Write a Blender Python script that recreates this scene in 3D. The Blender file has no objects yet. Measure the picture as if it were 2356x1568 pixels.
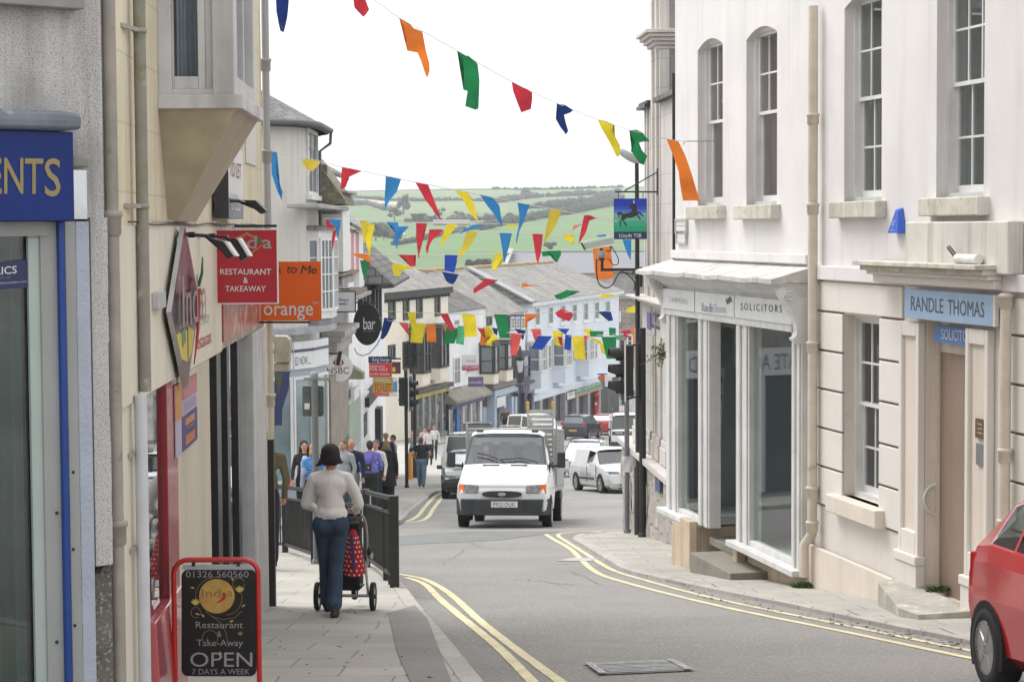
import bpy, bmesh, math, random
from mathutils import Vector, Matrix, noise
random.seed(11)
SC = bpy.context.scene
FPX = 4700.0                     # focal length in units of a 2356-wide picture
CAM_Z = 1.6
PITCH = math.atan(259 / FPX)
ROLL = -0.006
cam_data = bpy.data.cameras.new('camera')
cam_data.sensor_fit = 'HORIZONTAL'; cam_data.sensor_width = 36.0
cam_data.lens = 36.0 * FPX / 2356.0
cam_data.clip_start = 0.1; cam_data.clip_end = 6000
cam = bpy.data.objects.new('camera', cam_data)
CAM_M = Matrix.Translation((0, 0, CAM_Z)) @ Matrix.Rotation(math.pi/2 - PITCH, 4, 'X') @ Matrix.Rotation(ROLL, 4, 'Z')
cam.matrix_world = CAM_M
SC.collection.objects.link(cam); SC.camera = cam
SUN_EL, SUN_AZ = math.radians(58), math.radians(308)     # azimuth from +Y clockwise: ahead on the left, high
W = bpy.data.worlds.new("World"); SC.world = W; W.use_nodes = True
nt = W.node_tree; nt.nodes.clear()
w_out = nt.nodes.new('ShaderNodeOutputWorld'); w_bg = nt.nodes.new('ShaderNodeBackground')
w_sky = nt.nodes.new('ShaderNodeTexSky'); w_sky.sky_type = 'NISHITA'; w_sky.sun_disc = False
w_sky.sun_elevation = SUN_EL; w_sky.sun_rotation = SUN_AZ; w_sky.air_density = 1.0; w_sky.dust_density = 5.0; w_sky.ozone_density = 1.0
w_hsv = nt.nodes.new('ShaderNodeHueSaturation'); w_hsv.inputs['Saturation'].default_value = 0.10; w_hsv.inputs['Value'].default_value = 1.0
w_mix = nt.nodes.new('ShaderNodeMix'); w_mix.data_type = 'RGBA'; w_mix.inputs[0].default_value = 0.72
w_n = nt.nodes.new('ShaderNodeTexNoise'); w_n.inputs['Scale'].default_value = 2.6; w_n.inputs['Detail'].default_value = 6
w_r = nt.nodes.new('ShaderNodeValToRGB')
w_r.color_ramp.elements[0].position = .3; w_r.color_ramp.elements[0].color = (7.0, 7.15, 7.4, 1)
w_r.color_ramp.elements[1].position = .72; w_r.color_ramp.elements[1].color = (11.5, 11.5, 11.5, 1)
w_tc = nt.nodes.new('ShaderNodeTexCoord'); w_mp = nt.nodes.new('ShaderNodeMapping'); w_mp.inputs['Scale'].default_value = (1, 1, 2.5)
nt.links.new(w_tc.outputs['Generated'], w_mp.inputs[0]); nt.links.new(w_mp.outputs[0], w_n.inputs['Vector'])
nt.links.new(w_n.outputs['Fac'], w_r.inputs[0])
nt.links.new(w_sky.outputs[0], w_hsv.inputs['Color']); nt.links.new(w_hsv.outputs[0], w_mix.inputs[6])
nt.links.new(w_r.outputs[0], w_mix.inputs[7])
nt.links.new(w_mix.outputs[2], w_bg.inputs[0]); w_bg.inputs[1].default_value = 0.10
nt.links.new(w_bg.outputs[0], w_out.inputs[0])
sun_d = bpy.data.lights.new('sun', 'SUN'); sun_d.energy = 1.35; sun_d.angle = math.radians(38); sun_d.color = (1, .965, .91)
sun = bpy.data.objects.new('sun', sun_d); SC.collection.objects.link(sun)
_sd = Vector((math.sin(SUN_AZ)*math.cos(SUN_EL), math.cos(SUN_AZ)*math.cos(SUN_EL), math.sin(SUN_EL)))
sun.rotation_euler = _sd.to_track_quat('Z', 'Y').to_euler()
sun.location = (0, -10, 40)
vs = SC.view_settings
SC.display_settings.display_device = 'sRGB'
vs.view_transform = 'Standard'; vs.look = 'None'; vs.gamma = 1.0; vs.use_curve_mapping = False
vs.exposure = 0.98
SC.cycles.max_bounces = 8; SC.cycles.transparent_max_bounces = 24; SC.cycles.caustics_reflective = False; SC.cycles.caustics_refractive = False
try: SC.cycles.use_denoising = True
except Exception: pass
def U_(x0, y0, k):
 return lambda x, y: ((x0 + x*k)/1.0866, (y0 + y*k)/1.0866)
def ray(u, v):
 d = CAM_M.to_3x3() @ Vector(((u-1178)/FPX, -(v-784)/FPX, -1.0))
 return d / d.y
EYE = Vector((0, 0, CAM_Z))
def at_y(u, v, y): return EYE + ray(u, v)*y
PROFILE = [(-40, 3.6), (0, 0), (20, -2.17), (44, -4.78), (60, -6.42), (72, -7.5), (100, -9.85), (134, -12.25), (160, -13.9), (190, -15.5), (230, -16.8), (300, -17.5), (900, -18)]
def hgt(y):
 P = PROFILE
 if y <= P[0][0]: return P[0][1]
 for i in range(len(P)-1):
  if y <= P[i+1][0]:
   y0, z0 = P[i]; y1, z1 = P[i+1]
   def sl(k):
    k = max(1, min(len(P)-2, k)); return (P[k+1][1]-P[k-1][1])/(P[k+1][0]-P[k-1][0])
   t = (y-y0)/(y1-y0); h = y1-y0; m0, m1 = sl(i)*h, sl(i+1)*h
   return (2*t**3-3*t*t+1)*z0 + (t**3-2*t*t+t)*m0 + (-2*t**3+3*t*t)*z1 + (t**3-t*t)*m1
 return P[-1][1]
def on_ground(u, v, dz=0.0):
 r = ray(u, v); lo, hi = 3.0, 600.0
 f = lambda y: CAM_Z + r.z*y - hgt(y) - dz
 for _ in range(60):
  m = (lo+hi)/2
  if f(m) > 0: lo = m
  else: hi = m
 return EYE + r*lo
class Fac:
 """a vertical wall plane from plan point a to b; s runs along it, o outward (towards the street), z up"""
 def __init__(s, a, b):
  s.a = Vector((a[0], a[1])); d = Vector((b[0]-a[0], b[1]-a[1])); s.L = d.length; s.e = d/s.L
  n = Vector((s.e.y, -s.e.x))
  if n.dot(-s.a) < 0: n = -n
  s.n = n
 def P(s, t, o, z):
  p = s.a + s.e*t + s.n*o; return Vector((p.x, p.y, z))
 def sz(s, u, v, o=0.0):
  r = ray(u, v); a = s.a + s.n*o
  k = a.dot(s.n) / Vector((r.x, r.y)).dot(s.n)
  p = EYE + r*k
  return (Vector((p.x, p.y)) - a).dot(s.e), p.z
 def s_of(s, u, v=700, o=0.0): return s.sz(u, v, o)[0]
def lin(h):
 f = lambda c: c/12.92 if c <= .04045 else ((c+.055)/1.055)**2.4
 return tuple(f(int(h[i:i+2], 16)/255) for i in (0, 2, 4))
MATS = {}
def mat(name, col, rough=.7, var=.12, scale=2.0, bump=0.0, bscale=60.0, streak=0.0, metal=0.0, spec=.5, fleck=None, coat=0.0, brick=None, trans=0.0, emit=None, spots=None):
 if name in MATS: return MATS[name]
 if isinstance(col, str): col = lin(col)
 m = bpy.data.materials.new(name); m.use_nodes = True; MATS[name] = m
 t = m.node_tree; N = t.nodes; L = t.links; b = N['Principled BSDF']
 b.inputs['Roughness'].default_value = rough; b.inputs['Metallic'].default_value = metal
 b.inputs['Specular IOR Level'].default_value = spec
 if coat: b.inputs['Coat Weight'].default_value = coat; b.inputs['Coat Roughness'].default_value = .06
 tc = N.new('ShaderNodeTexCoord')
 out = None
 def mixc(kind, fac, a, bb):
  x = N.new('ShaderNodeMix'); x.data_type = 'RGBA'; x.blend_type = kind
  for sock, val in ((0, fac), (6, a), (7, bb)):
   if hasattr(val, 'is_output'): L.new(val, x.inputs[sock])
   elif sock == 0: x.inputs[0].default_value = val
   else: x.inputs[sock].default_value = (*val, 1) if len(val) == 3 else val
  return x.outputs[2]
 def nz(sc_, det=5, vec=None, rg=.6):
  n = N.new('ShaderNodeTexNoise'); n.inputs['Scale'].default_value = sc_; n.inputs['Detail'].default_value = det; n.inputs['Roughness'].default_value = rg
  L.new(vec or tc.outputs['Object'], n.inputs['Vector']); return n.outputs['Fac']
 def ramp(src, p0, p1, c0=(0, 0, 0), c1=(1, 1, 1)):
  r = N.new('ShaderNodeValToRGB'); r.color_ramp.elements[0].position = p0; r.color_ramp.elements[1].position = p1
  r.color_ramp.elements[0].color = (*c0, 1); r.color_ramp.elements[1].color = (*c1, 1); L.new(src, r.inputs[0]); return r.outputs[0]
 base = tuple(col)
 cur = None
 if brick:
  bt = N.new('ShaderNodeTexBrick'); uvn = N.new('ShaderNodeUVMap')
  bt.inputs['Scale'].default_value = 1.0; bt.inputs['Brick Width'].default_value = brick['w']; bt.inputs['Row Height'].default_value = brick['h']
  bt.inputs['Mortar Size'].default_value = brick.get('m', .01); bt.inputs['Mortar Smooth'].default_value = .2
  bt.offset = brick.get('off', .5)
  c1 = brick.get('c1', base); c2 = brick.get('c2', tuple(c*.75 for c in base)); cm = brick.get('cm', tuple(c*.5 for c in base))
  bt.inputs['Color1'].default_value = (*c1, 1); bt.inputs['Color2'].default_value = (*c2, 1); bt.inputs['Mortar'].default_value = (*cm, 1)
  vec = uvn.outputs[0]
  if brick.get('warp'):
   nn = N.new('ShaderNodeTexNoise'); nn.inputs['Scale'].default_value = 1.3; L.new(vec, nn.inputs['Vector'])
   ad = N.new('ShaderNodeVectorMath'); ad.operation = 'MULTIPLY_ADD'; ad.inputs[1].default_value = (brick['warp'],)*3; L.new(nn.outputs['Color'], ad.inputs[0]); L.new(vec, ad.inputs[2]); vec = ad.outputs[0]
  L.new(vec, bt.inputs['Vector']); cur = bt.outputs['Color']
 src = cur if cur is not None else base
 if var:
  v1 = ramp(nz(scale), .28, .72, (1-var*1.3,)*3, (1+var*.5,)*3)
  cur = mixc('MULTIPLY', 1.0, src, v1); src = cur
 if fleck:
  fc, fs, lo, hi = fleck
  cur = mixc('MIX', ramp(nz(fs, 2, rg=.4), lo, hi), src, fc); src = cur
 if spots:
  for fc, fs, lo, hi in spots:
   cur = mixc('MIX', ramp(nz(fs, 6), lo, hi), src, fc); src = cur
 if streak:
  mp = N.new('ShaderNodeMapping'); mp.inputs['Scale'].default_value = (5, 5, .35); L.new(tc.outputs['Object'], mp.inputs[0])
  sr = ramp(nz(1.0, 6, mp.outputs[0]), .5, .78)
  cur = mixc('MULTIPLY', 1.0, src, mixc('MIX', sr, (1, 1, 1), (1-streak, 1-streak, 1-streak*1.15))); src = cur
 if cur is not None: L.new(cur, b.inputs['Base Color'])
 else: b.inputs['Base Color'].default_value = (*base, 1)
 rr = N.new('ShaderNodeMapRange'); rr.inputs[3].default_value = max(0, rough-.08); rr.inputs[4].default_value = min(1, rough+.08)
 L.new(nz(scale*3.1, 3), rr.inputs[0]); L.new(rr.outputs[0], b.inputs['Roughness'])
 if bump:
  bp = N.new('ShaderNodeBump'); bp.inputs['Strength'].default_value = min(1.0, bump); bp.inputs['Distance'].default_value = .02
  if brick:
   hm = N.new('ShaderNodeMath'); hm.operation = 'MULTIPLY_ADD'; hm.inputs[1].default_value = -1.2
   L.new(bt.outputs['Fac'], hm.inputs[0]); L.new(nz(bscale, 4), hm.inputs[2]); L.new(hm.outputs[0], bp.inputs['Height'])
  else: L.new(nz(bscale, 4), bp.inputs['Height'])
  L.new(bp.outputs[0], b.inputs['Normal'])
 if trans:
  tb = N.new('ShaderNodeBsdfTranslucent'); ms = N.new('ShaderNodeMixShader'); ms.inputs[0].default_value = trans
  if cur is not None: L.new(cur, tb.inputs[0])
  else: tb.inputs[0].default_value = (*base, 1)
  L.new(b.outputs[0], ms.inputs[1]); L.new(tb.outputs[0], ms.inputs[2]); L.new(ms.outputs[0], N['Material Output'].inputs[0])
 return m
def glass_clear(name, tint=(.82, .9, .88), gloss=1.0):
 if name in MATS: return MATS[name]
 m = bpy.data.materials.new(name); m.use_nodes = True; MATS[name] = m
 t = m.node_tree; N = t.nodes; L = t.links; N.remove(N['Principled BSDF'])
 tr = N.new('ShaderNodeBsdfTransparent'); tr.inputs[0].default_value = (*tint, 1)
 gl = N.new('ShaderNodeBsdfGlossy'); gl.inputs['Roughness'].default_value = .02; gl.inputs[0].default_value = (.95, .97, 1, 1)
 fr = N.new('ShaderNodeLayerWeight'); fr.inputs[0].default_value = .5          # facing is the same from both sides of the pane
 pw_ = N.new('ShaderNodeMath'); pw_.operation = 'POWER'; pw_.inputs[1].default_value = 4.0; L.new(fr.outputs['Facing'], pw_.inputs[0])
 mu = N.new('ShaderNodeMath'); mu.operation = 'MULTIPLY_ADD'; mu.inputs[1].default_value = .92; mu.inputs[2].default_value = .075*gloss; mu.use_clamp = True
 mx = N.new('ShaderNodeMixShader'); L.new(pw_.outputs[0], mu.inputs[0]); L.new(mu.outputs[0], mx.inputs[0])
 L.new(tr.outputs[0], mx.inputs[1]); L.new(gl.outputs[0], mx.inputs[2]); L.new(mx.outputs[0], N['Material Output'].inputs[0])
 return m
class MB:
 def __init__(s): s.v = []; s.f = []; s.mi = []; s.sm = []; s.mats = []
 def mid(s, m):
  if m not in s.mats: s.mats.append(m)
  return s.mats.index(m)
 def face(s, pts, m, smooth=False):
  i = len(s.v); s.v.extend(Vector(p) for p in pts); s.f.append(list(range(i, i+len(pts)))); s.mi.append(s.mid(m)); s.sm.append(smooth)
 def hexa(s, p, m):
  """8 points: bottom ring 0-3, top ring 4-7"""
  i = len(s.v); s.v.extend(Vector(q) for q in p); k = s.mid(m)
  for f in ((0,3,2,1), (4,5,6,7), (0,1,5,4), (1,2,6,5), (2,3,7,6), (3,0,4,7)):
   s.f.append([i+j for j in f]); s.mi.append(k); s.sm.append(False)
 def box(s, c, d, m, M=None, taper=1.0):
  x, y, z = d[0]/2, d[1]/2, d[2]/2; c = Vector(c)
  p = [Vector(q) for q in ((-x,-y,-z), (x,-y,-z), (x,y,-z), (-x,y,-z), (-x*taper,-y*taper,z), (x*taper,-y*taper,z), (x*taper,y*taper,z), (-x*taper,y*taper,z))]
  if M is not None: p = [M @ q for q in p]
  s.hexa([q+c for q in p], m)
 def bar(s, a, b, w, h, m, up=(0,0,1)):
  """rectangular bar from a to b, w across, h along up"""
  a, b = Vector(a), Vector(b); d = (b-a).normalized(); up = Vector(up)
  x = d.cross(up)
  if x.length < 1e-4: x = d.cross(Vector((1,0,0)))
  x.normalize(); y = x.cross(d); x *= w/2; y *= h/2
  s.hexa([a-x-y, a+x-y, a+x+y, a-x+y, b-x-y, b+x-y, b+x+y, b-x+y], m)
 def tube(s, pts, r, m, n=8, caps=True):
  pts = [Vector(p) for p in pts]; k = s.mid(m); R = r if isinstance(r, (list, tuple)) else [r]*len(pts)
  rings = []; px = None
  for i, p in enumerate(pts):
   d = (pts[min(i+1, len(pts)-1)] - pts[max(i-1, 0)])
   d = d.normalized() if d.length > 1e-9 else Vector((0,0,1))
   x = d.orthogonal().normalized() if px is None else (px - d*px.dot(d))
   if x.length < 1e-6: x = d.orthogonal()
   x.normalize(); px = x; y = d.cross(x); st = len(s.v)
   for j in range(n):
    a = 2*math.pi*j/n; s.v.append(p + x*math.cos(a)*R[i] + y*math.sin(a)*R[i])
   rings.append(st)
  for a, b in zip(rings, rings[1:]):
   for j in range(n):
    s.f.append([a+j, a+(j+1)%n, b+(j+1)%n, b+j]); s.mi.append(k); s.sm.append(True)
  if caps:
   for st, fl in ((rings[0], True), (rings[-1], False)):
    q = [s.v[st+j].copy() for j in range(n)]
    s.face(q[::-1] if fl else q, m)
 def lathe(s, prof, m, M=None, n=20, smooth=True):
  """profile [(r, z)] turned about local z, then M"""
  k = s.mid(m); M = M or Matrix(); st = len(s.v)
  for r, z in prof:
   for j in range(n):
    a = 2*math.pi*j/n; s.v.append(M @ Vector((r*math.cos(a), r*math.sin(a), z)))
  for i in range(len(prof)-1):
   for j in range(n):
    a = st+i*n; s.f.append([a+j, a+(j+1)%n, a+n+(j+1)%n, a+n+j]); s.mi.append(k); s.sm.append(smooth)
  for i in (0, len(prof)-1):
   if prof[i][0] > 1e-6:
    q = [s.v[st+i*n+j].copy() for j in range(n)]; s.face(q[::-1] if i == 0 else q, m)
 def prism(s, pts, off, m, mside=None):
  """polygon pts (3-D, planar) extruded by vector off"""
  pts = [Vector(p) for p in pts]; off = Vector(off); n = len(pts)
  s.face([p+off for p in pts], m); s.face(pts[::-1], m)
  for i in range(n):
   a, b = pts[i], pts[(i+1) % n]; s.face([a, b, b+off, a+off], mside or m)
 def ball(s, c, r, m, n=10, M=None):
  """ellipsoid; r scalar or 3-tuple"""
  rr = (r, r, r) if not isinstance(r, (tuple, list)) else r
  k = s.mid(m); st = len(s.v); c = Vector(c); K = n//2+1
  for i in range(K+1):
   t = math.pi*i/K
   for j in range(n):
    a = 2*math.pi*j/n; p = Vector((math.sin(t)*math.cos(a)*rr[0], math.sin(t)*math.sin(a)*rr[1], math.cos(t)*rr[2]))
    s.v.append(c + (M @ p if M is not None else p))
  for i in range(K):
   for j in range(n):
    s.f.append([st+i*n+j, st+(i+1)*n+j, st+(i+1)*n+(j+1)%n, st+i*n+(j+1)%n]); s.mi.append(k); s.sm.append(True)
 def text(s, body, p00, px, py, m, shear=0.0, ref=None, spacing=1.0):
  """lettering filling the parallelogram p00 + [0,1]*px + [0,1]*py (py = cap height; descenders hang below)"""
  verts, faces, (x0, x1, y1) = glyphs(body, spacing)
  p00, px, py = Vector(p00), Vector(px), Vector(py); i = len(s.v); k = s.mid(m)
  for x, y in verts: s.v.append(p00 + px*((x-x0)/(x1-x0) + shear*y/y1) + py*(y/y1))
  n = px.cross(py)
  for f in faces:
   g = [i+j for j in f]; s.f.append(g); s.mi.append(k); s.sm.append(False)
 def build(s, name, parent=None, bevel=0.0, local=False, origin=None, subd=0):
  me = bpy.data.meshes.new(name)
  root = Vector((0, 0, 0))
  if parent is not None and not local: root = world_loc(parent)
  if parent is None and not local:
   if origin is None:
    xs = [p.x for p in s.v]; ys = [p.y for p in s.v]; zs = [p.z for p in s.v]
    origin = Vector(((min(xs)+max(xs))/2, (min(ys)+max(ys))/2, min(zs)))
   root = Vector(origin)
  vv = [p-root for p in s.v]
  me.from_pydata(vv, [], s.f)
  for m in s.mats: me.materials.append(m)
  me.polygons.foreach_set('material_index', s.mi); me.polygons.foreach_set('use_smooth', s.sm)
  uvl = me.uv_layers.new(name='uv'); Z = Vector((0, 0, 1)); Y = Vector((0, 1, 0))
  for p in me.polygons:
   n = p.normal
   t = Z.cross(n)
   if t.length < .12: t = Vector((1, 0, 0)); b = Y
   else: t.normalize(); b = n.cross(t)
   for li in p.loop_indices:
    q = s.v[me.loops[li].vertex_index]; uvl.data[li].uv = (q.dot(t), q.dot(b))
  me.update()
  o = bpy.data.objects.new(name, me); SC.collection.objects.link(o)
  if parent is not None: o.parent = parent
  elif not local: o.location = root
  if bevel:
   bm_ = o.modifiers.new('bevel', 'BEVEL'); bm_.width = bevel; bm_.segments = 2; bm_.limit_method = 'ANGLE'; bm_.angle_limit = .7
  if subd:
   sd_ = o.modifiers.new('subd', 'SUBSURF'); sd_.levels = subd; sd_.render_levels = subd
  return o
_gl = {}
BOLD = [0.012]
def glyphs(body, spacing=1.0):
 key = (body, spacing, BOLD[0])
 if key in _gl: return _gl[key]
 cu = bpy.data.curves.new('lettering', 'FONT'); cu.body = body; cu.size = 1; cu.space_character = spacing; cu.resolution_u = 3; cu.offset = BOLD[0]
 ob = bpy.data.objects.new('lettering', cu); SC.collection.objects.link(ob)
 dg = bpy.context.evaluated_depsgraph_get(); me = ob.evaluated_get(dg).to_mesh()
 verts = [(v.co.x, v.co.y) for v in me.vertices]; faces = [list(p.vertices) for p in me.polygons]
 ob.evaluated_get(dg).to_mesh_clear(); bpy.data.objects.remove(ob); bpy.data.curves.remove(cu)
 x0 = min(v[0] for v in verts); x1 = max(v[0] for v in verts); y1 = max(v[1] for v in verts)
 _gl[key] = (verts, faces, (x0, x1, y1)); return _gl[key]
def world_loc(o):
 p = Vector((0, 0, 0))
 while o is not None: p += o.location; o = o.parent
 return p
def tag(o, label=None, cat=None, group=None, kind=None):
 if label: o['label'] = label
 if cat: o['category'] = cat
 if group: o['group'] = group
 if kind: o['kind'] = kind
 return o
def thing(name, label, cat, loc=(0, 0, 0), rz=0.0, group=None):
 o = bpy.data.objects.new(name, None); SC.collection.objects.link(o); o.empty_display_size = .2
 o.location = loc; o.rotation_euler = (0, 0, rz)
 return tag(o, label, cat, group)
def struct(o): o['kind'] = 'structure'; return o
def copy_tree(o, parent=None):
 c = o.copy(); SC.collection.objects.link(c)
 if parent is not None: c.parent = parent
 for ch in list(o.children): copy_tree(ch, c)
 return c
def fbox(mb, F, s0, s1, z0, z1, o0, o1, m):
 mb.hexa([F.P(s0,o0,z0), F.P(s1,o0,z0), F.P(s1,o1,z0), F.P(s0,o1,z0), F.P(s0,o0,z1), F.P(s1,o0,z1), F.P(s1,o1,z1), F.P(s0,o1,z1)], m)
def fquad(mb, F, s0, s1, z0, z1, o, m):
 mb.face([F.P(s0,o,z0), F.P(s1,o,z0), F.P(s1,o,z1), F.P(s0,o,z1)], m)
def wall(mb, F, s0, s1, z0, z1, ops, depth, m, mrev=None, back=None):
 xs = sorted({s0, s1} | {x for a in ops for x in a[:2]}); zs = sorted({z0, z1} | {z for a in ops for z in a[2:4]})
 xs = [x for x in xs if s0 <= x <= s1]; zs = [z for z in zs if z0 <= z <= z1]
 for i in range(len(xs)-1):
  for j in range(len(zs)-1):
   cx, cz = (xs[i]+xs[i+1])/2, (zs[j]+zs[j+1])/2
   if any(a[0] < cx < a[1] and a[2] < cz < a[3] for a in ops): continue
   fquad(mb, F, xs[i], xs[i+1], zs[j], zs[j+1], 0, m)
 for a in ops:
  r = mrev or m; x0, x1, y0, y1 = a[:4]
  for q in (((x0,y0),(x0,y1)), ((x1,y1),(x1,y0)), ((x0,y1),(x1,y1)), ((x1,y0),(x0,y0))):
   (p, pz), (w, wz) = q
   mb.face([F.P(p,0,pz), F.P(w,0,wz), F.P(w,-depth,wz), F.P(p,-depth,pz)], r)
 if back:      # side returns, back and top so that the wall is a body
  for x in (s0, s1): mb.face([F.P(x,0,z0), F.P(x,-back,z0), F.P(x,-back,z1), F.P(x,0,z1)], m)
  mb.face([F.P(s0,-back,z0), F.P(s1,-back,z0), F.P(s1,-back,z1), F.P(s0,-back,z1)], m)
  mb.face([F.P(s0,0,z1), F.P(s1,0,z1), F.P(s1,-back,z1), F.P(s0,-back,z1)], m)
def frame4(mb, F, s0, s1, z0, z1, o0, o1, w, m, wb=None, wt=None):
 """a rectangular frame: stiles full height, rails butted between them"""
 a, b = min(s0, s1), max(s0, s1)
 fbox(mb, F, a, a+w, z0, z1, o0, o1, m); fbox(mb, F, b-w, b, z0, z1, o0, o1, m)
 fbox(mb, F, a+w, b-w, z0, z0+(wb or w), o0, o1, m); fbox(mb, F, a+w, b-w, z1-(wt or w), z1, o0, o1, m)
def sash(F, s0, s1, z0, z1, o, parent, mfr, mgl, cols=3, up=2, low=2, zm=None, fw=.05, bar=.022, lowcols=None, name='window', curtain=None, room=None, inset=.0):
 """a sliding sash window standing at depth o (negative inside the wall): one part, its pane, curtain and room sub-parts"""
 a, b = min(s0, s1), max(s0, s1); zm = zm if zm is not None else (z0+z1)/2
 mb = MB(); g = MB()
 frame4(mb, F, a, b, z0, z1, o-.10, o, fw, mfr)
 ia, ib = a+fw, b-fw; iz0, iz1 = z0+fw, z1-fw
 for (q0, q1, oo, nr, nc) in ((zm-.02, iz1, o-.045, up, cols), (iz0, zm+.02, o-.085, low, lowcols if lowcols is not None else cols)):
  frame4(mb, F, ia, ib, q0, q1, oo-.03, oo, .035, mfr, wb=.07 if oo < o-.06 else .04)
  for i in range(1, nc): x = ia+.035+(ib-ia-.07)*i/nc; fbox(mb, F, x-bar/2, x+bar/2, q0+.03, q1-.03, oo-.024, oo-.004, mfr)
  for j in range(1, nr): z = q0+(q1-q0)*j/nr; fbox(mb, F, ia+.03, ib-.03, z-bar/2, z+bar/2, oo-.026, oo-.006, mfr)
  fquad(g, F, ia+.01, ib-.01, q0+.01, q1-.01, oo-.016, mgl)
 w = mb.build(name, parent); g.build('pane', w)
 if curtain:
  c = MB(); n = 14
  for (c0, c1) in curtain['spans']:
   x0 = ia+(ib-ia)*c0; x1 = ia+(ib-ia)*c1; pts = []
   for i in range(n*2+1):
    pts.append((x0+(x1-x0)*i/(2*n), o-.2+.025*(1 if i % 2 else -1)))
   for p, q in zip(pts, pts[1:]): c.face([F.P(p[0],p[1],z0), F.P(q[0],q[1],z0), F.P(q[0],q[1],z1), F.P(p[0],p[1],z1)], curtain['m'], True)
  c.build('curtain', w)
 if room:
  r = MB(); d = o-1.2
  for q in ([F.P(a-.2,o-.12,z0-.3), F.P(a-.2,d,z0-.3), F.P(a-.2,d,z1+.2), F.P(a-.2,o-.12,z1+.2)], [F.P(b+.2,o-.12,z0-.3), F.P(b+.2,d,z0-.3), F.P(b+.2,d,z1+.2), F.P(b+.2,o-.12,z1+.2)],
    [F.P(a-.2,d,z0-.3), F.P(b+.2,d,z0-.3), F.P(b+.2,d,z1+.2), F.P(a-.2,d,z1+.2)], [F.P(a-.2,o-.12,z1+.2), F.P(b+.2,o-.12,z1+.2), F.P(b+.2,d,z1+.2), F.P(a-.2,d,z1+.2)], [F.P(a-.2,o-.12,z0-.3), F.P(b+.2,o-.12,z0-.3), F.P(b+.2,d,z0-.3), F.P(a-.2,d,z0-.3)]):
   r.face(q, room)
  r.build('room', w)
 return w
def vpipe(mb, x, y, z0, z1, r, m, joints=(), mj=None):
 mb.tube([(x,y,z0), (x,y,z1)], r, m, 14)
 for z in joints: mb.lathe([(r+.003,-.06), (r+.012,-.05), (r+.012,.03), (r+.02,.035), (r+.02,.06), (r+.003,.065)], mj or m, Matrix.Translation((x,y,z)), 14)
WHITE_PAINT = mat('white_gloss_paint', (.72,.72,.72), .45, .10, 3, streak=.15)
GLASS = glass_clear('window_glass')
GLASS_DARK = mat('dark_window_glass', (.02,.024,.03), .06, .3, .5, spec=.9)
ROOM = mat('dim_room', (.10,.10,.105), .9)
BLACK_IRON = mat('black_painted_iron', (.012,.012,.014), .4, .2, 5)
LEAD = mat('weathered_lead', (.34,.36,.39), .55, .25, 4, bump=.3, bscale=9)
CHROME = mat('bright_metal', (.6,.6,.62), .25, .05, metal=1.0)
BLACK_RUBBER = mat('black_rubber', (.018,.018,.018), .75, .25, 8)
BLACK_PLASTIC = mat('black_plastic', (.022,.023,.025), .5, .2, 8)
# ================================================================== GROUND
ASPHALT = mat('asphalt', (.255,.247,.238), .9, .20, .30, bump=.55, bscale=120, fleck=((.37,.36,.34), 48, .52, .70), spots=(((.185,.185,.185), .9, .60, .8), ((.33,.32,.30), .22, .58, .75), ((.13,.13,.13), 3.1, .70, .78), ((.15,.15,.15), 62, .60, .72)))
SLABS = mat('paving_slabs', (.41,.395,.36), .88, .16, .8, bump=.35, bscale=70, brick=dict(w=.75, h=.6, m=.009, c1=(.425,.41,.375), c2=(.37,.357,.325), cm=(.25,.24,.215), warp=.05), spots=(((.28,.27,.24), 1.3, .56, .82), ((.16,.155,.15), 14, .7, .78)))
ASPHALT_PATCH = mat('grey_asphalt_footway', (.24,.236,.228), .92, .15, .8, bump=.5, bscale=110, fleck=((.33,.325,.31), 90, .52, .72))
GRANITE = mat('granite_kerb', (.44,.42,.39), .85, .2, 2.5, bump=.4, bscale=70, brick=dict(w=.9, h=9, m=.012, c1=(.46,.44,.41), c2=(.38,.365,.34), cm=(.12,.115,.11)), fleck=((.24,.23,.215), 120, .55, .7))
YELLOW = mat('yellow_road_paint', (.66,.60,.38), .8, .16, 3, spots=(((.36,.34,.26), 4, .58, .74), ((.29,.28,.25), 22, .60, .70)))
def strip_sheet(name, ys, left, right, dz, m, nx=6, kind='structure', z=None):
 mb = MB()
 for y0, y1 in zip(ys, ys[1:]):
  for i in range(nx):
   q = []
   for (y, k) in ((y0,i), (y0,i+1), (y1,i+1), (y1,i)):
    x = left(y) + (right(y)-left(y))*k/nx; q.append((x, y, (z(x, y) if z else hgt(y))+dz))
   mb.face(q, m)
 return struct(mb.build(name, local=True))
def frange(a, b, st): n = max(1, int(round((b-a)/st))); return [a+(b-a)*i/n for i in range(n+1)]
def pl(pts):
 """piecewise-linear x(y) through plan points"""
 P = sorted((p[1], p[0]) for p in pts)
 def f(y):
  if y <= P[0][0]: return P[0][1]
  for (y0, x0), (y1, x1) in zip(P, P[1:]):
   if y <= y1: return x0+(x1-x0)*(y-y0)/(y1-y0)
  return P[-1][1]
 return f
def smooth_path(P, n=6):
 out = []; P = [Vector(p) for p in P]
 for i in range(len(P)-1):
  p0 = P[max(i-1,0)]; p1 = P[i]; p2 = P[i+1]; p3 = P[min(i+2,len(P)-1)]
  for k in range(n):
   t = k/n; out.append(.5*((2*p1) + (p2-p0)*t + (2*p0-5*p1+4*p2-p3)*t*t + (3*p1-p0-3*p2+p3)*t**3))
 out.append(P[-1]); return out
strip_sheet('road', frange(-30, 262, 1.0), lambda y: -60, lambda y: 70, 0, ASPHALT, 26)
KH = .11
KR = .06
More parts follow.
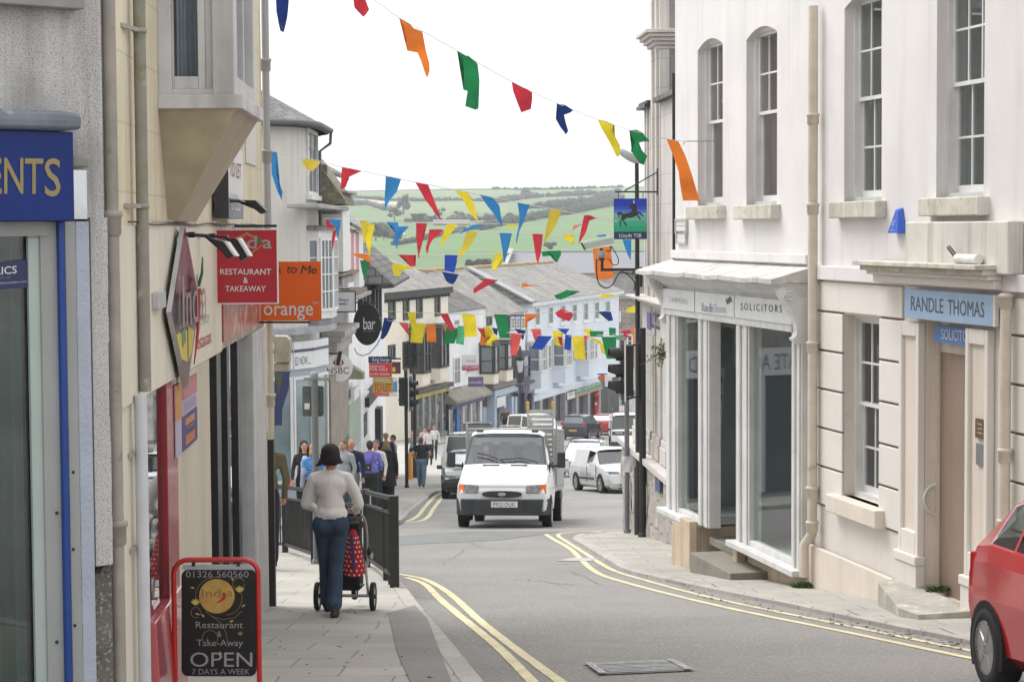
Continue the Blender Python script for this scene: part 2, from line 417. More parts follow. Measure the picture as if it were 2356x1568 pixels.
kr = [on_ground(u, v, KR) for u, v in ((2235,1467), (2093,1440), (1821,1384), (1689,1359), (1511,1322), (1433,1302), (1385,1275), (1340,1248), (1318,1236), (1330,1228), (1380,1223), (1440,1219))]
kr = [Vector((5.2, 8.0, 0))] + kr + [Vector((9, kr[-1].y+.9, 0)), Vector((26, kr[-1].y+1.6, 0))]
kl = [on_ground(u, v, KH) for u, v in ((1120,1568), (1000,1424), (958,1375), (935,1345), (912,1325))]
kl = [Vector((.35, 5, 0)), Vector((.1, 10, 0))] + kl + [Vector((-1.75, 26.4, 0)), Vector((-2.55, 28.0, 0)), Vector((-3.4, 30.3, 0)), Vector((-5.2, 32.2, 0)), Vector((-9, 33.2, 0)), Vector((-24, 34.0, 0))]
k2 = [Vector((-24, 40.0, 0)), Vector((-9, 40.4, 0)), Vector((-5.2, 41.0, 0)), Vector((-3.6, 42.2, 0))] + [on_ground(u, v, KH) for u, v in ((912,1197), (945,1170), (985,1140), (1003,1129))] + [Vector((-2.1, 70, 0)), Vector((-2.6, 90, 0)), Vector((-4.6, 118, 0)), Vector((-3.8, 130, 0)), Vector((1.2, 148, 0)), Vector((9.4, 176, 0)), Vector((17, 200, 0))]
k3 = [Vector((26, kr[-1].y+7.2, 0)), Vector((9, kr[-1].y+7.6, 0)), Vector((7.0, 55, 0)), Vector((7.2, 70, 0)), Vector((8, 100, 0)), Vector((10, 130, 0)), Vector((15, 160, 0)), Vector((26, 200, 0))]
def flat(P): return [Vector((p.x, p.y, 0)) for p in P]
def footway(name, kerb, inner, m, kw=.16, dz=KH):
 """kerb stones with a real step, and the paving behind them; inner = plan polyline of the back edge (same direction)"""
 K = smooth_path(flat(kerb), 5); n = len(K)
 side = []
 for i in range(n):
  d = (K[min(i+1,n-1)]-K[max(i-1,0)]).normalized(); side.append(Vector((-d.y, d.x, 0)))
 tgt = Vector((inner[len(inner)//2][0], inner[len(inner)//2][1], 0)); mid = n//2
 sg = 1 if side[mid].dot(tgt-K[mid]) > 0 else -1
 up = lambda p, h: Vector((p.x, p.y, hgt(p.y)+h))
 mb = MB(); back = []
 cum = 0
 for i in range(n): back.append(K[i]+side[i]*sg*kw)
 for i in range(n-1):
  a, b, c, d = K[i], K[i+1], back[i+1], back[i]
  mb.face([up(a,-.2), up(b,-.2), up(b,dz-.02), up(a,dz-.02)], GRANITE)
  ai, bi = a+side[i]*sg*.025, b+side[i+1]*sg*.025
  mb.face([up(a,dz-.02), up(b,dz-.02), up(bi,dz), up(ai,dz)], GRANITE)
  mb.face([up(ai,dz), up(bi,dz), up(c,dz), up(d,dz)], GRANITE)
 struct(mb.build(name.replace('pavement', 'kerb'), local=True))
 mb = MB(); I = [Vector((p[0], p[1], 0)) for p in inner]
 L = [0]
 for p, q in zip(I, I[1:]): L.append(L[-1]+(q-p).length)
 def samp(t):
  t *= L[-1]
  for i in range(len(I)-1):
   if t <= L[i+1]+1e-9: return I[i].lerp(I[i+1], (t-L[i])/max(1e-9, L[i+1]-L[i]))
  return I[-1]
 KL = [0]
 for p, q in zip(back, back[1:]): KL.append(KL[-1]+(q-p).length)
 nn = 5
 for i in range(n-1):
  ta, tb = KL[i]/KL[-1], KL[i+1]/KL[-1]; ia, ib = samp(ta), samp(tb)
  for j in range(nn):
   q = [back[i].lerp(ia, j/nn), back[i+1].lerp(ib, j/nn), back[i+1].lerp(ib, (j+1)/nn), back[i].lerp(ia, (j+1)/nn)]
   mb.face([up(p, dz-.004) for p in q], m)
 return struct(mb.build(name, local=True))
LX = lambda y: -1.6-.0387*y
footway('pavement', kl, [(LX(5)-.4,5), (LX(19)-.4,19.0), (LX(19.2)-.5,19.3), (-6,19.6), (-24,20.5)], SLABS)
footway('pavement', kr, [(7.2,6), (4.6,17.4), (3.5,22.7), (3.0,27.6), (2.5,38.8), (26,40.0)], SLABS, dz=KR)
footway('pavement', k2, [(-24,44), (-5.2,44), (-5.2,62), (-5.2,80), (-8.4,122), (-8.2,127), (4.5,170), (15,204)], SLABS)
footway('pavement', k3, [(40,56), (16,58), (18,100), (22,140), (40,200)], SLABS)
pa = [on_ground(u, v, KH+.004) for u, v in ((1040,1568), (985,1424), (955,1390), (893,1408), (915,1500), (945,1568))]
mb = MB(); mb.face([Vector((p.x, p.y, hgt(p.y)+KH+.002)) for p in pa], ASPHALT_PATCH); struct(mb.build('pavement', local=True))
def ribbon(mb, pts, w, dz, m, uv=True, wob=.006):
 P = smooth_path([on_ground(u, v, dz) for u, v in pts] if uv else pts, 8); n = len(P)
 for i in range(n-1):
  q = []
  for k in (i, i+1):
   d = (P[min(k+1,n-1)]-P[max(k-1,0)]); d.z = 0; d.normalize(); s_ = Vector((-d.y, d.x, 0))*w/2
   j = wob*math.sin(k*2.3)
   q.append((P[k]-s_*(1+j*10), P[k]+s_*(1-j*8)))
  (a, b), (c, d2) = q
  mb.face([Vector((p.x, p.y, hgt(p.y)+dz)) for p in (a, c, d2, b)], m)
mb = MB()
ribbon(mb, ((913,1319), (950,1325), (983,1334), (1033,1363), (1104,1426), (1180,1486), (1308,1580)), .085, .005, YELLOW)
ribbon(mb, ((934,1327), (960,1335), (983,1347), (1016,1380), (1104,1452), (1160,1500), (1238,1580)), .085, .005, YELLOW)
struct(mb.build('road_marking', local=True))
mb = MB()
ribbon(mb, ((1255,1228), (1280,1243), (1314,1263), (1364,1310), (1433,1337), (1639,1389), (1935,1450), (2243,1514), (2500,1562)), .085, .005, YELLOW)
ribbon(mb, ((1442,1219), (1380,1220), (1310,1224), (1284,1230), (1306,1246), (1344,1270), (1403,1307), (1472,1330), (1639,1374), (1935,1435), (2243,1497), (2500,1545)), .075, .005, YELLOW)
struct(mb.build('road_marking', local=True))
mb = MB()
ribbon(mb, ((905,1203), (940,1197), (962,1185), (978,1165), (998,1143), (1012,1134)), .11, .005, YELLOW)
ribbon(mb, ((925,1203), (965,1198), (985,1188), (998,1168), (1018,1143), (1032,1134)), .11, .005, YELLOW)
struct(mb.build('road_marking', local=True))
BOLD[0] = 0.0
# ================================================================== RIGHT: the rendered corner house with the bay shopfront
RF = Fac((3.25+.2115*10.7, 12), (3.25-.2115*4.9, 27.6))
A_ = U_(1560, 0, .4464); B_ = U_(2000, 0, .4466); C_ = U_(2000, 640, .612); D_ = U_(1560, 640, .5482); E1 = U_(1640, 720, .24235); E2 = U_(1560, 560, .19133); E3 = U_(1560, 1080, .2551)
PINK = mat('pale_pink_render', (.71,.69,.69), .85, .07, 1.2, bump=.12, bscale=50, streak=.14, spots=(((.56,.53,.50), 2.2, .68, .95), ((.45,.42,.38), 9, .74, .84)))
PEACH = mat('peach_masonry_paint', (.70,.625,.555), .85, .08, 1.3, bump=.15, bscale=60, streak=.12, spots=(((.50,.43,.36), 2.0, .64, .9), ((.36,.32,.27), 11, .72, .8)))
PEACH_W = mat('pale_peach_blocks', (.72,.68,.64), .85, .06, 1.2, bump=.12, bscale=50, streak=.08, spots=(((.52,.47,.41), 2.4, .64, .9),))
GROOVE = mat('dark_joint', (.20,.17,.145), .95)  # joints coloured darker than the blocks
SILL_ST = mat('lichened_sill', (.62,.59,.53), .9, .2, 3, bump=.3, streak=.35, spots=(((.36,.34,.25), 9, .55, .75),))
PIPE_P = mat('cream_painted_pipe', (.62,.55,.46), .6, .15, 4, streak=.3, spots=(((.32,.22,.14), 7, .64, .8),))
PURPLE_BLIND = mat('plum_board', (.25,.13,.135), .8, .15, 2)
CURT = mat('grey_net_curtain', (.30,.29,.275), .9, .1, 6)
solid = thing('rendered_house', 'pale pink rendered corner house with tall sash windows and a white bay shopfront', 'building', (RF.P(6,0,0).x, RF.P(6,0,0).y, hgt(18)))
sR = lambda Z, x, y: RF.s_of(*Z(x, y))
zR = lambda Z, x, y, o=0: RF.sz(*Z(x, y), o)[1]
ST1, ST0 = zR(C_, 58, 36), zR(C_, 60, 93)
s_pipe = sR(C_, 48, 600)
s_end = RF.L
UP = []
def upop(Z, xl, xr, ysill, yl, crown, frame_l, mrail_y):
 s1 = sR(Z, xl, (ysill+yl)/2); s0 = sR(Z, xr, (ysill+yl)/2)
 return dict(s0=s0, s1=s1, z0=zR(Z, xl, ysill), z1=zR(Z, xl, yl), zc=zR(Z, xl, yl)+.11, zm=RF.sz(*Z(frame_l, mrail_y), -.16)[1])
W1 = upop(A_, 413, 553, 1155, 285, 240, 470, 690); W2 = upop(A_, 685, 857, 1150, 226, 170, 750, 640)
W3 = upop(B_, 248, 458, 1130, 52, -15, 320, 562); W4 = upop(B_, 765, 1032, 1108, -60, -120, 835, 482)
W4['z1'] = W3['z1']; W4['zc'] = W3['zc']
UPW = [W1, W2, W3, W4]
ZT = 6.6
mb = MB()
wall(mb, RF, -6, s_end, (ST0+ST1)/2, ZT, [(w['s0'], w['s1'], w['z0'], w['zc']) for w in UPW], .30, PINK, back=9)
for w in UPW:     # segmental heads: solid spandrels fill the corners of each opening
 a, b = w['s0'], w['s1']; n = 10; c = (a+b)/2
 zf = lambda s: w['z1']+(w['zc']-w['z1'])*(1-((s-c)/((b-a)/2))**2)
 for i in range(n):
  x0, x1 = a+(b-a)*i/n, a+(b-a)*(i+1)/n
  p = [(x0, zf(x0)), (x1, zf(x1)), (x1, w['zc']), (x0, w['zc'])]
  mb.face([RF.P(x, 0, z) for x, z in p], PINK); mb.face([RF.P(p[0][0],0,p[0][1]), RF.P(p[1][0],0,p[1][1]), RF.P(p[1][0],-.30,p[1][1]), RF.P(p[0][0],-.30,p[0][1])], PINK)
mb.build('upper_wall', solid)
for i, w in enumerate(UPW):
 lowp = (i < 2)
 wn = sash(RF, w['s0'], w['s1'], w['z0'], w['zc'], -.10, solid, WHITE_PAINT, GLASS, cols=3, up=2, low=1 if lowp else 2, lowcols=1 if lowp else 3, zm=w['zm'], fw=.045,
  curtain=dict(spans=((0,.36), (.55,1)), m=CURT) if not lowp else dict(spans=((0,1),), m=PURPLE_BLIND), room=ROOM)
 b = MB(); fbox(b, RF, w['s0']-.13, w['s1']+.15, w['z0']-.17, w['z0'], -.12, .12, SILL_ST); b.build('sill', wn, bevel=.012)
gw = dict(s0=sR(C_, 332, 600), s1=sR(C_, 181, 600), z0=zR(C_, 205, 985), z1=zR(C_, 181, 236))
dr = dict(s0=sR(C_, 702, 800), s1=sR(C_, 511, 800), z0=hgt(19)+.16, z1=zR(C_, 511, 262))
bay_s0 = sR(D_, 806, 800); bay_s1 = RF.s_of(*D_(196, 800), .12); bay_z1 = zR(D_, 790, 110)
mb = MB()
wall(mb, RF, -6, s_end, -4.2, (ST0+ST1)/2-.003, [(gw['s0'], gw['s1'], gw['z0'], gw['z1']), (dr['s0'], dr['s1'], -4.2, dr['z1']), (bay_s0+.12, s_end-.12, -4.2, ST0-.25)], .22, PEACH_W, PEACH, back=9)
mb.build('lower_wall', solid)
mb = MB(); fbox(mb, RF, -6, s_pipe-.04, ST0, ST1, .003, .07, PINK)
fbox(mb, RF, s_pipe+.05, s_end+.03, zR(A_, 300, 1446), zR(A_, 300, 1400), .003, .06, PINK); mb.build('string_course', solid, bevel=.01)
zs_j = [zR(C_, 75, y) for y in (222, 380, 536, 694, 850, 1006)]
rust = MB()
top = ST0-.02
sd1 = sR(C_, 428, 700); sw0, sw1 = gw['s0'], gw['s1']
for i, zz in enumerate(zs_j+[zs_j[-1]-.0]):
 if i == len(zs_j): break
 z_hi = top if i == 0 else zs_j[i-1]-.012
 z_lo = zz+.012
 for (a, b) in ((sw1, s_pipe-.07), (sd1+.02, sw0)) if i > 0 else ((sd1+.02, s_pipe-.07),):
  fbox(rust, RF, a, b, z_lo, z_hi, .002, .028, PEACH_W)
 for (a, b) in ((sw1-.0, s_pipe-.07), (sd1+.02, sw0)): fquad(rust, RF, a, b, zz-.012, zz+.012, .004, GROOVE)
 sr0 = sR(C_, 862, 700)
 fbox(rust, RF, -6, sr0, z_lo-.03, z_hi-.03, .002, .028, PEACH_W); fquad(rust, RF, -6, sr0, zz-.042, zz-.018, .004, GROOVE)
rust.build('rustication', solid, bevel=.008)
mb = MB(); pz = zR(C_, 60, 1172)
fbox(mb, RF, sd1+.03, s_pipe-.02, -4.2, pz, .03, .075, PEACH); mb.build('plinth', solid, bevel=.015)
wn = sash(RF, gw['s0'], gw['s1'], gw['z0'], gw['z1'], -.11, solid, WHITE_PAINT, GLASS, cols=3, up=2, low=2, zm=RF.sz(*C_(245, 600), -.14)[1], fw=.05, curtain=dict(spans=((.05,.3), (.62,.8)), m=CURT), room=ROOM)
b = MB(); fbox(b, RF, gw['s0']-.16, gw['s1']+.22, gw['z0']-.19, gw['z0'], -.1, .13, PEACH); b.build('sill', wn, bevel=.015)
pl0, pl1 = sR(C_, 511, 800), sR(C_, 430, 800); pr0, pr1 = sR(C_, 795, 800), sR(C_, 702, 800)
zcap = zR(C_, 430, 262); zft = zR(C_, 460, 1205)
for (a, b, nm) in ((pl0, pl1, 0), (pr0, pr1, 1)):
 mb = MB(); g = hgt(20)-.1
 pa_, pb_ = a+.07, b-.07; pt, pbm = zcap-.14, zft+.22
 fbox(mb, RF, a, pa_, zft, zcap, .002, .075, PEACH_W); fbox(mb, RF, pb_, b, zft, zcap, .002, .075, PEACH_W)
 fbox(mb, RF, pa_, pb_, pt, zcap, .002, .075, PEACH_W); fbox(mb, RF, pa_, pb_, zft, pbm, .002, .075, PEACH_W); fquad(mb, RF, pa_, pb_, pbm, pt, .04, PEACH)
 fbox(mb, RF, a-.03, b+.03, zft-.09, zft, .002, .115, PEACH_W); fbox(mb, RF, a-.02, b+.02, g-.5, zft-.09, .002, .10, PEACH_W)
 mb.build('pilaster', solid, bevel=.01)
mb = MB(); dd = -.13
fbox(mb, RF, dr['s0'], dr['s1'], -4.2, dr['z0'], -1.0, -.01, SILL_ST)
mb.build('threshold', solid)
PORCH_BROWN = mat('shaded_porch_brown', (.285,.21,.165), .6, .1, 1.5, streak=.1)  # shade on the porch side wall, put into the brown of this leaf
mb = MB(); fbox(mb, RF, dr['s0']+.0, dr['s1']-.05, dr['z0'], dr['z1']-.3, dd-.05, dd, PORCH_BROWN); fbox(mb, RF, dr['s1']-.05, dr['s1'], dr['z0'], dr['z1'], dd-.08, dd+.03, PEACH)
fbox(mb, RF, dr['s0'], dr['s1']-.05, dr['z1']-.3, dr['z1'], dd-.06, dd-.01, PEACH)
dor = mb.build('door', solid)
hs = dr['s1']-.02
hz0, hz1 = RF.sz(*C_(560, 1072), .0)[1], RF.sz(*C_(570, 945), .0)[1]
mb = MB(); mb.tube(smooth_path([RF.P(hs, dd+.03, hz0), RF.P(hs, dd+.11, hz0+.05), RF.P(hs, dd+.15, (hz0+hz1)/2), RF.P(hs, dd+.11, hz1-.05), RF.P(hs, dd+.02, hz1)], 5), .016, WHITE_PAINT, 8); mb.build('handle', dor)
hz = zR(C_, 360, 105); h1 = zR(C_, 340, 52)
mb = MB(); ha, hb = sR(C_, 850, 80), sR(C_, 360, 80)
for i, (z0, z1, o) in enumerate(((hz-.0, hz+.08, .08), (hz+.08, hz+.12, .14), (hz+.12, hz+.17, .2), (hz+.17, hz+.215, .27))):
 fbox(mb, RF, ha-.0-o*.3, hb+o*.4, z0, z1, .07, o+.07, SILL_ST if i > 1 else PEACH_W)
mb.build('door_hood', solid, bevel=.008)
mb = MB(); fbox(mb, RF, RF.s_of(*B_(1165, 1300), .15), RF.s_of(*B_(588, 1300), .15), ST1+.0, zR(B_, 590, 1243), .003, .15, mat('stained_pale_render', (.62,.60,.56), .9, .15, 1.5, streak=.5, bump=.2)); mb.build('blocking_course', solid, bevel=.012)
mb = MB(); q0 = RF.P(sR(B_, 1120, 1500), .2, hz+.26); q1 = RF.P(sR(B_, 1010, 1490), .22, hz+.26)
mb.tube([q0, q1], .045, WHITE_PAINT, 12); mb.tube([q1, RF.P(sR(B_, 975, 1480), .22, hz+.33), RF.P(sR(B_, 960, 1468), .22, hz+.36)], .02, BLACK_PLASTIC, 8); mb.build('overflow_pipe', solid)
mb = MB()
sa, sb = sR(C_, 700, 1400), RF.s_of(*C_(370, 1365), .25); stz = RF.sz(*C_(335, 1372), .5)[1]
pts = [RF.P(RF.s_of(*C_(335, 1372), .30), .34, stz), RF.P(RF.s_of(*C_(400, 1352), 0.02), .02, stz), RF.P(dr['s0']-.2, .02, stz), RF.P(dr['s0']-.25, .62, stz), RF.P(dr['s0']+.1, .66, stz)]
mb.prism([Vector((p.x, p.y, stz-.5)) for p in pts], (0, 0, .5), mat('worn_stone_step', (.42,.40,.36), .9, .25, 3, bump=.4, spots=(((.6,.58,.52), 6, .55, .7), ((.2,.22,.13), 9, .68, .8)))); mb.build('door_step', solid, bevel=.012)
def rpipe(Z, x, ytop, ybot, o, r, joints, foot=False):
 s_, _ = RF.sz(*Z(x, (ytop+ybot)/2), o); zt = RF.sz(*Z(x, ytop), o)[1]; zb = RF.sz(*Z(x, ybot), o)[1]; p = RF.P(s_, o, 0)
 m_ = MB(); vpipe(m_, p.x, p.y, zb, zt, r, PIPE_P, [RF.sz(*Z(x, j), o)[1] for j in joints])
 if foot:
  q = RF.P(s_+.09, o+.06, 0); m_.tube([(p.x,p.y,zb), (p.x,p.y,zb-.06), (q.x,q.y,zb-.2), (q.x,q.y,zb-.55)], r, PIPE_P, 12)
 m_.build('drainpipe', solid)
rpipe(C_, 52, -1020, 1110, .10, .052, (-558, -192, 372, 965, 1105), True)
rpipe(C_, 838, 150, 1180, .10, .048, (185, 815, 1105))
BO = .14                                   # plane of the shop windows
zB = lambda Z, x, y, o=BO: RF.sz(*Z(x, y), o)[1]
sB = lambda Z, x, y, o=BO: RF.s_of(*Z(x, y), o)
zsill = zB(E3, 1080, 1075, BO+.08); zhead = zB(E1, 980, 390); zfas0 = zB(E1, 820, 300, BO+.06); zfas1 = zB(E1, 815, 75, BO+.06)
zcor1 = zB(E2, 900, 665, BO+.32)
L0, L1 = sB(E3, 745, 500), sB(E3, 412, 400)          # left window block
R0, R1 = sB(E3, 1738, 700), sB(E3, 1095, 600)        # right window block (with its pilasters)
WPT = mat('white_shopfront_paint', (.66,.66,.655), .5, .12, 3, streak=.22, spots=(((.40,.38,.35), 8, .70, .82),))
sf = MB()
def post(a, b, z0, z1, o=BO):                         # a moulded pilaster: board plus two raised fillets
 a, b = min(a, b), max(a, b); w = b-a
 fbox(sf, RF, a, b, z0, z1, o-.16, o, WPT)
 fbox(sf, RF, a+w*.08, a+w*.30, z0, z1, o, o+.022, WPT); fbox(sf, RF, a+w*.55, a+w*.8, z0, z1, o, o+.03, WPT)
post(sB(E3, 525, 500), L1, zsill, zhead)
post(sB(E3, 845, 500)+.05, sB(E3, 725, 500), zsill-.02, zhead)
post(sB(E3, 1225, 600), R1, zsill-.02, zhead)
post(R0, sB(E3, 1645, 700), zsill-.06, bay_z1)
fbox(sf, RF, sB(E3, 725, 500)-.02, L1+.07, zsill-.07, zsill, -.1, BO+.12, WPT)
fbox(sf, RF, R0-.03, R1+.04, zsill-.07, zsill, -.1, BO+.12, WPT)
fbox(sf, RF, sB(E3, 725, 500)+.0, sB(E3, 525, 500), zsill, zsill+.06, BO-.1, BO-.01, WPT)
fbox(sf, RF, sB(E3, 1645, 700), sB(E3, 1225, 600), zsill, zsill+.07, BO-.1, BO-.01, WPT)
fbox(sf, RF, R0+.2, L1+.02, zhead, zfas0, BO-.2, BO+.05, WPT)
fbox(sf, RF, R0+.05, L1+.03, zfas0, zfas1+.06, BO-.25, BO+.02, WPT)
for i in range(6): fbox(sf, RF, R0-.0, L1+.05+.03*i, zfas1+.04+(zcor1-.03-zfas1-.04)*i/6, zfas1+.04+(zcor1-.03-zfas1-.04)*(i+1)/6, -.05, BO+.06+.045*i, WPT)
xr = sB(E3, 725, 500)
fbox(sf, RF, xr+.0, xr+.07, zsill-.05, zsill+.06, -1.0, BO-.16, WPT); fbox(sf, RF, xr+.0, xr+.07, zhead-.12, zhead, -1.0, BO-.16, WPT)
fbox(sf, RF, xr+.0, xr+.07, zsill+.06, zhead-.12, -1.0, -.88, WPT); fbox(sf, RF, xr+.0, xr+.07, zsill+.06, zhead-.12, -.09, BO-.16, WPT)
shop = sf.build('shopfront', solid, bevel=.008)
g = MB(); fquad(g, RF, sB(E3, 725, 500), sB(E3, 525, 500), zsill+.02, zhead, BO-.06, GLASS); g.build('pane', shop)
g = MB(); fquad(g, RF, sB(E3, 1645, 700), sB(E3, 1225, 600), zsill+.02, zhead, BO-.06, GLASS); g.build('pane', shop)
g = MB(); g.face([RF.P(xr+.035, -.9, zsill), RF.P(xr+.035, BO-.16, zsill), RF.P(xr+.035, BO-.16, zhead), RF.P(xr+.035, -.9, zhead)], GLASS); g.build('pane', shop)
LEADW = mat('pale_weathered_lead', (.56,.55,.53), .7, .3, 3, bump=.5, bscale=7, spots=(((.33,.32,.31), 3, .55, .7), ((.7,.69,.67), 5, .6, .7)))
mb = MB(); zt_ = zR(A_, 300, 1450)
a, b = R0-.02, L1+.22
n = 12
for i in range(n):
 x0, x1 = a+(b-a)*i/n, a+(b-a)*(i+1)/n; w0, w1 = .03*math.sin(i*2.1), .02*math.sin((i+1)*2.1)
 mb.hexa([RF.P(x0,0,zcor1-.02), RF.P(x1,0,zcor1-.02), RF.P(x1,BO+.36+w1*.6,zcor1-.035+w1*.4), RF.P(x0,BO+.36+w0*.6,zcor1-.035+w0*.4), RF.P(x0,0,zt_-.01), RF.P(x1,0,zt_-.01), RF.P(x1,BO+.36+w1*.6,zcor1+.015+w1*.4), RF.P(x0,BO+.36+w0*.6,zcor1+.015+w0*.4)], LEADW)
mb.build('lead_roof', solid)
def console(sc, wd):
 m_ = MB(); zt2, zb2 = zcor1-.06, zB(E1, 1400, 560); H = zt2-zb2
 prof = [(.0,0), (.05,0), (.045,.03), (.09,.055), (.10,.10), (.065,.13), (.05,.20), (.06,.34), (.10,.50), (.17,.66), (.235,.80), (.26,.90), (.25,.97), (.22,1.0), (0,1.0)]
 pts = [RF.P(sc, BO+.0+x, zb2+y*H) for x, y in prof]
 m_.prism(pts, RF.e.to_3d()*wd, WPT)
 for k, s_ in ((0, sc-.006), (1, sc+wd+.006)):
  sp = []
  for i in range(26):
   t = i/25; a_ = t*4.2*math.pi; r_ = .075*(1-t*.85); sp.append(RF.P(s_, BO+.14+math.cos(a_)*r_, zt2-.13+math.sin(a_)*r_*1.1))
  m_.tube(sp, .011, WPT, 6)
 m_.build('console', shop)
console(R0, .13); console(L1-.10, .13)
BEIGE = mat('peach_stall_riser', (.56,.45,.34), .85, .18, 2, bump=.2, streak=.25, spots=(((.36,.30,.24), 5, .62, .8), ((.15,.15,.15), 13, .72, .8)))
mb = MB(); xR1 = R1
fbox(mb, RF, R0-.0, R1-.03, -4.2, zsill-.07, -.6, BO-.10, BEIGE); mb.build('stall_riser', solid, bevel=.015); mb = MB(); fbox(mb, RF, R1-.15, R1-.0, -4.2, zsill-.07, -.7, BO+.04, BEIGE)
mb.build('stall_riser_end', solid, bevel=.015); mb = MB(); fbox(mb, RF, xr, L1-.12, -4.2, zsill-.07, -1.3, BO-.04, BEIGE)
fbox(mb, RF, xr-.0, xr+.12, -4.2, zsill-.07, BO-.04, BO+.06, BEIGE)
mb.build('stall_riser', solid, bevel=.015); mb = MB()
c1, c2 = sB(E3, 640, 1200), sB(E3, 555, 1200); fbox(mb, RF, c1, c2, -4.2, zB(E3, 600, 875), BO-.04, BO+.12, BEIGE)
mb.build('stone_post', solid, bevel=.015); mb = MB()
c1, c2 = sB(E3, 545, 1200, .4), sB(E3, 452, 1200, .4); fbox(mb, RF, c1, c2, -4.2, zB(E3, 490, 850, .4), BO+.02, BO+.13, BEIGE)
mb.build('stone_post', solid, bevel=.015)
STEP = mat('dark_stone_step', (.25,.235,.20), .9, .25, 3, bump=.3, spots=(((.14,.15,.10), 3, .55, .8),))
mb = MB()
z1s = RF.sz(*E3(650, 1175), BO+.36)[1]
a_, b_ = sB(E3, 1040, 1360, BO+.36), sB(E3, 645, 1175, BO+.36)
fbox(mb, RF, a_, b_, z1s-.7, z1s, BO-.2, BO+.36, STEP)
z2s = RF.sz(*E3(895, 1020), .0)[1]
fbox(mb, RF, R1-.15, sB(E3, 895, 1050, .0), z1s, z2s, -1.3, BO-.06, STEP); mb.build('porch_step', solid, bevel=.012)
mb = MB(); INT = mat('shop_interior', (.36,.37,.39), .9, .15, 1)
zf = zsill-.1
fbox(mb, RF, R0+.1, L1-.05, zf-.1, zf, -3.2, -1.35, INT);
for q in (((R0+.05,-3.2),(L1,-3.2)), ((R0+.05,-.05),(R0+.05,-3.2)), ((L1,-.05),(L1,-3.2))):
 mb.face([RF.P(q[0][0],q[0][1],zf), RF.P(q[1][0],q[1][1],zf), RF.P(q[1][0],q[1][1],zfas1), RF.P(q[0][0],q[0][1],zfas1)], INT)
mb.face([RF.P(R0,-3.2,zhead+.02), RF.P(L1,-3.2,zhead+.02), RF.P(L1,-.05,zhead+.02), RF.P(R0,-.05,zhead+.02)], INT)
fbox(mb, RF, R1-.02, R1+.0, zf, zhead, -3.1, -.05, INT)                       # partition beside the porch
mb.face([RF.P(R0,-.02,zsill-.02), RF.P(R1-.03,-.02,zsill-.02), RF.P(R1-.03,-3,zsill-.02), RF.P(R0,-3,zsill-.02)], mat('cream_display_board', (.55,.53,.44), .8))
mb.face([RF.P(xr+.03,0,zsill-.01), RF.P(L1-.05,0,zsill-.01), RF.P(L1-.05,-1.2,zsill-.01), RF.P(xr+.03,-1.2,zsill-.01)], mat('pale_display_board', (.5,.55,.5), .8))
fbox(mb, RF, R0+.06, R1-.1, zsill+.9, zsill+.97, -1.5, -1.44, WPT)
mb.build('shop_interior', shop)
mb = MB(); sp = xr+.2
p0 = RF.P(xr+.12, -.10, zsill+.06); p1 = RF.P(xr+.11, -.20, zB(E1, 725, 850, -.1))
STRIPP = mat('white_banner', (.7,.74,.76), .6);
mb.bar(p0, p1, .11, .012, STRIPP, up=RF.e.to_3d())
for t, c in ((.12,'a04048'), (.3,'606a80'), (.46,'b02028'), (.56,'b02028'), (.64,'903038'), (.78,'507888'), (.9,'6a8fa8')):
 q = p0.lerp(p1, t); mb.bar(q-RF.e.to_3d()*.009, q-RF.e.to_3d()*.009+(p1-p0).normalized()*.08, .06, .004, mat('strip_print_'+c, lin(c), .6), up=RF.e.to_3d())
tag(mb.build('banner_strip'), 'tall narrow white strip with red print leaning inside the porch window', 'banner')
def on(F, Z, x, y, o): s_, z_ = F.sz(*Z(x, y), o); return F.P(s_, o, z_)
def rtext(mb, F, Z, tl, tr, br, bl, o, body, m, sp=1.0):
 """lettering whose box is given by its corners in a zoomed crop; the far/left corner has the larger s"""
 P00 = on(F, Z, *bl, o); P10 = on(F, Z, *br, o); P01 = on(F, Z, *tl, o); mb.text(body, P00, P10-P00, P01-P00, m, spacing=sp)
SIGN_W = mat('white_sign_board', (.70,.71,.72), .5, .06, 3, streak=.08)
INK = mat('dark_sign_lettering', (.09,.10,.13), .5); INK_FADED = mat('faded_lettering', (.46,.44,.46), .6); INK_BLUE = mat('grey_blue_lettering', (.33,.38,.50), .5)
OS = BO+.075
def board(F, s0, s1, z0, z1, o0, o1, m): b_ = MB(); fbox(b_, F, s0, s1, z0, z1, o0, o1, m); return b_
b0, b1, b2, b3, b4 = [sB(E1, x, 180, BO+.07) for x in (66, 393, 402, 802, 812)]
bR = R0+.13
m_ = board(RF, b1, b0, zfas0+.0, zfas1, BO+.051, BO+.07, SIGN_W); rtext(m_, RF, E1, (140,88), (322,112), (322,168), (140,140), OS, 'LAWYERS', INK_FADED, 1.25)
tag(m_.build('shop_sign'), 'left white fascia board on the bay reading LAWYERS in faded letters', 'sign', 'white fascia boards on the bay')
m_ = board(RF, b3, b2, zfas0+.0, zfas1, BO+.051, BO+.07, SIGN_W); rtext(m_, RF, E1, (470,150), (590,172), (590,252), (470,238), OS, 'Randle', INK_BLUE, .9); rtext(m_, RF, E1, (590,166), (720,180), (722,258), (590,252), OS, 'Thomas', mat('pale_lilac_lettering', (.50,.52,.62), .5), .9)
for k in range(3):
 x = 716+k*18; q = [on(RF, E1, *p, OS) for p in ((x, 118-k*14), (x+14, 112-k*14), (x+32, 158-k*12), (x+18, 170-k*12))]; m_.face(q, INK)
tag(m_.build('shop_sign'), 'middle white fascia board on the bay with blue lettering and three slanted strokes', 'sign', 'white fascia boards on the bay')
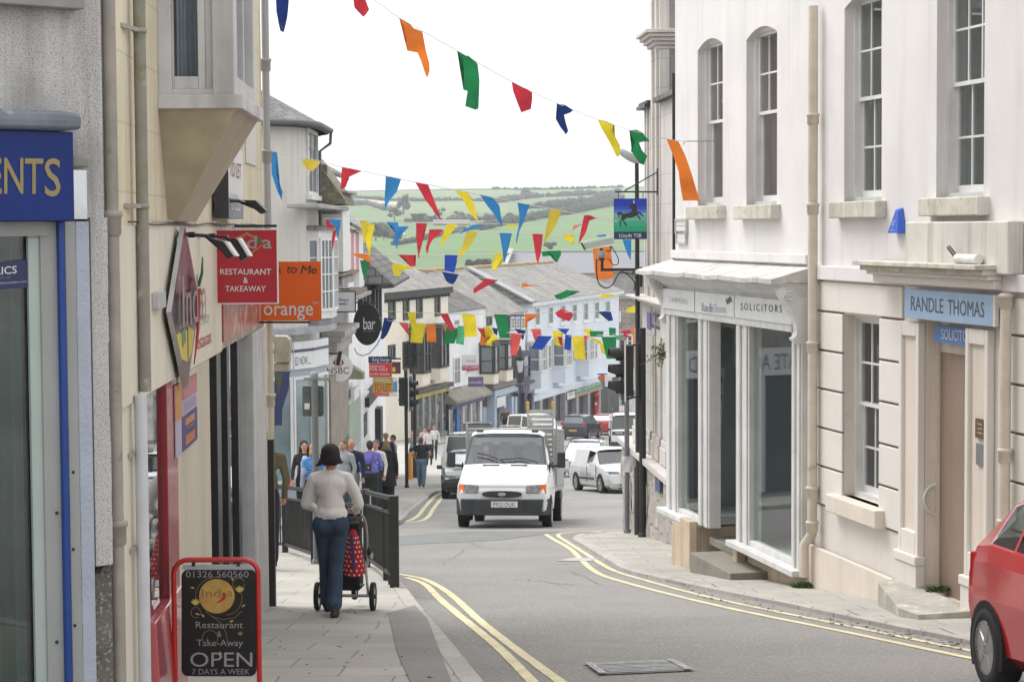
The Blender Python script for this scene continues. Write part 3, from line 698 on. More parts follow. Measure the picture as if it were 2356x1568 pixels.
m_ = board(RF, bR, b4, zfas0+.0, zfas1, BO+.051, BO+.07, SIGN_W); rtext(m_, RF, E1, (872,152), (1296,180), (1296,250), (872,222), OS, 'SOLICITORS', INK, 1.45)
tag(m_.build('shop_sign'), 'right white fascia board on the bay reading SOLICITORS in spaced capitals', 'sign', 'white fascia boards on the bay')
SKYB = mat('pale_blue_sign', (.33,.47,.66), .5, .06, 3, streak=.1)
so = lambda x: RF.s_of(*C_(x, 210), .115)
zs0, zs1 = RF.sz(*C_(430, 250), .115)[1], RF.sz(*C_(427, 134), .115)[1]
m_ = board(RF, so(788), so(426), zs0, zs1, .08, .115, SKYB)
fbox(m_, RF, so(797), so(788.5), zs0, zs1, .08, .115, PEACH_W)
rtext(m_, RF, C_, (453,163), (585,176), (585,234), (453,220), .118, 'RANDLE', INK, 1.0); rtext(m_, RF, C_, (603,177), (752,192), (752,250), (603,237), .118, 'THOMAS', INK, 1.0)
for x, y, w in ((453,221,12), (603,236,10)): pass
tag(m_.build('door_sign'), 'pale blue sign with the name in thin dark capitals above the door', 'sign')
m_ = board(RF, dr['s0']+.002, RF.s_of(*C_(550, 310), -.02), RF.sz(*C_(551, 349), -.02)[1], RF.sz(*C_(551, 280), -.02)[1], -.06, -.02, mat('mid_blue_sign', (.10,.22,.52), .45, .05, 3))
rtext(m_, RF, C_, (577,296), (712,308), (712,352), (577,338), -.016, 'SOLICITORS', SIGN_W, .95)
tag(m_.build('door_sign'), 'small blue sign reading SOLICITORS in white inside the door recess', 'sign')
m_ = board(RF, sR(C_, 780, 700), sR(C_, 742, 700), zR(C_, 742, 738), zR(C_, 742, 660), .041, .062, mat('aged_brass', (.22,.16,.09), .4, metal=.7))
for k in range(3): fbox(m_, RF, sR(C_, 772, 700), sR(C_, 752, 700), zR(C_, 742, 684+k*18), zR(C_, 742, 678+k*18), .062, .065, mat('brass_lettering', (.40,.32,.2), .5))
tag(m_.build('name_plate'), 'brass name plate on the right door pilaster above a steel one', 'plate')
m_ = board(RF, sR(C_, 780, 800), sR(C_, 744, 800), zR(C_, 744, 848), zR(C_, 744, 762), .041, .06, mat('dull_steel', (.33,.32,.33), .4, metal=.6)); tag(m_.build('intercom_panel'), 'dull steel panel below the brass plate on the door pilaster', 'panel')
AL = mat('bright_blue_plastic', (.02,.10,.52), .4)
m_ = MB(); sc_, z0 = RF.sz(*B_(536, 1304), .06); z1 = RF.sz(*B_(545, 1162), .04)[1]
lo = [RF.P(sc_+.13,.003,z0), RF.P(sc_-.13,.003,z0), RF.P(sc_-.12,.10,z0-.0), RF.P(sc_+.12,.10,z0-.0)]; hi = [RF.P(sc_+.05,.003,z1), RF.P(sc_-.05,.003,z1), RF.P(sc_-.035,.05,z1-.02), RF.P(sc_+.035,.05,z1-.02)]
m_.hexa(lo+hi, AL)
al = tag(m_.build('alarm_box', bevel=.008), 'bright blue tapered alarm box on the pink wall', 'alarm')
t_ = MB(); yv = (hi[3]-lo[3]); t_.text('G', lo[3]+yv*.32-RF.e.to_3d()*.05+RF.n.to_3d()*.006, -RF.e.to_3d()*.07, yv*.22, mat('pale_blue_print', (.4,.5,.75), .5)); t_.text('alarm', lo[3]+yv*.1-RF.e.to_3d()*.07+RF.n.to_3d()*.006, -RF.e.to_3d()*.10, yv*.08, mat('pale_blue_print', 0)); t_.build('lettering', al)
for (tl, br, word, lb) in (((703,-50), (835,100), 'WENDRON', 'upper white cast plate of the street name, lettered WENDRON'), ((718,108), (830,240), 'STREET', 'lower white cast plate of the street name, lettered STREET')):
 s1, z1 = RF.sz(*E2(*tl)); s0, z0 = RF.sz(*E2(*br)); z0 = RF.sz(*E2(tl[0], br[1]))[1]
 m_ = board(RF, s0, s1, z0, z1, .003, .028, SIGN_W); frame4(m_, RF, s0-.02, s1+.02, z0-.02, z1+.02, .003, .04, .03, mat('grey_plate_edge', (.45,.44,.42), .7))
 m_.text(word, RF.P(s1-.04,.031,z0+.07), -RF.e.to_3d()*(s1-s0-.08), Vector((0,0,z1-z0-.14)), INK); tag(m_.build('street_sign'), lb, 'sign', 'street name plates')
def tuft(name, p, r, n, m, label, h=.12):
 m_ = MB(); rnd = random.Random(int(p.x*1000))
 for i in range(n):
  a = rnd.random()*6.28; q = p+Vector((math.cos(a)*rnd.random()*r, math.sin(a)*rnd.random()*r*.5, 0)); d = Vector((rnd.uniform(-1,1)*.05, rnd.uniform(-1,1)*.05, h*rnd.uniform(.4,1))); w = Vector((rnd.uniform(-1,1), rnd.uniform(-1,1), 0)).normalized()*.012
  m_.face([q-w, q+w, q+d*.6+w*1.3, q+d+Vector((d.x, d.y, 0)), q+d*.6-w], m)
 return tag(m_.build(name), label, 'plant')
WEED = mat('weed_green', (.08,.13,.03), .8, .3, 20)
tuft('weed_tuft', on_ground(*E3(1790, 1520), KR), .16, 120, WEED, 'small green weed tuft at the foot of the drainpipe by the bay', .07)
tuft('weed_tuft', RF.P(dr['s1']-.25, -.03, stz), .15, 50, WEED, 'green weeds in the corner of the door step', .07)
BOLD[0] = 0.008
# ================================================================== LEFT, near: estate agent's splayed corner and the cream restaurant
F1 = U_(0, 0, .36998); F2 = U_(0, 500, .39548); F3 = U_(0, 1080, .39795)
LF = Fac((LX(6), 6), (LX(19.35), 19.35))
def FY(y): return Fac((-60, y), (60, y))
CREAM = mat('cream_masonry_paint', (.72,.66,.50), .85, .12, 1.4, bump=.35, bscale=24, streak=.3, brick=dict(w=.9, h=.36, m=.006, c1=(.72,.66,.50), c2=(.70,.64,.48), cm=(.60,.55,.41)), spots=(((.45,.40,.28), 2.2, .66, .9), ((.25,.22,.16), 13, .74, .82)))
CREAM_S = mat('smooth_cream_fascia', (.73,.69,.58), .7, .07, 1.2, streak=.15)
PEBBLE = mat('pebbledash', (.70,.69,.68), .95, .12, 1.5, bump=.8, bscale=130, fleck=((.27,.26,.255), 185, .53, .69), streak=.55, spots=(((.33,.32,.31), 1.1, .52, .8),))
PEBBLE_D = mat('bare_dirty_stone', (.16,.15,.13), .95, .4, 4, bump=.8, bscale=40, fleck=((.35,.33,.28), 60, .55, .7))
GREYBLUE = mat('grey_blue_paint', (.40,.44,.52), .8, .12, 4, bump=.5, bscale=45, spots=(((.28,.28,.28), 14, .7, .8),))
ALU = mat('grey_aluminium', (.33,.34,.33), .45, .1, 2, streak=.12)
ALU2 = mat('pale_green_aluminium', (.40,.47,.44), .4, .1, 2)
BLUE = mat('deep_blue_fascia', (.006,.026,.165), .45, .15, 3, spec=.3)
BLUE_T = mat('blue_trim', (.008,.05,.25), .4, .1, 3)
GOLD = mat('dull_gold_lettering', (.30,.235,.10), .5, .1, 4)
PIPE_G = mat('grey_cast_pipe', (.36,.33,.29), .7, .22, 4, bump=.2, streak=.3, spots=(((.20,.17,.13), 9, .62, .75), ((.5,.47,.42), 6, .66, .8)))
PIPE_M = mat('mossy_pipe', (.33,.31,.27), .75, .25, 3, streak=.2, spots=(((.16,.17,.07), 3, .5, .68), ((.5,.48,.45), 7, .6, .72)))
PIPE_W = mat('white_pipe', (.62,.64,.68), .5, .1, 3, streak=.2)
PIPE_CR = mat('cream_pipe', (.58,.52,.42), .65, .15, 3, streak=.3, spots=(((.25,.2,.14), 10, .68, .8),))
cx, cy = LX(9.93), 9.93
d1 = Vector((1.24, 1)).normalized()
AF = Fac((cx-d1.x*6, cy-d1.y*6), (cx, cy)); A0 = AF.L      # s runs towards the street corner
agent = thing('agent_office', 'white pebbledashed office with a deep blue fascia and aluminium shopfront', 'building', (cx-1, cy-.8, hgt(9.5)))
sA = lambda Z, x, y, o=0: AF.s_of(*Z(x, y), o)
zA = lambda Z, x, y, o=0: AF.sz(*Z(x, y), o)[1]
FO = .16
zf1, zf0 = zA(F1, 250, 885, FO), zA(F1, 250, 1492, FO)
mb = MB(); sw = sA(F1, 690, 700)
zbot = zA(F1, 600, 1470)
wall(mb, AF, 0, sw, zbot, 7.0, [], .1, PEBBLE, back=5)
mb.build('upper_wall', agent)
mb = MB(); s0_, s1_ = 0, sA(F1, 640, 30, .2); fbox(mb, AF, s0_, s1_-.0, zA(F1, 560, 62, .1), zA(F1, 560, 62, .1)+.09, .003, .1, mat('grey_ledge', (.27,.26,.25), .7, .2, 4)); mb.build('window_ledge', agent, bevel=.006)
mb = MB(); zz = (zA(F1, 300, 745, FO)+zA(F1, 300, 885, FO))/2; hr = (zA(F1, 300, 745, FO)-zA(F1, 300, 885, FO))/2
se = sA(F1, 572, 830, FO+.06); n = 18; prof = []
for i in range(n): a = 2*math.pi*i/n; prof.append((.09+.12*math.copysign(abs(math.cos(a))**.45, math.cos(a)), zz+hr*math.copysign(abs(math.sin(a))**.55, math.sin(a))))
LEAD_D = mat('dark_dressed_lead', (.17,.20,.235), .5, .4, 2.2, bump=.5, bscale=8, spots=(((.10,.10,.07), 3, .55, .7), ((.38,.42,.46), 4, .62, .75)))
i0 = len(mb.v); ns = 22
rings = []
for k in range(ns+1):
 s_ = (se-2.2)+2.2*k/ns; w = 1+.02*math.sin(k*1.9)+(.035 if k % 7 == 3 else 0); sc_ = 1 if k < ns else .8
 rings.append([AF.P(s_, .09+(o-.09)*w*sc_, zz+(z-zz)*w*sc_) for o, z in prof])
for k in range(ns):
 for j in range(n): mb.face([rings[k][j], rings[k][(j+1)%n], rings[k+1][(j+1)%n], rings[k+1][j]], LEAD_D)
mb.face(rings[-1], LEAD_D)
mb.build('lead_capping', agent)
fa = MB(); sf1 = sA(F1, 500, 1200, FO)
fbox(fa, AF, 0, sf1, zf0, zf1, .003, FO, BLUE)
fas = fa.build('fascia', agent, bevel=.004)
t_ = MB()
for body, x0, x1, y0, y1 in (('N', 28, 158, 1066, 1306), ('T', 168, 292, 1070, 1306), ('S', 302, 410, 1068, 1322)):
 t_.text(body, on(AF, F1, x0, y1, FO+.004), on(AF, F1, x1, y1, FO+.004)-on(AF, F1, x0, y1, FO+.004), on(AF, F1, x0, y0, FO+.004)-on(AF, F1, x0, y1, FO+.004), GOLD)
t_.text('ESTATE AGE', on(AF, F1, -1500, 1306, FO+.004), on(AF, F1, 12, 1306, FO+.004)-on(AF, F1, -1500, 1306, FO+.004), on(AF, F1, 28, 1066, FO+.004)-on(AF, F1, 28, 1306, FO+.004), GOLD)
t_.build('lettering', fas)
mb = MB(); fbox(mb, AF, sf1+.001, sA(F1, 568, 1300), zA(F1, 540, 1480), zA(F1, 540, 1150), .003, .03, mat('mirror_end_board', (.5,.52,.53), .08, 0, metal=.9)); mb.build('end_board', agent)
mb = MB(); fbox(mb, AF, sf1, sA(F1, 600, 1100, .1), zA(F1, 550, 1132, .1), zA(F1, 550, 1055, .1), .031, .11, mat('grey_stone_bracket', (.30,.29,.26), .9, .3, 9, bump=.3)); mb.build('bracket', agent, bevel=.01)
g0 = -2.0
def strip(name, Z, x0, x1, o0, o1, m, zt=zf0-.003, bev=.004):
 b_ = MB(); fbox(b_, AF, sA(Z, x0, 500, o1), sA(Z, x1, 500, o1), g0, zt, o0, o1, m); return b_.build(name, agent, bevel=bev)
gpn = strip('pane', F3, -1500, 232, -.02, .0, glass_clear('greenish_shop_glass', (.62,.74,.70), 1.5)); mb = MB(); gx0, gx1 = sA(F3, -1500, 500), sA(F3, 300, 500); rn = random.Random(9)
cols_ = [mat('streak_slats_'+n, c, .9, .2, 3) for n, c in (('green', (.20,.25,.23)), ('pale', (.27,.33,.31)), ('dark', (.10,.125,.115)), ('brown', (.14,.11,.075)))]
for k in range(70): x = gx0+(gx1-gx0)*k/70; fbox(mb, AF, x, x+(gx1-gx0)/72, g0+(.0 if k % 9 else .5), zf0, -.30-.03*(k % 2)-.02*rn.random(), -.25, cols_[rn.choice((0,0,1,2,2,3))])  # slats added; their mixed colours stand in for streaky reflections in the glass
mb.build('streak_slats', gpn)
strip('door_frame', F3, 208, 284, .005, .03, ALU2); fr = strip('aluminium_frame', F3, 285, 402, .005, .045, ALU)
strip('blue_trim', F3, 403, 438, .005, .075, BLUE_T); strip('aluminium_frame', F3, 439, 505, .005, .05, ALU)
mb = MB()
for x, ys in ((360, (506, 1316)), (462, (250, 734)), (472, (1212,))):
 for y in ys: q = on(AF, F3, x, y, .053); mb.lathe([(.008,-.02), (.008,.0), (.004,.004)], BLACK_PLASTIC, Matrix.Translation(q) @ AF.n.to_3d().to_track_quat('Z','Y').to_matrix().to_4x4(), 8)
mb.build('screw', agent)
mb = MB(); fbox(mb, AF, 0, sA(F2, 300, 200, .05), zA(F2, 150, 228, .05), zf0-.003, .03, .06, ALU); mb.build('door_head', agent)
strip('pilaster', F3, 506, 592, -.1, .05, GREYBLUE, bev=.006)
mb = MB(); sx0, sx1 = sA(F3, 593, 500, .02), sA(F3, 700, 500, .02)
zbr = zA(F3, 640, 830)
rn = random.Random(4); st = 14
for i in range(st):
 z0, z1 = zbr+(zbot-zbr)*i/st, zbr+(zbot-zbr)*(i+1)/st; fbox(mb, AF, sx0, sx1-rn.random()*.008, z0, z1, -.1, .03, PEBBLE)
mb.build('pebble_strip', agent)
mb = MB(); fbox(mb, AF, sx0, sx1+.004, g0, zbr-.04, -.1, .012, PEBBLE_D)
mb.hexa([AF.P(sx0+.03,-.1,zbr-.04), AF.P(sx1,-.1,zbr-.04), AF.P(sx1,.01,zbr-.04), AF.P(sx0+.03,.01,zbr-.04), AF.P(sx0+.075,-.1,zbr+.04), AF.P(sx1,-.1,zbr+.04), AF.P(sx1,.008,zbr+.04), AF.P(sx0+.075,.008,zbr+.04)], PEBBLE_D); mb.build('bare_stone_base', agent, bevel=.01)
m_ = MB(); NAVY = mat('navy_plate', (.02,.03,.10), .4, .1, 3)
q = [on(AF, F2, *p, .012) for p in ((-260,440), (-260,585), (256,545), (252,360))]
m_.prism(q, AF.n.to_3d()*.006, NAVY)
t2 = lambda body, bl, br, tl, m: m_.text(body, on(AF, F2, *bl, .021), on(AF, F2, *br, .021)-on(AF, F2, *bl, .021), on(AF, F2, *tl, .021)-on(AF, F2, *bl, .021), m)
t2('RICS', (-33,472), (106,462), (-33,424), SIGN_W); t2('the mark of', (-90,505), (66,495), (-90,487), mat('faint_blue_lettering', (.16,.19,.30), .5)); t2('property professionalism worldwide', (-120,540), (232,516), (-120,524), mat('pale_blue_lettering', (.40,.43,.52), .5))
tag(m_.build('window_plate'), 'navy plate with white letters stuck on the glass under the blue fascia', 'sign')
rest = thing('restaurant_building', 'cream painted restaurant with a timber oriel window, drainpipes and a red-framed shop window', 'building', (LX(14)-.3, 14, hgt(14)))
sL = lambda Z, x, y, o=0: LF.s_of(*Z(x, y), o)
zL = lambda Z, x, y, o=0: LF.sz(*Z(x, y), o)[1]
s_c0 = sL(F1, 720, 900); s_c1 = LF.L
zfas = zL(F2, 960, 160); zfb = zL(F2, 950, 1208)
mb = MB(); wall(mb, LF, s_c0, s_c1, zfas+.001, 7.5, [], .1, CREAM, back=6); mb.build('upper_wall', rest)
s_fe = sL(F2, 1387, 900)
mb = MB(); fbox(mb, LF, s_c0+.25, s_fe, zfb, zfas, -.2, .02, CREAM_S); mb.build('fascia', rest, bevel=.006)
w0, w1, w2, w3, w4, w5 = [sL(F2, x, 1200) for x in (930, 1040, 1106, 1312, 1590, 1672)]
PLUM = mat('red_gloss_paint', (.33,.02,.03), .3, .15, 3, coat=.3); REDSILL = mat('weathered_red_gloss', (.50,.10,.12), .22, .15, 3, coat=.5, streak=.1)
mb = MB(); fbox(mb, LF, s_c0, w0, -3.5, zfas-.001, -.3, 0, CREAM_S); mb.build('cream_pier', rest, bevel=.01)
zs_ = zL(F3, 950, 1172)
mb = MB(); fquad(mb, LF, w0, w1+.02, zs_, zfb, -.02, GLASS)
pw = MB(); fbox(pw, LF, w1, w2, -3.5, zfb, -.03, .012, PLUM); pw = pw.build('window_frame', rest, bevel=.006); mb.build('pane', pw)
mb = MB(); g1 = hgt(11.5)+KH
mb.hexa([LF.P(w0,-.1,g1-.4), LF.P(w2-.02,-.1,g1-.4), LF.P(w2-.02,.07,g1-.4), LF.P(w0,.07,g1-.4), LF.P(w0,-.1,zs_), LF.P(w2-.02,-.1,zs_), LF.P(w2-.02,.03,zs_-.02), LF.P(w0,.03,zs_-.02)], REDSILL); mb.build('stall_riser', rest, bevel=.01)
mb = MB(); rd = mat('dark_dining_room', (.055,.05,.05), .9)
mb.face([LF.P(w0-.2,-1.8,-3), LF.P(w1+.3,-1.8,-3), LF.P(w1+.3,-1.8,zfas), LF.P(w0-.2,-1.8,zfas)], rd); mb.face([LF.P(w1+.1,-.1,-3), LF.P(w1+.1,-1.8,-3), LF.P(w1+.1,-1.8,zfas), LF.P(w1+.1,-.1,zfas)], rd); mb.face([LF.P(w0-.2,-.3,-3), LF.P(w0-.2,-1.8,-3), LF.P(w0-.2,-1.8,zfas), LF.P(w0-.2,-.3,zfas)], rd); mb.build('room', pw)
mb = MB(); fbox(mb, LF, w2+.002, w3, -3.5, zfb-.002, -.15, .015, mat('beige_pilaster', (.60,.55,.45), .8, .08, 2, streak=.2)); mb.build('pilaster', rest, bevel=.008)
DK = mat('near_black_frame', (.02,.02,.022), .35, .2, 4)
zhd = LF.sz(*F2(1400, 945))[1]
mb = MB(); fbox(mb, LF, s_fe+.002, s_c1-.02, zhd, zfas-.002, -.2, .0, mat('red_banner_painted_glare', (.30,.10,.09), .3, .5, 5, spots=(((.45,.42,.38), 6, .5, .6),)));  # pale spots are reflections painted into the red
mb.build('fascia', rest)
mb = MB(); fz0 = zL(F3, 1500, 790)
for k, (xa, xb) in enumerate(((1362, 1388), (1452, 1468), (1518, 1536))):
 fbox(mb, LF, sL(F2, xa, 1200), sL(F2, xb, 1200), -3.5, zhd-.002, -.08, .01 if k == 0 else -.02, DK)
fbox(mb, LF, w3+.005, w4-.0, -3.5, fz0-.35, -.12, -.03, DK)
dg = mb.build('glazing_frame', rest, bevel=.004); mb = MB(); fquad(mb, LF, w3+.004, w4, -3.2, zhd, -.05, GLASS); mb.build('pane', dg)
mb = MB();
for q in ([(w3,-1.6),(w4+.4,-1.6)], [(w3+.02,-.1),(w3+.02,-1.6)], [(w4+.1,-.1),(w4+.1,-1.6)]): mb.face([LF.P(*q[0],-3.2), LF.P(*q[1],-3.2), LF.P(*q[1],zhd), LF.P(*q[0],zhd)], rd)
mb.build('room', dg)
mb = MB(); fbox(mb, LF, w4+.002, w5, -3.5, zhd-.004, -.2, .02, mat('crazed_white_paint', (.58,.58,.58), .7, .15, 4, bump=.2, streak=.3, spots=(((.25,.22,.2), 13, .7, .8),))); mb.build('pillar', rest, bevel=.01)
mb = MB(); fbox(mb, LF, w5+.002, s_c1, -3.5, zhd-.004, -.2, .0, CREAM_S); mb.build('corner_pier', rest)
for k in range(1): pass
def lpipe(Z, x, ytop, ybot, o, r, m, joints, xe=None, name='drainpipe'):
 s_ = LF.s_of(*Z(x, (ytop+ybot)/2), o); zt = LF.sz(*Z(x, ytop), o)[1]; zb = LF.sz(*Z(x, ybot), o)[1]; p = LF.P(s_, o, 0)
 m_ = MB(); vpipe(m_, p.x, p.y, zb, zt, r, m, [LF.sz(*Z(x, j), o)[1] for j in joints]); return m_.build(name, rest), s_, p
lpipe(F2, 720, -1700, 3400, .03, .0335, PIPE_G, (150, 2125))
_, s_p2, pp2 = lpipe(F2, 895, -1700, 1222, .055, .033, PIPE_M, ())
lpipe(F2, 905, 1222, 3400, .055, .034, PIPE_W, ())
mb = MB()
for Z, y in ((F1, 178), (F1, 1388), (F3, 124), (F3, 720)):
 z = LF.sz(*Z(900, y), .055)[1]; mb = MB(); mb.lathe([(.036,-.012), (.039,-.012), (.039,.012), (.036,.012)], PIPE_G, Matrix.Translation((pp2.x, pp2.y, z)), 14); mb.bar(LF.P(s_p2-.02, .05, z), LF.P(s_p2-.30, .0, z), .02, .022, PIPE_G); mb.build('pipe_clip', rest)
pcx = at_y(613, 300, 19.4);
mb = MB(); vpipe(mb, pcx.x, pcx.y, at_y(613, 560, 19.4).z, 6.5, .036, mat('grey_plastic_pipe', (.36,.36,.37), .5, .08, 3), [at_y(610, 360, 19.4).z, at_y(608, 150, 19.4).z]); mb.build('drainpipe', rest)
mb = MB(); vpipe(mb, at_y(621,900,19.4).x, 19.4, at_y(621, 1010, 19.4).z, at_y(621, 560, 19.4).z-.01, .036, PIPE_CR, [at_y(621, 920, 19.4).z]); mb.build('drainpipe', rest)
mb = MB(); p = at_y(622, 1200, 19.42); mb.box((p.x, p.y, (hgt(19.4)+at_y(622,990,19.4).z)/2), (.088, .088, at_y(622,990,19.4).z-hgt(19.4)), mat('scuffed_black_guard', (.022,.02,.02), .5, .4, 8, spots=(((.2,.16,.13), 15, .72, .8),))); mb.build('pipe_guard', rest, bevel=.006)
oN = sL(F1, 1066, 500); oF = oN+1.45; PJ = .44
for _ in range(30):
 q = LF.P(oN, PJ, 0); r = ray(*F1(1580, 500)); PJ += (r.x*q.y - q.x)*.8
z_s1 = LF.sz(*F1(1066, 640))[1]; z_s0 = LF.sz(*F1(1066, 735))[1]; z_b = LF.sz(*F1(1135, 1495))[1]
OWH = mat('peeling_white_timber', (.55,.55,.56), .6, .15, 3, streak=.35, spots=(((.28,.27,.26), 9, .68, .78),)); CORB = mat('stained_cream_corbel', (.46,.40,.28), .85, .25, 2.2, bump=.15, bscale=40, spots=(((.30,.25,.16), 1.5, .5, .8), ((.14,.12,.08), 16, .7, .8)))
SOF = mat('brown_corbel_face', (.44,.375,.29), .8, .15, 2)
orl = MB()
zt_o = 6.5
def obar(s0, s1, o0, o1, z0, z1, m=None): fbox(orl, LF, s0, s1, z0, z1, o0, o1, m or OWH)
nx = lambda x: PJ*(x-1066)/(1580-1066)       # position across the near side (0 wall .. PJ outer)
obar(oN, oN+.09, 0, nx(1160), z_s1, zt_o); obar(oN, oN+.09, nx(1435), PJ, z_s1, zt_o)
zw = LF.sz(*F1(1300, 565), .25)[1]
obar(oN+.0, oN+.08, nx(1160), nx(1435), z_s1, zw)
obar(oN+.02, oN+.06, nx(1160), nx(1172), zw, zt_o); obar(oN+.02, oN+.06, nx(1335), nx(1385), zw, zt_o); obar(oN+.035, oN+.075, nx(1385), nx(1435), zw, zt_o)
zw2 = LF.sz(*F1(1260, 490), .2)[1]; obar(oN+.02, oN+.06, nx(1172), nx(1335), zw, zw2)
obar(oN+.09, oN+.22, PJ-.09, PJ, z_s1, zt_o); obar(oF-.1, oF, PJ-.09, PJ, z_s1, zt_o); obar(oN+.22, oF-.1, PJ-.08, PJ, z_s1, z_s1+.12); obar(oN+.7, oN+.76, PJ-.07, PJ-.005, z_s1+.12, zt_o)
obar(oF-.08, oF, 0, PJ-.09, z_s1, zt_o)
oriel = orl.build('oriel_window', rest, bevel=.006)
mb = MB(); fbox(mb, LF, oN-.03, oF+.04, z_s0, z_s1, .0, PJ+.05, OWH); mb.build('sill', oriel, bevel=.006)
mb = MB(); fquad(mb, FY(LF.P(oN+.04,0,0).y), LF.P(oN,.0,0).x+.02, LF.P(oN,PJ,0).x-.02, 0, 1, 0, GLASS) if False else mb.face([LF.P(oN+.045,.02,zw), LF.P(oN+.045,PJ-.05,zw), LF.P(oN+.045,PJ-.05,zt_o), LF.P(oN+.045,.02,zt_o)], GLASS)
mb.face([LF.P(oN+.2,PJ-.05,z_s1+.1), LF.P(oF-.1,PJ-.05,z_s1+.1), LF.P(oF-.1,PJ-.05,zt_o), LF.P(oN+.2,PJ-.05,zt_o)], GLASS); mb.build('pane', oriel)
mb = MB(); pts = []; BLUEC = mat('blue_grey_curtain', (.42,.45,.56), .9, .15, 3)
for i in range(13): pts.append((nx(1175)+(nx(1330)-nx(1175))*i/12, oN+.16+.02*(i % 2)))
for p, q in zip(pts, pts[1:]): mb.face([LF.P(p[1],p[0],zw), LF.P(q[1],q[0],zw), LF.P(q[1],q[0],zt_o), LF.P(p[1],p[0],zt_o)], BLUEC, True)
mb.build('curtain', oriel)
mb = MB(); mb.face([LF.P(oN+.3,.0,z_s1), LF.P(oN+.3,PJ-.09,z_s1), LF.P(oN+.3,PJ-.09,zt_o), LF.P(oN+.3,.0,zt_o)], ROOM); mb.build('room', oriel)
mb = MB();
top = [LF.P(oN-.0,.0,z_s0), LF.P(oF,.0,z_s0), LF.P(oF,PJ+.01,z_s0), LF.P(oN,PJ+.01,z_s0)]
bN, bF = sL(F1, 1135, 1495), sL(F1, 1135, 1495)+.95
bot = [LF.P(bN,.0,z_b), LF.P(bF,.0,z_b), LF.P(bF,.06,z_b), LF.P(bN,.06,z_b)]
mb.face([top[0], top[3], bot[3], bot[0]], CORB); mb.face([top[3], top[2], bot[2], bot[3]], SOF); mb.face([top[2], top[1], bot[1], bot[2]], CORB); mb.face(bot, SOF); mb.face(top, CORB); mb.build('corbel', rest)
mb = MB(); pts = []
for i in range(60): t = i/59; s_ = sL(F2, 930, 140)+(s_c1-.3-sL(F2, 930, 140))*t; pts.append(LF.P(s_, .03, zfas+.02+.004*math.sin(i*1.7)+.008*math.sin(i*.31)))
mb.tube(pts, .006, mat('pale_cable', (.5,.48,.45), .6), 6)
pts = []
for i in range(60): t = i/59; s_ = sL(F2, 770, 130)+(s_c1-.3-sL(F2, 770, 130))*t; pts.append(LF.P(s_, .035, zfas+.01+.007*math.sin(i*.5+1)))
mb.tube(pts, .005, BLACK_PLASTIC, 6); mb.build('cable', rest)
mb = MB(); fbox(mb, LF, sL(F2, 936, 640), sL(F2, 985, 640), zL(F2, 940, 690), zL(F2, 940, 585), .021, .06, mat('grey_box', (.45,.46,.47), .5)); mb.build('junction_box', rest, bevel=.004)
mb = MB(); fbox(mb, LF, sL(F1, 1650, 700), sL(F1, 1720, 700), zL(F1, 1660, 1100), zL(F1, 1660, 400), .002, .012, mat('white_filler', (.66,.65,.62), .8, .1, 3)); mb.build('filled_patch', rest, bevel=.004)
SR = mat('signal_red_board', (.44,.012,.03), .35, .08, 2, coat=.2); LETW = mat('white_lettering', (.72,.72,.72), .5); LGREY = mat('grey_lettering', (.33,.33,.34), .5)
def hang(name, label, cat, y, u0, v0, u1, v1, m, th=.02, edge=None, grp=None, rim=.012):
 F = FY(y); a = F.sz(u0, v1); b = F.sz(u1, v0); mb_ = MB(); fbox(mb_, F, a[0], b[0], a[1], b[1], -th, 0, m)
 if edge: frame4(mb_, F, a[0]-rim, b[0]+rim, a[1]-rim, b[1]+rim, -th-.004, .006, rim, edge)
 return mb_, F
def ptext(mb, F, o, u0, v0, u1, v1, body, m, sp=1.0, shear=0.0):
 """upright lettering in the picture box u0..u1, v0 (top) .. v1 (base line)"""
 P00 = F.P(*(lambda r: (r[0], o, r[1]))(F.sz(u0, v1, o))); P10 = F.P(*(lambda r: (r[0], o, r[1]))(F.sz(u1, v1, o))); P01 = F.P(*(lambda r: (r[0], o, r[1]))(F.sz(u0, v0, o)))
 mb.text(body, P00, P10-P00, P01-P00, m, spacing=sp, shear=shear)
def ppoly(mb, F, o, pts, m, th=0.0):
 P = [F.P(s_, o, z_) for s_, z_ in (F.sz(u, v, o) for u, v in pts)]
 if th: mb.prism(P, F.n.to_3d()*th, m)
 else: mb.face(P, m)
def pline(mb, F, o, pts, r, m): mb.tube([F.P(s_, o, z_) for s_, z_ in (F.sz(u, v, o) for u, v in pts)], r, m, 6)
def arc(cx, cy, rx, ry, a0, a1, n=24): return [(cx+rx*math.cos(math.radians(a0+(a1-a0)*i/n)), cy+ry*math.sin(math.radians(a0+(a1-a0)*i/n))) for i in range(n+1)]
def ell(cx, cy, rx, ry, n=36): return arc(cx, cy, rx, ry, 0, 360-360/n, n-1)
G2 = F2
m_, F = hang('s', '', '', 15.0, 497, 529, 636, 697, SR, .025, SIGN_W, rim=.008)
c = lambda x, y: G2(x, y)
ptext(m_, F, .004, *c(1392,434), *c(1714,470), 'RESTAURANT', LETW); ptext(m_, F, .004, *c(1538,488), *c(1568,524), '&', LETW); ptext(m_, F, .004, *c(1424,542), *c(1680,577), 'TAKEAWAY', LETW)
ptext(m_, F, .004, *c(1425,222), *c(1540,305), 'In', LGREY); ptext(m_, F, .004, *c(1560,225), *c(1625,305), 'd', LGREY); ptext(m_, F, .004, *c(1660,250), *c(1718,305), 'a', LGREY)
CHILI = mat('chili_red', (.42,.02,.02), .4); GREENL = mat('leaf_green', (.02,.16,.05), .5)
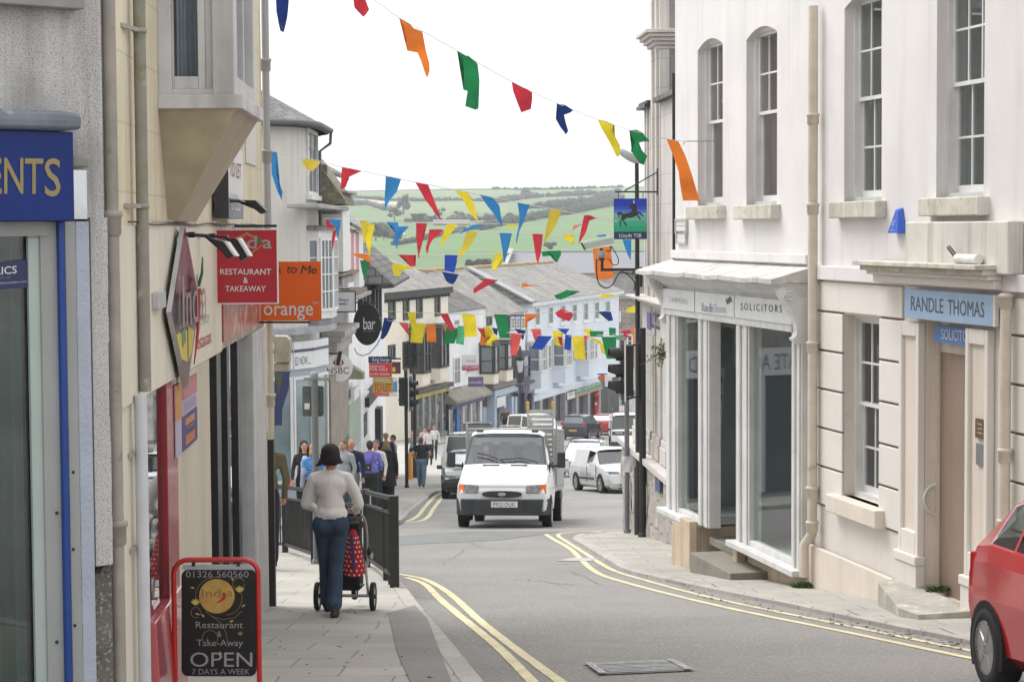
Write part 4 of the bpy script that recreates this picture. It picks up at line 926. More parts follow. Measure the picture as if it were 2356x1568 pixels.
ppoly(m_, F, .005, [c(*p) for p in ((1625,262), (1652,268), (1650,300), (1620,335), (1575,352), (1608,325), (1622,295))], CHILI); ppoly(m_, F, .007, [c(*p) for p in ((1625,250), (1640,232), (1655,255), (1648,275), (1632,272))], GREENL)
OUTL = mat('pale_gold_line', (.55,.42,.16), .5)
pline(m_, F, .004, [c(*p) for p in ((1480,250), (1560,207), (1668,262), (1640,300), (1570,345))], .003, OUTL); pline(m_, F, .004, [c(*p) for p in ((1500,252), (1560,217), (1655,265))], .0025, OUTL)
hr_ = tag(m_.build('hanging_sign'), 'red projecting sign reading RESTAURANT & TAKEAWAY in white', 'sign')
t_ = MB(); b0_ = F.sz(497, 533); t_.bar(Vector((LF.P(0,0,0).x-.2, 15.02, F.sz(497,520)[1])), F.P(F.sz(636,520)[0], -.02, F.sz(600,520)[1]), .02, .02, BLACK_IRON); t_.build('bracket', hr_)
ORG = mat('vivid_orange_board', (.78,.13,.008), .4, .05, 2, coat=.2)
m_, F = hang('s', '', '', 18.6, 600, 601, 738, 738, ORG, .03)
H1 = U_(600, 600, .35714)
h = lambda x, y: H1(x, y)
ptext(m_, F, .004, *h(165,458), *h(512,525), 'orange', LETW); ptext(m_, F, .004, *h(508,432), *h(545,452), 'TM', LETW)
BOLD[0] = 0.0; ptext(m_, F, .004, *h(200,182), *h(290,238), 'Talk', BLACK_PLASTIC, .9, .1); ptext(m_, F, .004, *h(322,182), *h(395,230), 'to', BLACK_PLASTIC, .9, .1); ptext(m_, F, .004, *h(425,178), *h(535,235), 'Me', BLACK_PLASTIC, .9, .1)
og = tag(m_.build('hanging_sign'), 'vivid orange square projecting sign with black handwriting along its top', 'sign')
t_ = MB(); q0, q1 = F.P(*(lambda r: (r[0], -.01, r[1]))(F.sz(596, 741))), F.P(*(lambda r: (r[0], -.01, r[1]))(F.sz(714, 741))); t_.bar(q0+Vector((-.15,0,0)), q1, .025, .018, BLACK_IRON); t_.build('bracket', og)
m_ = MB(); F = LF; o = .03
P4 = [on(LF, F2, *p, o) for p in ((1412,655), (1412,900), (1640,790), (1640,655))]
zz0, zz1 = P4[1].z, P4[0].z; zz1 = min(zz1, zfas); s0_, s1_ = LF.s_of(*F2(1412,700), o), LF.s_of(*F2(1640,700), o)
fbox(m_, LF, s0_, s1_, zz0, zz1+.05, .004, o, mat('red_board_painted_glare', (.42,.08,.06), .3, .35, 4, spots=(((.4,.36,.33), 5, .55, .62),)))  # pale blotches painted in as reflections on the board
m_.text('TANDOORI', LF.P(s0_+.05, o+.003, zz0+.18), LF.e.to_3d()*(s1_-s0_-.1), Vector((0,0,.12)), LGREY); tag(m_.build('shop_sign'), 'red fascia board with painted pale reflections and grey lettering below the red hanging sign', 'sign')
m_ = MB(); o = .05
dl, dr_, dt, db = (382.5, 750), (449, 745), F2(1160, 160), F2(1166, 1182)
sl_, sr_ = LF.s_of(*dl, o), LF.s_of(*dr_, o); st_ = (sl_+sr_)/2; zt2 = LF.sz(*dt, o)[1]; zb2 = LF.sz(*db, o)[1]; zm2 = (zt2+zb2)/2
DARKR = mat('dull_plum_panel', (.20,.03,.055), .4, .3, 3); MAGI = mat('dull_mauve_panel', (.12,.075,.105), .4, .3, 3)
dia = [LF.P(sl_,o,zm2), LF.P(st_,o,zb2), LF.P(sr_,o,zm2), LF.P(st_,o,zt2)]
def sub(a, b): return [LF.P(a[i], o+.031, b[i]) for i in range(len(a))]
m_.prism(dia, LF.n.to_3d()*.03, MAGI, mat('white_edge', (.5,.5,.5), .5))
kz = lambda t: zt2+(zb2-zt2)*t
hw = lambda t: (sr_-sl_)/2*(1-abs(2*t-1))
m_.face([LF.P(st_-hw(.02),o+.032,kz(.02)), LF.P(st_-hw(.42),o+.032,kz(.42)), LF.P(st_+hw(.42),o+.032,kz(.42)), LF.P(st_+hw(.02),o+.032,kz(.02))], DARKR)
YEL = mat('sign_yellow', (.62,.50,.05), .4, .1, 3); GRN = mat('sign_green', (.10,.20,.05), .4)
m_.face([LF.P(st_-hw(.64),o+.032,kz(.64)), LF.P(st_-hw(.8),o+.032,kz(.8)), LF.P(st_+.02,o+.032,kz(.84)), LF.P(st_+.02,o+.032,kz(.64))], YEL)
m_.face([LF.P(st_-hw(.62)*.5,o+.034,kz(.64)), LF.P(st_-hw(.7)*.55,o+.034,kz(.74)), LF.P(st_-.05,o+.034,kz(.7)), LF.P(st_-.1,o+.034,kz(.62))], GRN)
m_.face([LF.P(st_+.06,o+.033,kz(.62)), LF.P(st_+.06,o+.033,kz(.84)), LF.P(st_+hw(.78)*.8,o+.033,kz(.78)), LF.P(st_+hw(.68)*.8,o+.033,kz(.66))], YEL)
ds = tag(m_.build('diamond_sign'), 'tall diamond shaped restaurant sign with raised letters on the cream fascia', 'sign')
m_ = MB()
i0 = len(m_.v); m_.text('India', LF.P(st_-.52, o+.075, kz(.60)), LF.e.to_3d()*1.25, Vector((0,0,zt2-zb2))*.30, mat('silver_red_letter', (.30,.16,.18), .35));
m_.text('India', LF.P(st_-.54, o+.055, kz(.605)), LF.e.to_3d()*1.27, Vector((0,0,zt2-zb2))*.31, LGREY); m_.build('raised_letters', ds)
m_ = MB(); m_.tube([LF.P(st_+.33,o+.07,kz(.38)), LF.P(st_+.36,o+.09,kz(.30)), LF.P(st_+.40,o+.09,kz(.2))], [.012,.009,.004], GREENL, 8); m_.tube([LF.P(st_+.12,o+.06,kz(.86)), LF.P(st_+.26,o+.07,kz(.66)), LF.P(st_+.34,o+.07,kz(.40))], [.004,.010,.014], CHILI, 8); m_.build('chili_ornament', ds)
m_ = MB(); m_.text('Restaurant', on(LF, F2, 1240, 950, .023), LF.e.to_3d()*(LF.s_of(*F2(1338,920),.023)-LF.s_of(*F2(1240,920),.023)), Vector((0,0,.10)), mat('pillar_red_letters', (.50,.03,.04), .4)); m_.text('Takeaway', on(LF, F2, 1240, 950, .023)+Vector((0,0,.15)), LF.e.to_3d()*(LF.s_of(*F2(1330,920),.023)-LF.s_of(*F2(1240,920),.023)), Vector((0,0,.09)), LETW)
tag(m_.build('wall_lettering'), 'small red lettering fixed on the cream fascia right of the diamond sign', 'lettering')
m_ = MB(); o = .02; s0_, s1_ = LF.s_of(*F2(1107,1300), o), LF.s_of(*F2(1243,1300), o); z1_ = LF.sz(*F2(1107,1172), o)[1]; z0_ = LF.sz(*F3(1104,165), o)[1]; H = z1_-z0_
fbox(m_, LF, s0_, s1_, z0_, z1_, .016, o, mat('poster_lilac', (.45,.40,.52), .5)); W_ = s1_-s0_
def pr(x0, x1, t0, t1, col, k=.003): fbox(m_, LF, s0_+W_*x0, s0_+W_*x1, z1_-H*t1, z1_-H*t0, o, o+k, mat('poster_'+col, lin(col), .5))
pr(.0,.28,.0,.5,'c58a4a'); pr(.28,1,.0,.27,'b0525e'); pr(.28,1,.29,.48,'b9aecb'); pr(.28,1,.5,.99,'2c2f70')
for k in range(9): pr(.34,.95,.03+k*.026,.036+k*.026,'d8b8b4',.005)
for k in range(6): pr(.34,.95,.31+k*.026,.318+k*.026,'7d6f93',.005)
pr(.42,.86,.56,.66,'c77a4e',.005); pr(.42,.86,.80,.94,'b9683a',.005); pr(.5,.8,.70,.72,'b06a48',.005)
tag(m_.build('poster'), 'menu and event posters in a stack on the cream pilaster', 'poster')
m_ = MB(); o = .12; s0_, s1_ = LF.s_of(*F1(1540,1200), o), LF.s_of(*F1(1642,1200), o); z1_, zmid, z0_ = [LF.sz(*F1(1545, y), o)[1] for y in (985, 1335, 1475)]
fbox(m_, LF, s0_, s1_, zmid, z1_, .03, o, SIGN_W); fbox(m_, LF, s0_, s1_, z0_, zmid, .03, o, mat('slate_blue_board', (.20,.23,.29), .5)); fbox(m_, LF, s0_-.012, s0_, z0_, z1_, .02, o+.004, mat('dark_board_edge', (.04,.04,.045), .6))
m_.text('TO LET', LF.P(s0_+.12, o+.004, zmid+(z1_-zmid)*.42), LF.e.to_3d()*(s1_-s0_-.3), Vector((0,0,(z1_-zmid)*.3)), mat('to_let_red', (.33,.03,.05), .5)); m_.text('01326', LF.P(s0_+.2, o+.004, z0_+.06), LF.e.to_3d()*(s1_-s0_-.5), Vector((0,0,.13)), LETW)
tag(m_.build('letting_board'), 'white TO LET board on the upper cream wall beside the corbel', 'sign')
def flood(label, y_px, s_wall, tip_u, tip_v, lamp, white=False):
 """lamp: four picture points of the hood outline (top-left, top-right, bottom-right, bottom-left)"""
 su, sv = s_wall; s_, z_ = LF.sz(su, sv); y = LF.P(s_, 0, 0).y
 t = thing('floodlight', label, 'lamp', (LF.P(s_,0,0).x, y, z_-.1), group='floodlights on the restaurant wall')
 b = MB(); b.lathe([(.028,0), (.028,.03), (.02,.035)], SIGN_W, Matrix.Translation(LF.P(s_,.0,z_)) @ LF.n.to_3d().to_track_quat('Z','Y').to_matrix().to_4x4(), 12); b.build('wall_plate', t)
 b = MB(); tip = at_y(tip_u, tip_v, y+.05); b.tube([LF.P(s_,.03,z_), tip], .011, BLACK_IRON, 8); b.lathe([(.018,-.02), (.018,.02)], BLACK_IRON, Matrix.Translation((tip+LF.P(s_,.03,z_))/2) @ Matrix.Rotation(math.pi/2,4,'Y'), 10); b.build('arm', t)
 Q = [at_y(u, v, y+.05) for u, v in lamp]; b = MB(); dn = Vector((0, .16, 0))
 b.hexa([Q[3], Q[2], Q[2]+dn, Q[3]+dn, Q[0], Q[1], Q[1]+dn, Q[0]+dn], BLACK_IRON); b.tube([tip, (Q[0]+Q[3])/2+dn/2], .012, BLACK_IRON, 8); b.build('lamp_head', t, bevel=.008)
 b = MB(); a1, a2 = Q[1], Q[2]; nn = (Q[1]-Q[0]).normalized()*.004
 if white: b.hexa([a2-nn*3, a2+nn*3, a2+nn*3+dn, a2-nn*3+dn, a1-nn*3, a1+nn*3, a1+nn*3+dn, a1-nn*3+dn], SIGN_W); b.build('lens', t)
 return t
flood('left black floodlight on the arm in front of the diamond sign', 12.5, F2(1090, 212), *F2(1300, 226), [F2(*p) for p in ((1322,240), (1420,262), (1482,352), (1440,372))], True)
flood('black floodlight with a white rim in front of the red hanging sign', 13.8, F2(1232, 222), *F2(1425, 232), [F2(*p) for p in ((1445,243), (1500,240), (1570,355), (1520,385))], True)
flood('small black floodlight on a white plate above the red hanging sign', 15, F1(1440, 1355), *F1(1610, 1358), [F1(*p) for p in ((1640,1352), (1725,1352), (1800,1425), (1760,1445))])
yA = 12.0; FA = FY(yA)
ab = thing('pavement_sign', 'red framed black pavement sign reading OPEN 7 DAYS A WEEK', 'sign', (at_y(500,1500,yA).x, yA+.05, hgt(yA)+KH))
q = lambda x, y: at_y(*F3(x, y), yA)
REDT = mat('red_enamel_tube', (.50,.025,.02), .3, .1, 4, coat=.3)
gz = hgt(yA)+KH
mb = MB(); pts = []
L_, R_, T_ = q(1096, 1200).x, q(1626, 1200).x, q(1300, 800).z; rc = .085
pts = [(L_, yA, gz+.02), (L_, yA, T_-rc)] + [(L_+rc-rc*math.cos(a), yA, T_-rc+rc*math.sin(a)) for a in [math.pi/2*i/6 for i in range(1, 7)]] + [(R_-rc+rc*math.sin(a), yA, T_-rc+rc*math.cos(a)) for a in [math.pi/2*i/6 for i in range(0, 7)]] + [(R_, yA, gz+.02)]
mb.tube(pts, .0155, REDT, 12)
for x in (L_, R_): mb.tube([(x, yA-.22, gz+.02), (x, yA+.22, gz+.02)], .0155, REDT, 10)
mb.build('tube_frame', ab)
def rrect(x0, y0, x1, y1, r, n=5):
 out = []
 for cx_, cy_, a0 in ((x1-r, y0+r, -90), (x1-r, y1-r, 0), (x0+r, y1-r, 90), (x0+r, y0+r, 180)):
  for i in range(n+1): a = math.radians(a0+90*i/n); out.append((cx_+r*math.cos(a), cy_+r*math.sin(a)))
 return out
PB = mat('black_sign_panel', (.006,.006,.008), .35, .2, 3)
mb = MB(); PT = [q(*p) for p in rrect(1140, 862, 1612, 1530, 42)]; mb.prism([p+Vector((0,.03,0)) for p in PT], (0,-.03,0), PB, ALU); pnl = mb.build('panel', ab)
mb = MB(); PT = [q(*p) for p in ((1150,835), (1560,835), (1590,861), (1142,861))]; mb.prism([p+Vector((0,.035,0)) for p in PT], (0,-.04,0), mat('pale_header', (.42,.45,.47), .5)); mb.build('header_strip', ab)
for x in (1216, 1498): mb = MB(); mb.bar(q(x, 812), q(x, 840), .02, .02, BLACK_PLASTIC, up=(0,1,0)); mb.build('hook', ab)
t_ = MB(); yo = FY(yA-.004); LT = mat('board_grey_lettering', (.30,.30,.33), .5)
def bt(x0, y0, x1, y1, s, m=LT, sp=1.0): ptext(t_, yo, 0, *F3(x0, y0), *F3(x1, y1), s, m, sp)
bt(1168,870,1562,910,'01326 560560'); bt(1230,1188,1526,1228,'Restaurant'); bt(1365,1248,1392,1283,'&'); bt(1235,1300,1526,1340,'Take-Away'); bt(1195,1380,1585,1470,'OPEN', mat('board_lilac_lettering', (.33,.32,.38), .5)); bt(1207,1484,1568,1518,'7 DAYS A WEEK')
GD = mat('gold_disc', (.50,.31,.075), .4, .35, 9); ppoly(t_, FY(yA-.003), 0, [F3(*p) for p in ell(1362,1028,112,108)], GD)
bt(1268,980,1385,1035,'Ind', mat('bronze_lettering', (.25,.15,.06), .4)); bt(1425,995,1462,1030,'a', mat('bronze_lettering', 0), 1.0)
ppoly(t_, FY(yA-.005), 0, [F3(*p) for p in ((1398,1005), (1420,1010), (1415,1045), (1385,1065), (1352,1072), (1385,1050), (1400,1030))], CHILI)
GL = mat('thin_gold_line', (.34,.27,.12), .5); LOT = mat('lotus_yellow', (.60,.47,.12), .5)
def swirl(pts, r=.0012): pline(t_, FY(yA-.004), 0, [F3(*p) for p in pts], r, GL)
swirl(arc(1360,1028,130,120,150,285)); swirl(arc(1500,950,38,36,0,330)); swirl(arc(1420,1040,100,105,-30,90)); swirl(arc(1320,1290,48,48,-200,80)+arc(1330,1300,28,34,80,200)); swirl([(1290,1120), (1330,1155), (1400,1175), (1470,1165), (1520,1120)]); swirl([(1330,1150), (1390,1200), (1420,1260), (1440,1350)]); swirl(arc(1230,1130,30,32,60,400))
for (cx_, cy_, w, up) in ((1505,1000,34,1), (1228,1080,34,1), (1510,1272,22,.6)):
 for k in (-2, -1, 0, 1, 2):
  a = math.radians(k*28); tip = (cx_+math.sin(a)*w*1.1, cy_-math.cos(a)*w*1.2); px_ = (math.cos(a)*w*.22, math.sin(a)*w*.22); mid = (cx_+math.sin(a)*w*.5, cy_-math.cos(a)*w*.6)
  ppoly(t_, FY(yA-.004-.0003*abs(k)), 0, [F3(*p) for p in ((cx_, cy_+6), (mid[0]-px_[0], mid[1]-px_[1]), tip, (mid[0]+px_[0], mid[1]+px_[1]))], LOT if up == 1 else mat('lotus_dim', (.25,.17,.05), .5))
for x, y, a in ((1210,975,20), (1530,1088,-30), (1240,1140,10), (1275,1150,50), (1455,1185,-20), (1460,920,60), (1385,1385,50)):
 ca, sa_ = math.cos(math.radians(a)), math.sin(math.radians(a)); ppoly(t_, FY(yA-.0035), 0, [F3(x+ca*dx-sa_*dy, y+sa_*dx+ca*dy) for dx, dy in ((-15,0), (0,-6), (15,0), (0,6))], LOT)
t_.build('printing', pnl)
# ================================================================== LEFT ROW further down (y 48 .. 82), a street wall at x = -5
M1 = U_(1430, 410, .2233); M2 = U_(750, 400, .12755); M3 = U_(780, 560, .19139); M4 = U_(660, 840, .19133); M5 = U_(1120, 780, .19139); M6 = U_(1300, 800, .17857)
K1 = U_(600, 180, .33156); J1 = U_(900, 740, .31887); J2 = U_(860, 440, .3311)
SLATE = mat('lichened_slate', (.20,.20,.19), .85, .3, 1.2, bump=.6, bscale=30, brick=dict(w=.34, h=.24, m=.012, c1=(.24,.24,.235), c2=(.16,.16,.16), cm=(.06,.06,.06)), spots=(((.36,.33,.24), 2.5, .6, .8),))
SLATE_F = mat('pale_weathered_slate', (.30,.295,.28), .9, .25, .5, bump=.4, bscale=20, brick=dict(w=.5, h=.3, m=.03, c1=(.33,.32,.30), c2=(.25,.245,.235), cm=(.15,.145,.14)), spots=(((.40,.33,.18), .45, .60, .8), ((.42,.40,.36), .9, .6, .8)))
SLATE_D = mat('dark_weathered_slate', (.15,.145,.14), .9, .3, .6, bump=.4, bscale=20, brick=dict(w=.5, h=.3, m=.03, c1=(.17,.165,.16), c2=(.12,.115,.11), cm=(.06,.06,.06)), spots=(((.25,.23,.19), .8, .6, .8),))
LICHEN = mat('orange_lichen_ridge', (.45,.30,.11), .95, .3, 1.5, bump=.3)
RENDER_G = mat('off_white_render', (.60,.585,.54), .85, .08, .8, streak=.25, bump=.1)
WHITE_W = mat('white_wall_paint', (.80,.81,.82), .8, .07, .6, streak=.18)
BLUEW = mat('pale_blue_wall', (.66,.71,.78), .8, .05, .5, streak=.12)
CREAM_F = mat('cream_wall', (.80,.75,.63), .8, .06, .6, streak=.12)
STONE_G = mat('grey_granite', (.40,.385,.37), .9, .2, 1.2, bump=.3, streak=.3, brick=dict(w=.8, h=.38, m=.008, c1=(.41,.395,.38), c2=(.36,.345,.33), cm=(.26,.25,.24)))
STONE_B = mat('brown_granite_shaft', (.29,.25,.215), .8, .25, 2, streak=.35)
MOSS = mat('mossy_slate', (.22,.20,.14), .95, .35, 6, bump=.8, bscale=25, spots=(((.36,.34,.28), 10, .55, .68), ((.12,.13,.06), 7, .6, .75)))
TIMBER = mat('black_timber', (.02,.02,.02), .6, .2, 4)
def simplewin(F, parent, s0, s1, z0, z1, m, fw=.06, cols=1, rows=2, o=.0, name='window', pane=None, bar=.03, sill=None):
 a, b = min(s0, s1), max(s0, s1); z0, z1 = min(z0, z1), max(z0, z1)
 mb = MB(); frame4(mb, F, a, b, z0, z1, o+.002, o+.07, fw, m)
 for i in range(1, cols): x = a+fw+(b-a-2*fw)*i/cols; fbox(mb, F, x-bar/2, x+bar/2, z0+fw, z1-fw, o+.012, o+.05, m)
 for j in range(1, rows): z = z0+fw+(z1-z0-2*fw)*j/rows; fbox(mb, F, a+fw, b-fw, z-bar/2, z+bar/2, o+.014, o+.055, m)
 if sill: fbox(mb, F, a-.08, b+.08, z0-.12, z0, o+.002, o+.14, sill)
 w = mb.build(name, parent); g = MB(); fquad(g, F, a+fw*.5, b-fw*.5, z0+fw*.5, z1-fw*.5, o+.008, pane or GLASS_DARK); g.build('pane', w); return w
def zsbox(mb, F, Z, x0, x1, y0, y1, o0, o1, m):
 s0, z1 = F.sz(*Z(x0, y0), o1); s1 = F.s_of(*Z(x1, y0), o1); z0 = F.sz(*Z(x0, y1), o1)[1]; fbox(mb, F, s0, s1, min(z0, z1), max(z0, z1), o0, o1, m); return s0, s1, z0, z1
SF = Fac((-5, 44), (-5, 84))
ch = thing('corner_house', 'off-white rounded corner house with a hipped slate roof and a bow shopfront', 'building', (-6.5, 50, hgt(50)))
mb = MB(); zb, ze = -6.6, 4.05
plan = [(-15,48.5), (-6.3,48.5)] + [(-6.3+1.3*math.sin(a), 49.8-1.3*math.cos(a)) for a in [math.pi/2*i/8 for i in range(1, 9)]] + [(-5,52.6), (-5,53), (-15,53)]
for i in range(len(plan)-2):
 a, b = plan[i], plan[i+1]; mb.face([(a[0],a[1],zb), (b[0],b[1],zb), (b[0],b[1],ze), (a[0],a[1],ze)], RENDER_G, 1 <= i <= 8)
mb.build('wall', ch)
mb = MB(); WING = mat('unseen_wing_stone', (.30,.285,.265), .9, .2, .8, bump=.3, streak=.2, brick=dict(w=.5, h=.25, m=.012, c1=(.31,.295,.275), c2=(.25,.24,.225), cm=(.20,.19,.18)))  # wing, windows and shopfront added out of view so opposite panes reflect something dark
FW_ = FY(48.42); wx0, wx1 = FW_.s_of(-900), FW_.s_of(560); wx0 = 60-38.0; wx1 = 60-7.6
fbox(mb, FW_, wx0, wx1, -7, 7.2, -8, .0, WING); mb.build('unseen_wing', ch)
mb = MB(); mb.prism([FW_.P(wx0,.4,7.2), FW_.P(wx1,.4,7.2), FW_.P(wx1,-4,10.2), FW_.P(wx0,-4,10.2)], (0,0,.12), SLATE); mb.build('unseen_wing_roof', ch)
for k in range(9): simplewin(FW_, ch, wx1-2.6-k*3.2, wx1-1.4-k*3.2, 2.6, 4.8, WHITE_PAINT, .08, 2, 2); simplewin(FW_, ch, wx1-2.6-k*3.2, wx1-1.4-k*3.2, -.8, 1.4, WHITE_PAINT, .08, 2, 2)
mb = MB()
fbox(mb, FW_, wx0+1, wx1-.5, -5.2, -2.2, .003, .05, mat('unseen_navy_shopfront', (.02,.028,.05), .4, .3, .8)); fbox(mb, FW_, wx0+1, wx1-.5, -2.2, -1.5, .003, .12, SIGN_W)
for k in range(10): fbox(mb, FW_, wx1-1.2-k*3, wx1-1.0-k*3, -5.2, -2.2, .051, .09, SIGN_W)
for k in range(5): mb.text('ESTATE AGENTS AND VALUERS', FW_.P(wx0+1.5+k*5.8, .125, -2.05), FW_.e.to_3d()*5.4, Vector((0,0,.4)), INK)
mb.build('unseen_shopfront', ch)
mb = MB(); ov = .38
epl = [(-15,48.5-ov), (-6.3,48.5-ov)] + [(-6.3+(1.3+ov)*math.sin(a), 49.8-(1.3+ov)*math.cos(a)) for a in [math.pi/2*i/8 for i in range(1, 9)]] + [(-5+ov,52.7), (-6, 56.5), (-15, 57)]
apex = Vector((-9.2, 53.2, 6.75))
for i in range(len(epl)):
 a, b = epl[i], epl[(i+1) % len(epl)]; mb.face([(a[0],a[1],ze+.12), (b[0],b[1],ze+.12), apex], SLATE); mb.face([(b[0],b[1],ze+.12), (a[0],a[1],ze+.12), (a[0]*.97-.2,a[1]*.985+.75,ze-.02), (b[0]*.97-.2,b[1]*.985+.75,ze-.02)], TIMBER)
rf = mb.build('roof', ch)
mb = MB(); mb.tube([(p[0], p[1], ze+.08) for p in epl[:11]], .07, mat('grey_gutter', (.10,.105,.11), .6, .2, 3), 8); mb.tube([(epl[10][0], epl[10][1], ze+.05), (epl[10][0]-.02, epl[10][1], ze-.25), (-4.9, 52.6, ze-.45), (-4.93, 52.6, -2)], .04, mat('grey_gutter', 0), 8); mb.build('gutter', rf)
simplewin(SF, ch, SF.s_of(*K1(503, 600), .02), SF.s_of(*K1(577, 600), .02), SF.sz(*K1(505, 925))[1], SF.sz(*K1(505, 425))[1], WHITE_PAINT, .09, 2, 2, sill=WHITE_PAINT)
def facets(parent, P, z0, z1, zs0, m, name, cols, rows, cap=None, pane=None, skirt=None):
 """a bay of upright facets along plan points P with windows between zs0 and z1"""
 body = MB(); cxm = sum(p[0] for p in P)/len(P); cym = sum(p[1] for p in P)/len(P)
 for p, q in zip(P, P[1:]): body.face([(p[0],p[1],z0), (q[0],q[1],z0), (q[0],q[1],z1), (p[0],p[1],z1)], skirt or m)
 body.face([(p[0],p[1],z0) for p in P], m); body.face([(p[0],p[1],z1) for p in P], m)
 ob = body.build(name, parent)
 for k, (p, q) in enumerate(zip(P, P[1:])):
  F = Fac(p, q); w = MB(); frame4(w, F, .0, F.L, zs0, z1-.18, .003, .05, .07, m)
  c = cols[k] if isinstance(cols, (list, tuple)) else cols
  for i in range(1, c): x = .07+(F.L-.14)*i/c; fbox(w, F, x-.016, x+.016, zs0+.07, z1-.25, .012, .04, m)
  for j in range(1, rows): z = zs0+.07+(z1-zs0-.32)*j/rows; fbox(w, F, .07, F.L-.07, z-.016, z+.016, .014, .042, m)
  fquad(w, F, .04, F.L-.04, zs0+.04, z1-.2, .009, pane or GLASS_DARK); w.build('window', ob)
 if cap:
  c = MB(); E = []
  for i, p in enumerate(P):
   d = Vector((p[0]-cxm, p[1]-cym)); d = d.normalized()*.16; E.append((p[0]+d.x, p[1]+d.y))
  c.prism([(x, y, z1) for x, y in E], (0, 0, cap[1]), cap[0]); c.build('canopy', ob)
 return ob
PANE_G = mat('grey_reflecting_pane', (.19,.22,.24), .1, .3, .4, spec=.9)
zt, zw_, zbk = at_y(735, 530, 50.3).z, at_y(735, 716, 50.3).z, at_y(735, 733, 50.3).z
facets(ch, [(-5.02,50.05), (-4.73,50.2), (-4.46,50.8), (-4.46,52.0), (-5.02,52.4)], zbk, zt, zw_, WHITE_PAINT, 'bay_window', [1,3,3,2], 4, (SLATE, .12), PANE_G)
mb = MB();
zc = at_y(700, 765, 49.5).z
bow = [(-5.95,48.3), (-5.5,48.32), (-5.12,48.6), (-4.86,49.1), (-4.66,49.8), (-4.5,50.6), (-4.42,51.6), (-5.0,52.5)]
mb.prism([(x*1.0-.0, y-.12, zc) for x, y in bow]+[(-6.2,51,zc)], (0,0,.14), LEAD); mb.prism([(-5.1,50.1,zc+.14), (-4.75,50.3,zc+.14), (-4.5,50.9,zc+.14), (-4.5,51.9,zc+.14), (-5.1,52.2,zc+.14)], (0,0,zbk-zc-.14), mat('grey_bay_skirt', (.22,.23,.25), .6, .1, 3)); mb.build('shop_canopy', ch)
zf0_, zf1_ = at_y(700, 846, 49.3).z, at_y(700, 783, 49.3).z
sb = [(-5.95,48.40), (-5.25,48.68), (-4.88,49.45), (-4.62,50.7)]
fac_ = facets(ch, sb, hgt(49)-.2, zf0_, hgt(49)+.85, WHITE_PAINT, 'bow_shopfront', [1,1,1], 1, None, mat('pale_shop_pane', (.20,.28,.30), .1, .4, .7, spec=.9), mat('blue_grey_riser', (.36,.40,.46), .7))
mb = MB()
for p, q in zip(sb, sb[1:]):
 F = Fac(p, q); fbox(mb, F, 0, F.L, zf0_, zf1_, -.05, .06, SIGN_W); fbox(mb, F, 0, F.L, zf0_+(zf1_-zf0_)*.62, zf0_+(zf1_-zf0_)*.72, .06, .075, NAVY)
F = Fac(sb[1], sb[2]); mb.text('ED NOW.....', F.P(.03, .064, zf0_+.1), F.e.to_3d()*.72, Vector((0,0,.2)), INK)
tag(mb.build('shop_sign'), 'white curved fascia with dark lettering on the bow shopfront of the rounded house', 'sign')
mb = MB(); p = [at_y(*M4(x, y), 47.6) for x, y in ((140,460), (338,460), (322,690), (240,950), (236,1165), (140,1165))]; mb.prism(p, (0,.03,0), NAVY); q = [at_y(*M4(x, y), 47.59) for x, y in ((140,480), (250,480), (205,735), (190,735))]; mb.face(q, mat('olive_print', (.06,.075,.03), .5)); tag(mb.build('shop_banner'), 'navy blue curved shop banner beside the bow window near the grey pole', 'banner')
mb = MB(); CONS = mat('flaking_cream_timber', (.50,.48,.40), .9, .25, 7, bump=.5, spots=(((.16,.14,.1), 13, .66, .72),))
p = [at_y(*M4(x, y), 19.75) for x, y in ((128,0), (290,5), (330,50), (338,150), (325,270), (325,345), (128,345))]; mb.prism(p, (0,.22,0), CONS); p = [at_y(*M4(x, y), 19.77) for x, y in ((128,358), (318,358), (318,458), (128,458))]; mb.prism(p, (0,.2,0), CONS); mb.build('console', rest)
bk = thing('bank_building', 'grey granite bank with fluted pilasters, mossy cornice and an attic window', 'building', (-5.6, 58, hgt(58)))
yb0, yb1 = 52.7, 63.9; s0b, s1b = yb0-44, yb1-44
mb = MB(); ztop = 2.3
fbox(mb, SF, s0b, s1b, -8, ztop, -7, -.12, STONE_G)
mb.build('wall', bk)
def upil(u0, u1, v0, v1, o, m, parent=bk, base=True, flut=0, name='pilaster'):
 b = MB(); s0, z1 = SF.sz(u0, v0, o); s1 = SF.s_of(u1, v0, o); z0 = SF.sz(u0, v1, o)[1]
 fbox(b, SF, s0, s1, z0, z1, -.119, o, m)
 for k in range(flut): x = s0+(s1-s0)*(k+.5)/flut; fbox(b, SF, x-(s1-s0)*.16/flut*2, x+(s1-s0)*.16/flut*2, z0+.3, z1-.2, o, o+.05, m)
 return b.build(name, parent)
LIGHTST = mat('pale_grey_paint_stone', (.50,.50,.51), .8, .1, 1.5, streak=.25)
def upz(Z, x0, x1, y0, y1, o, m, parent=bk, flut=0, name='pilaster', o0=-.119):
 b = MB(); s0, z1 = SF.sz(*Z(x0, y0), o); s1 = SF.s_of(*Z(x1, y0), o); z0 = SF.sz(*Z(x0, y1), o)[1]
 fbox(b, SF, s0, s1, z0, z1, o0, o, m)
 F = FY(44+s0); xa = -5+o0; xb = -5+o
 for k in range(flut): x = xa+(xb-xa)*(k+.5)/flut+60; fbox(b, F, x-.035, x+.035, z0+.1, z1-.1, .0, .03, m)
 return b.build(name, parent)
upz(M3, 275, 395, 150, 860, .30, mat('mid_grey_flutes', (.34,.345,.36), .8, .15, 2), flut=3); upz(M3, 400, 492, -130, 625, .55, WHITE_PAINT, flut=2)
upz(M2, 820, 970, 950, 1600, .5, WHITE_PAINT, flut=2)
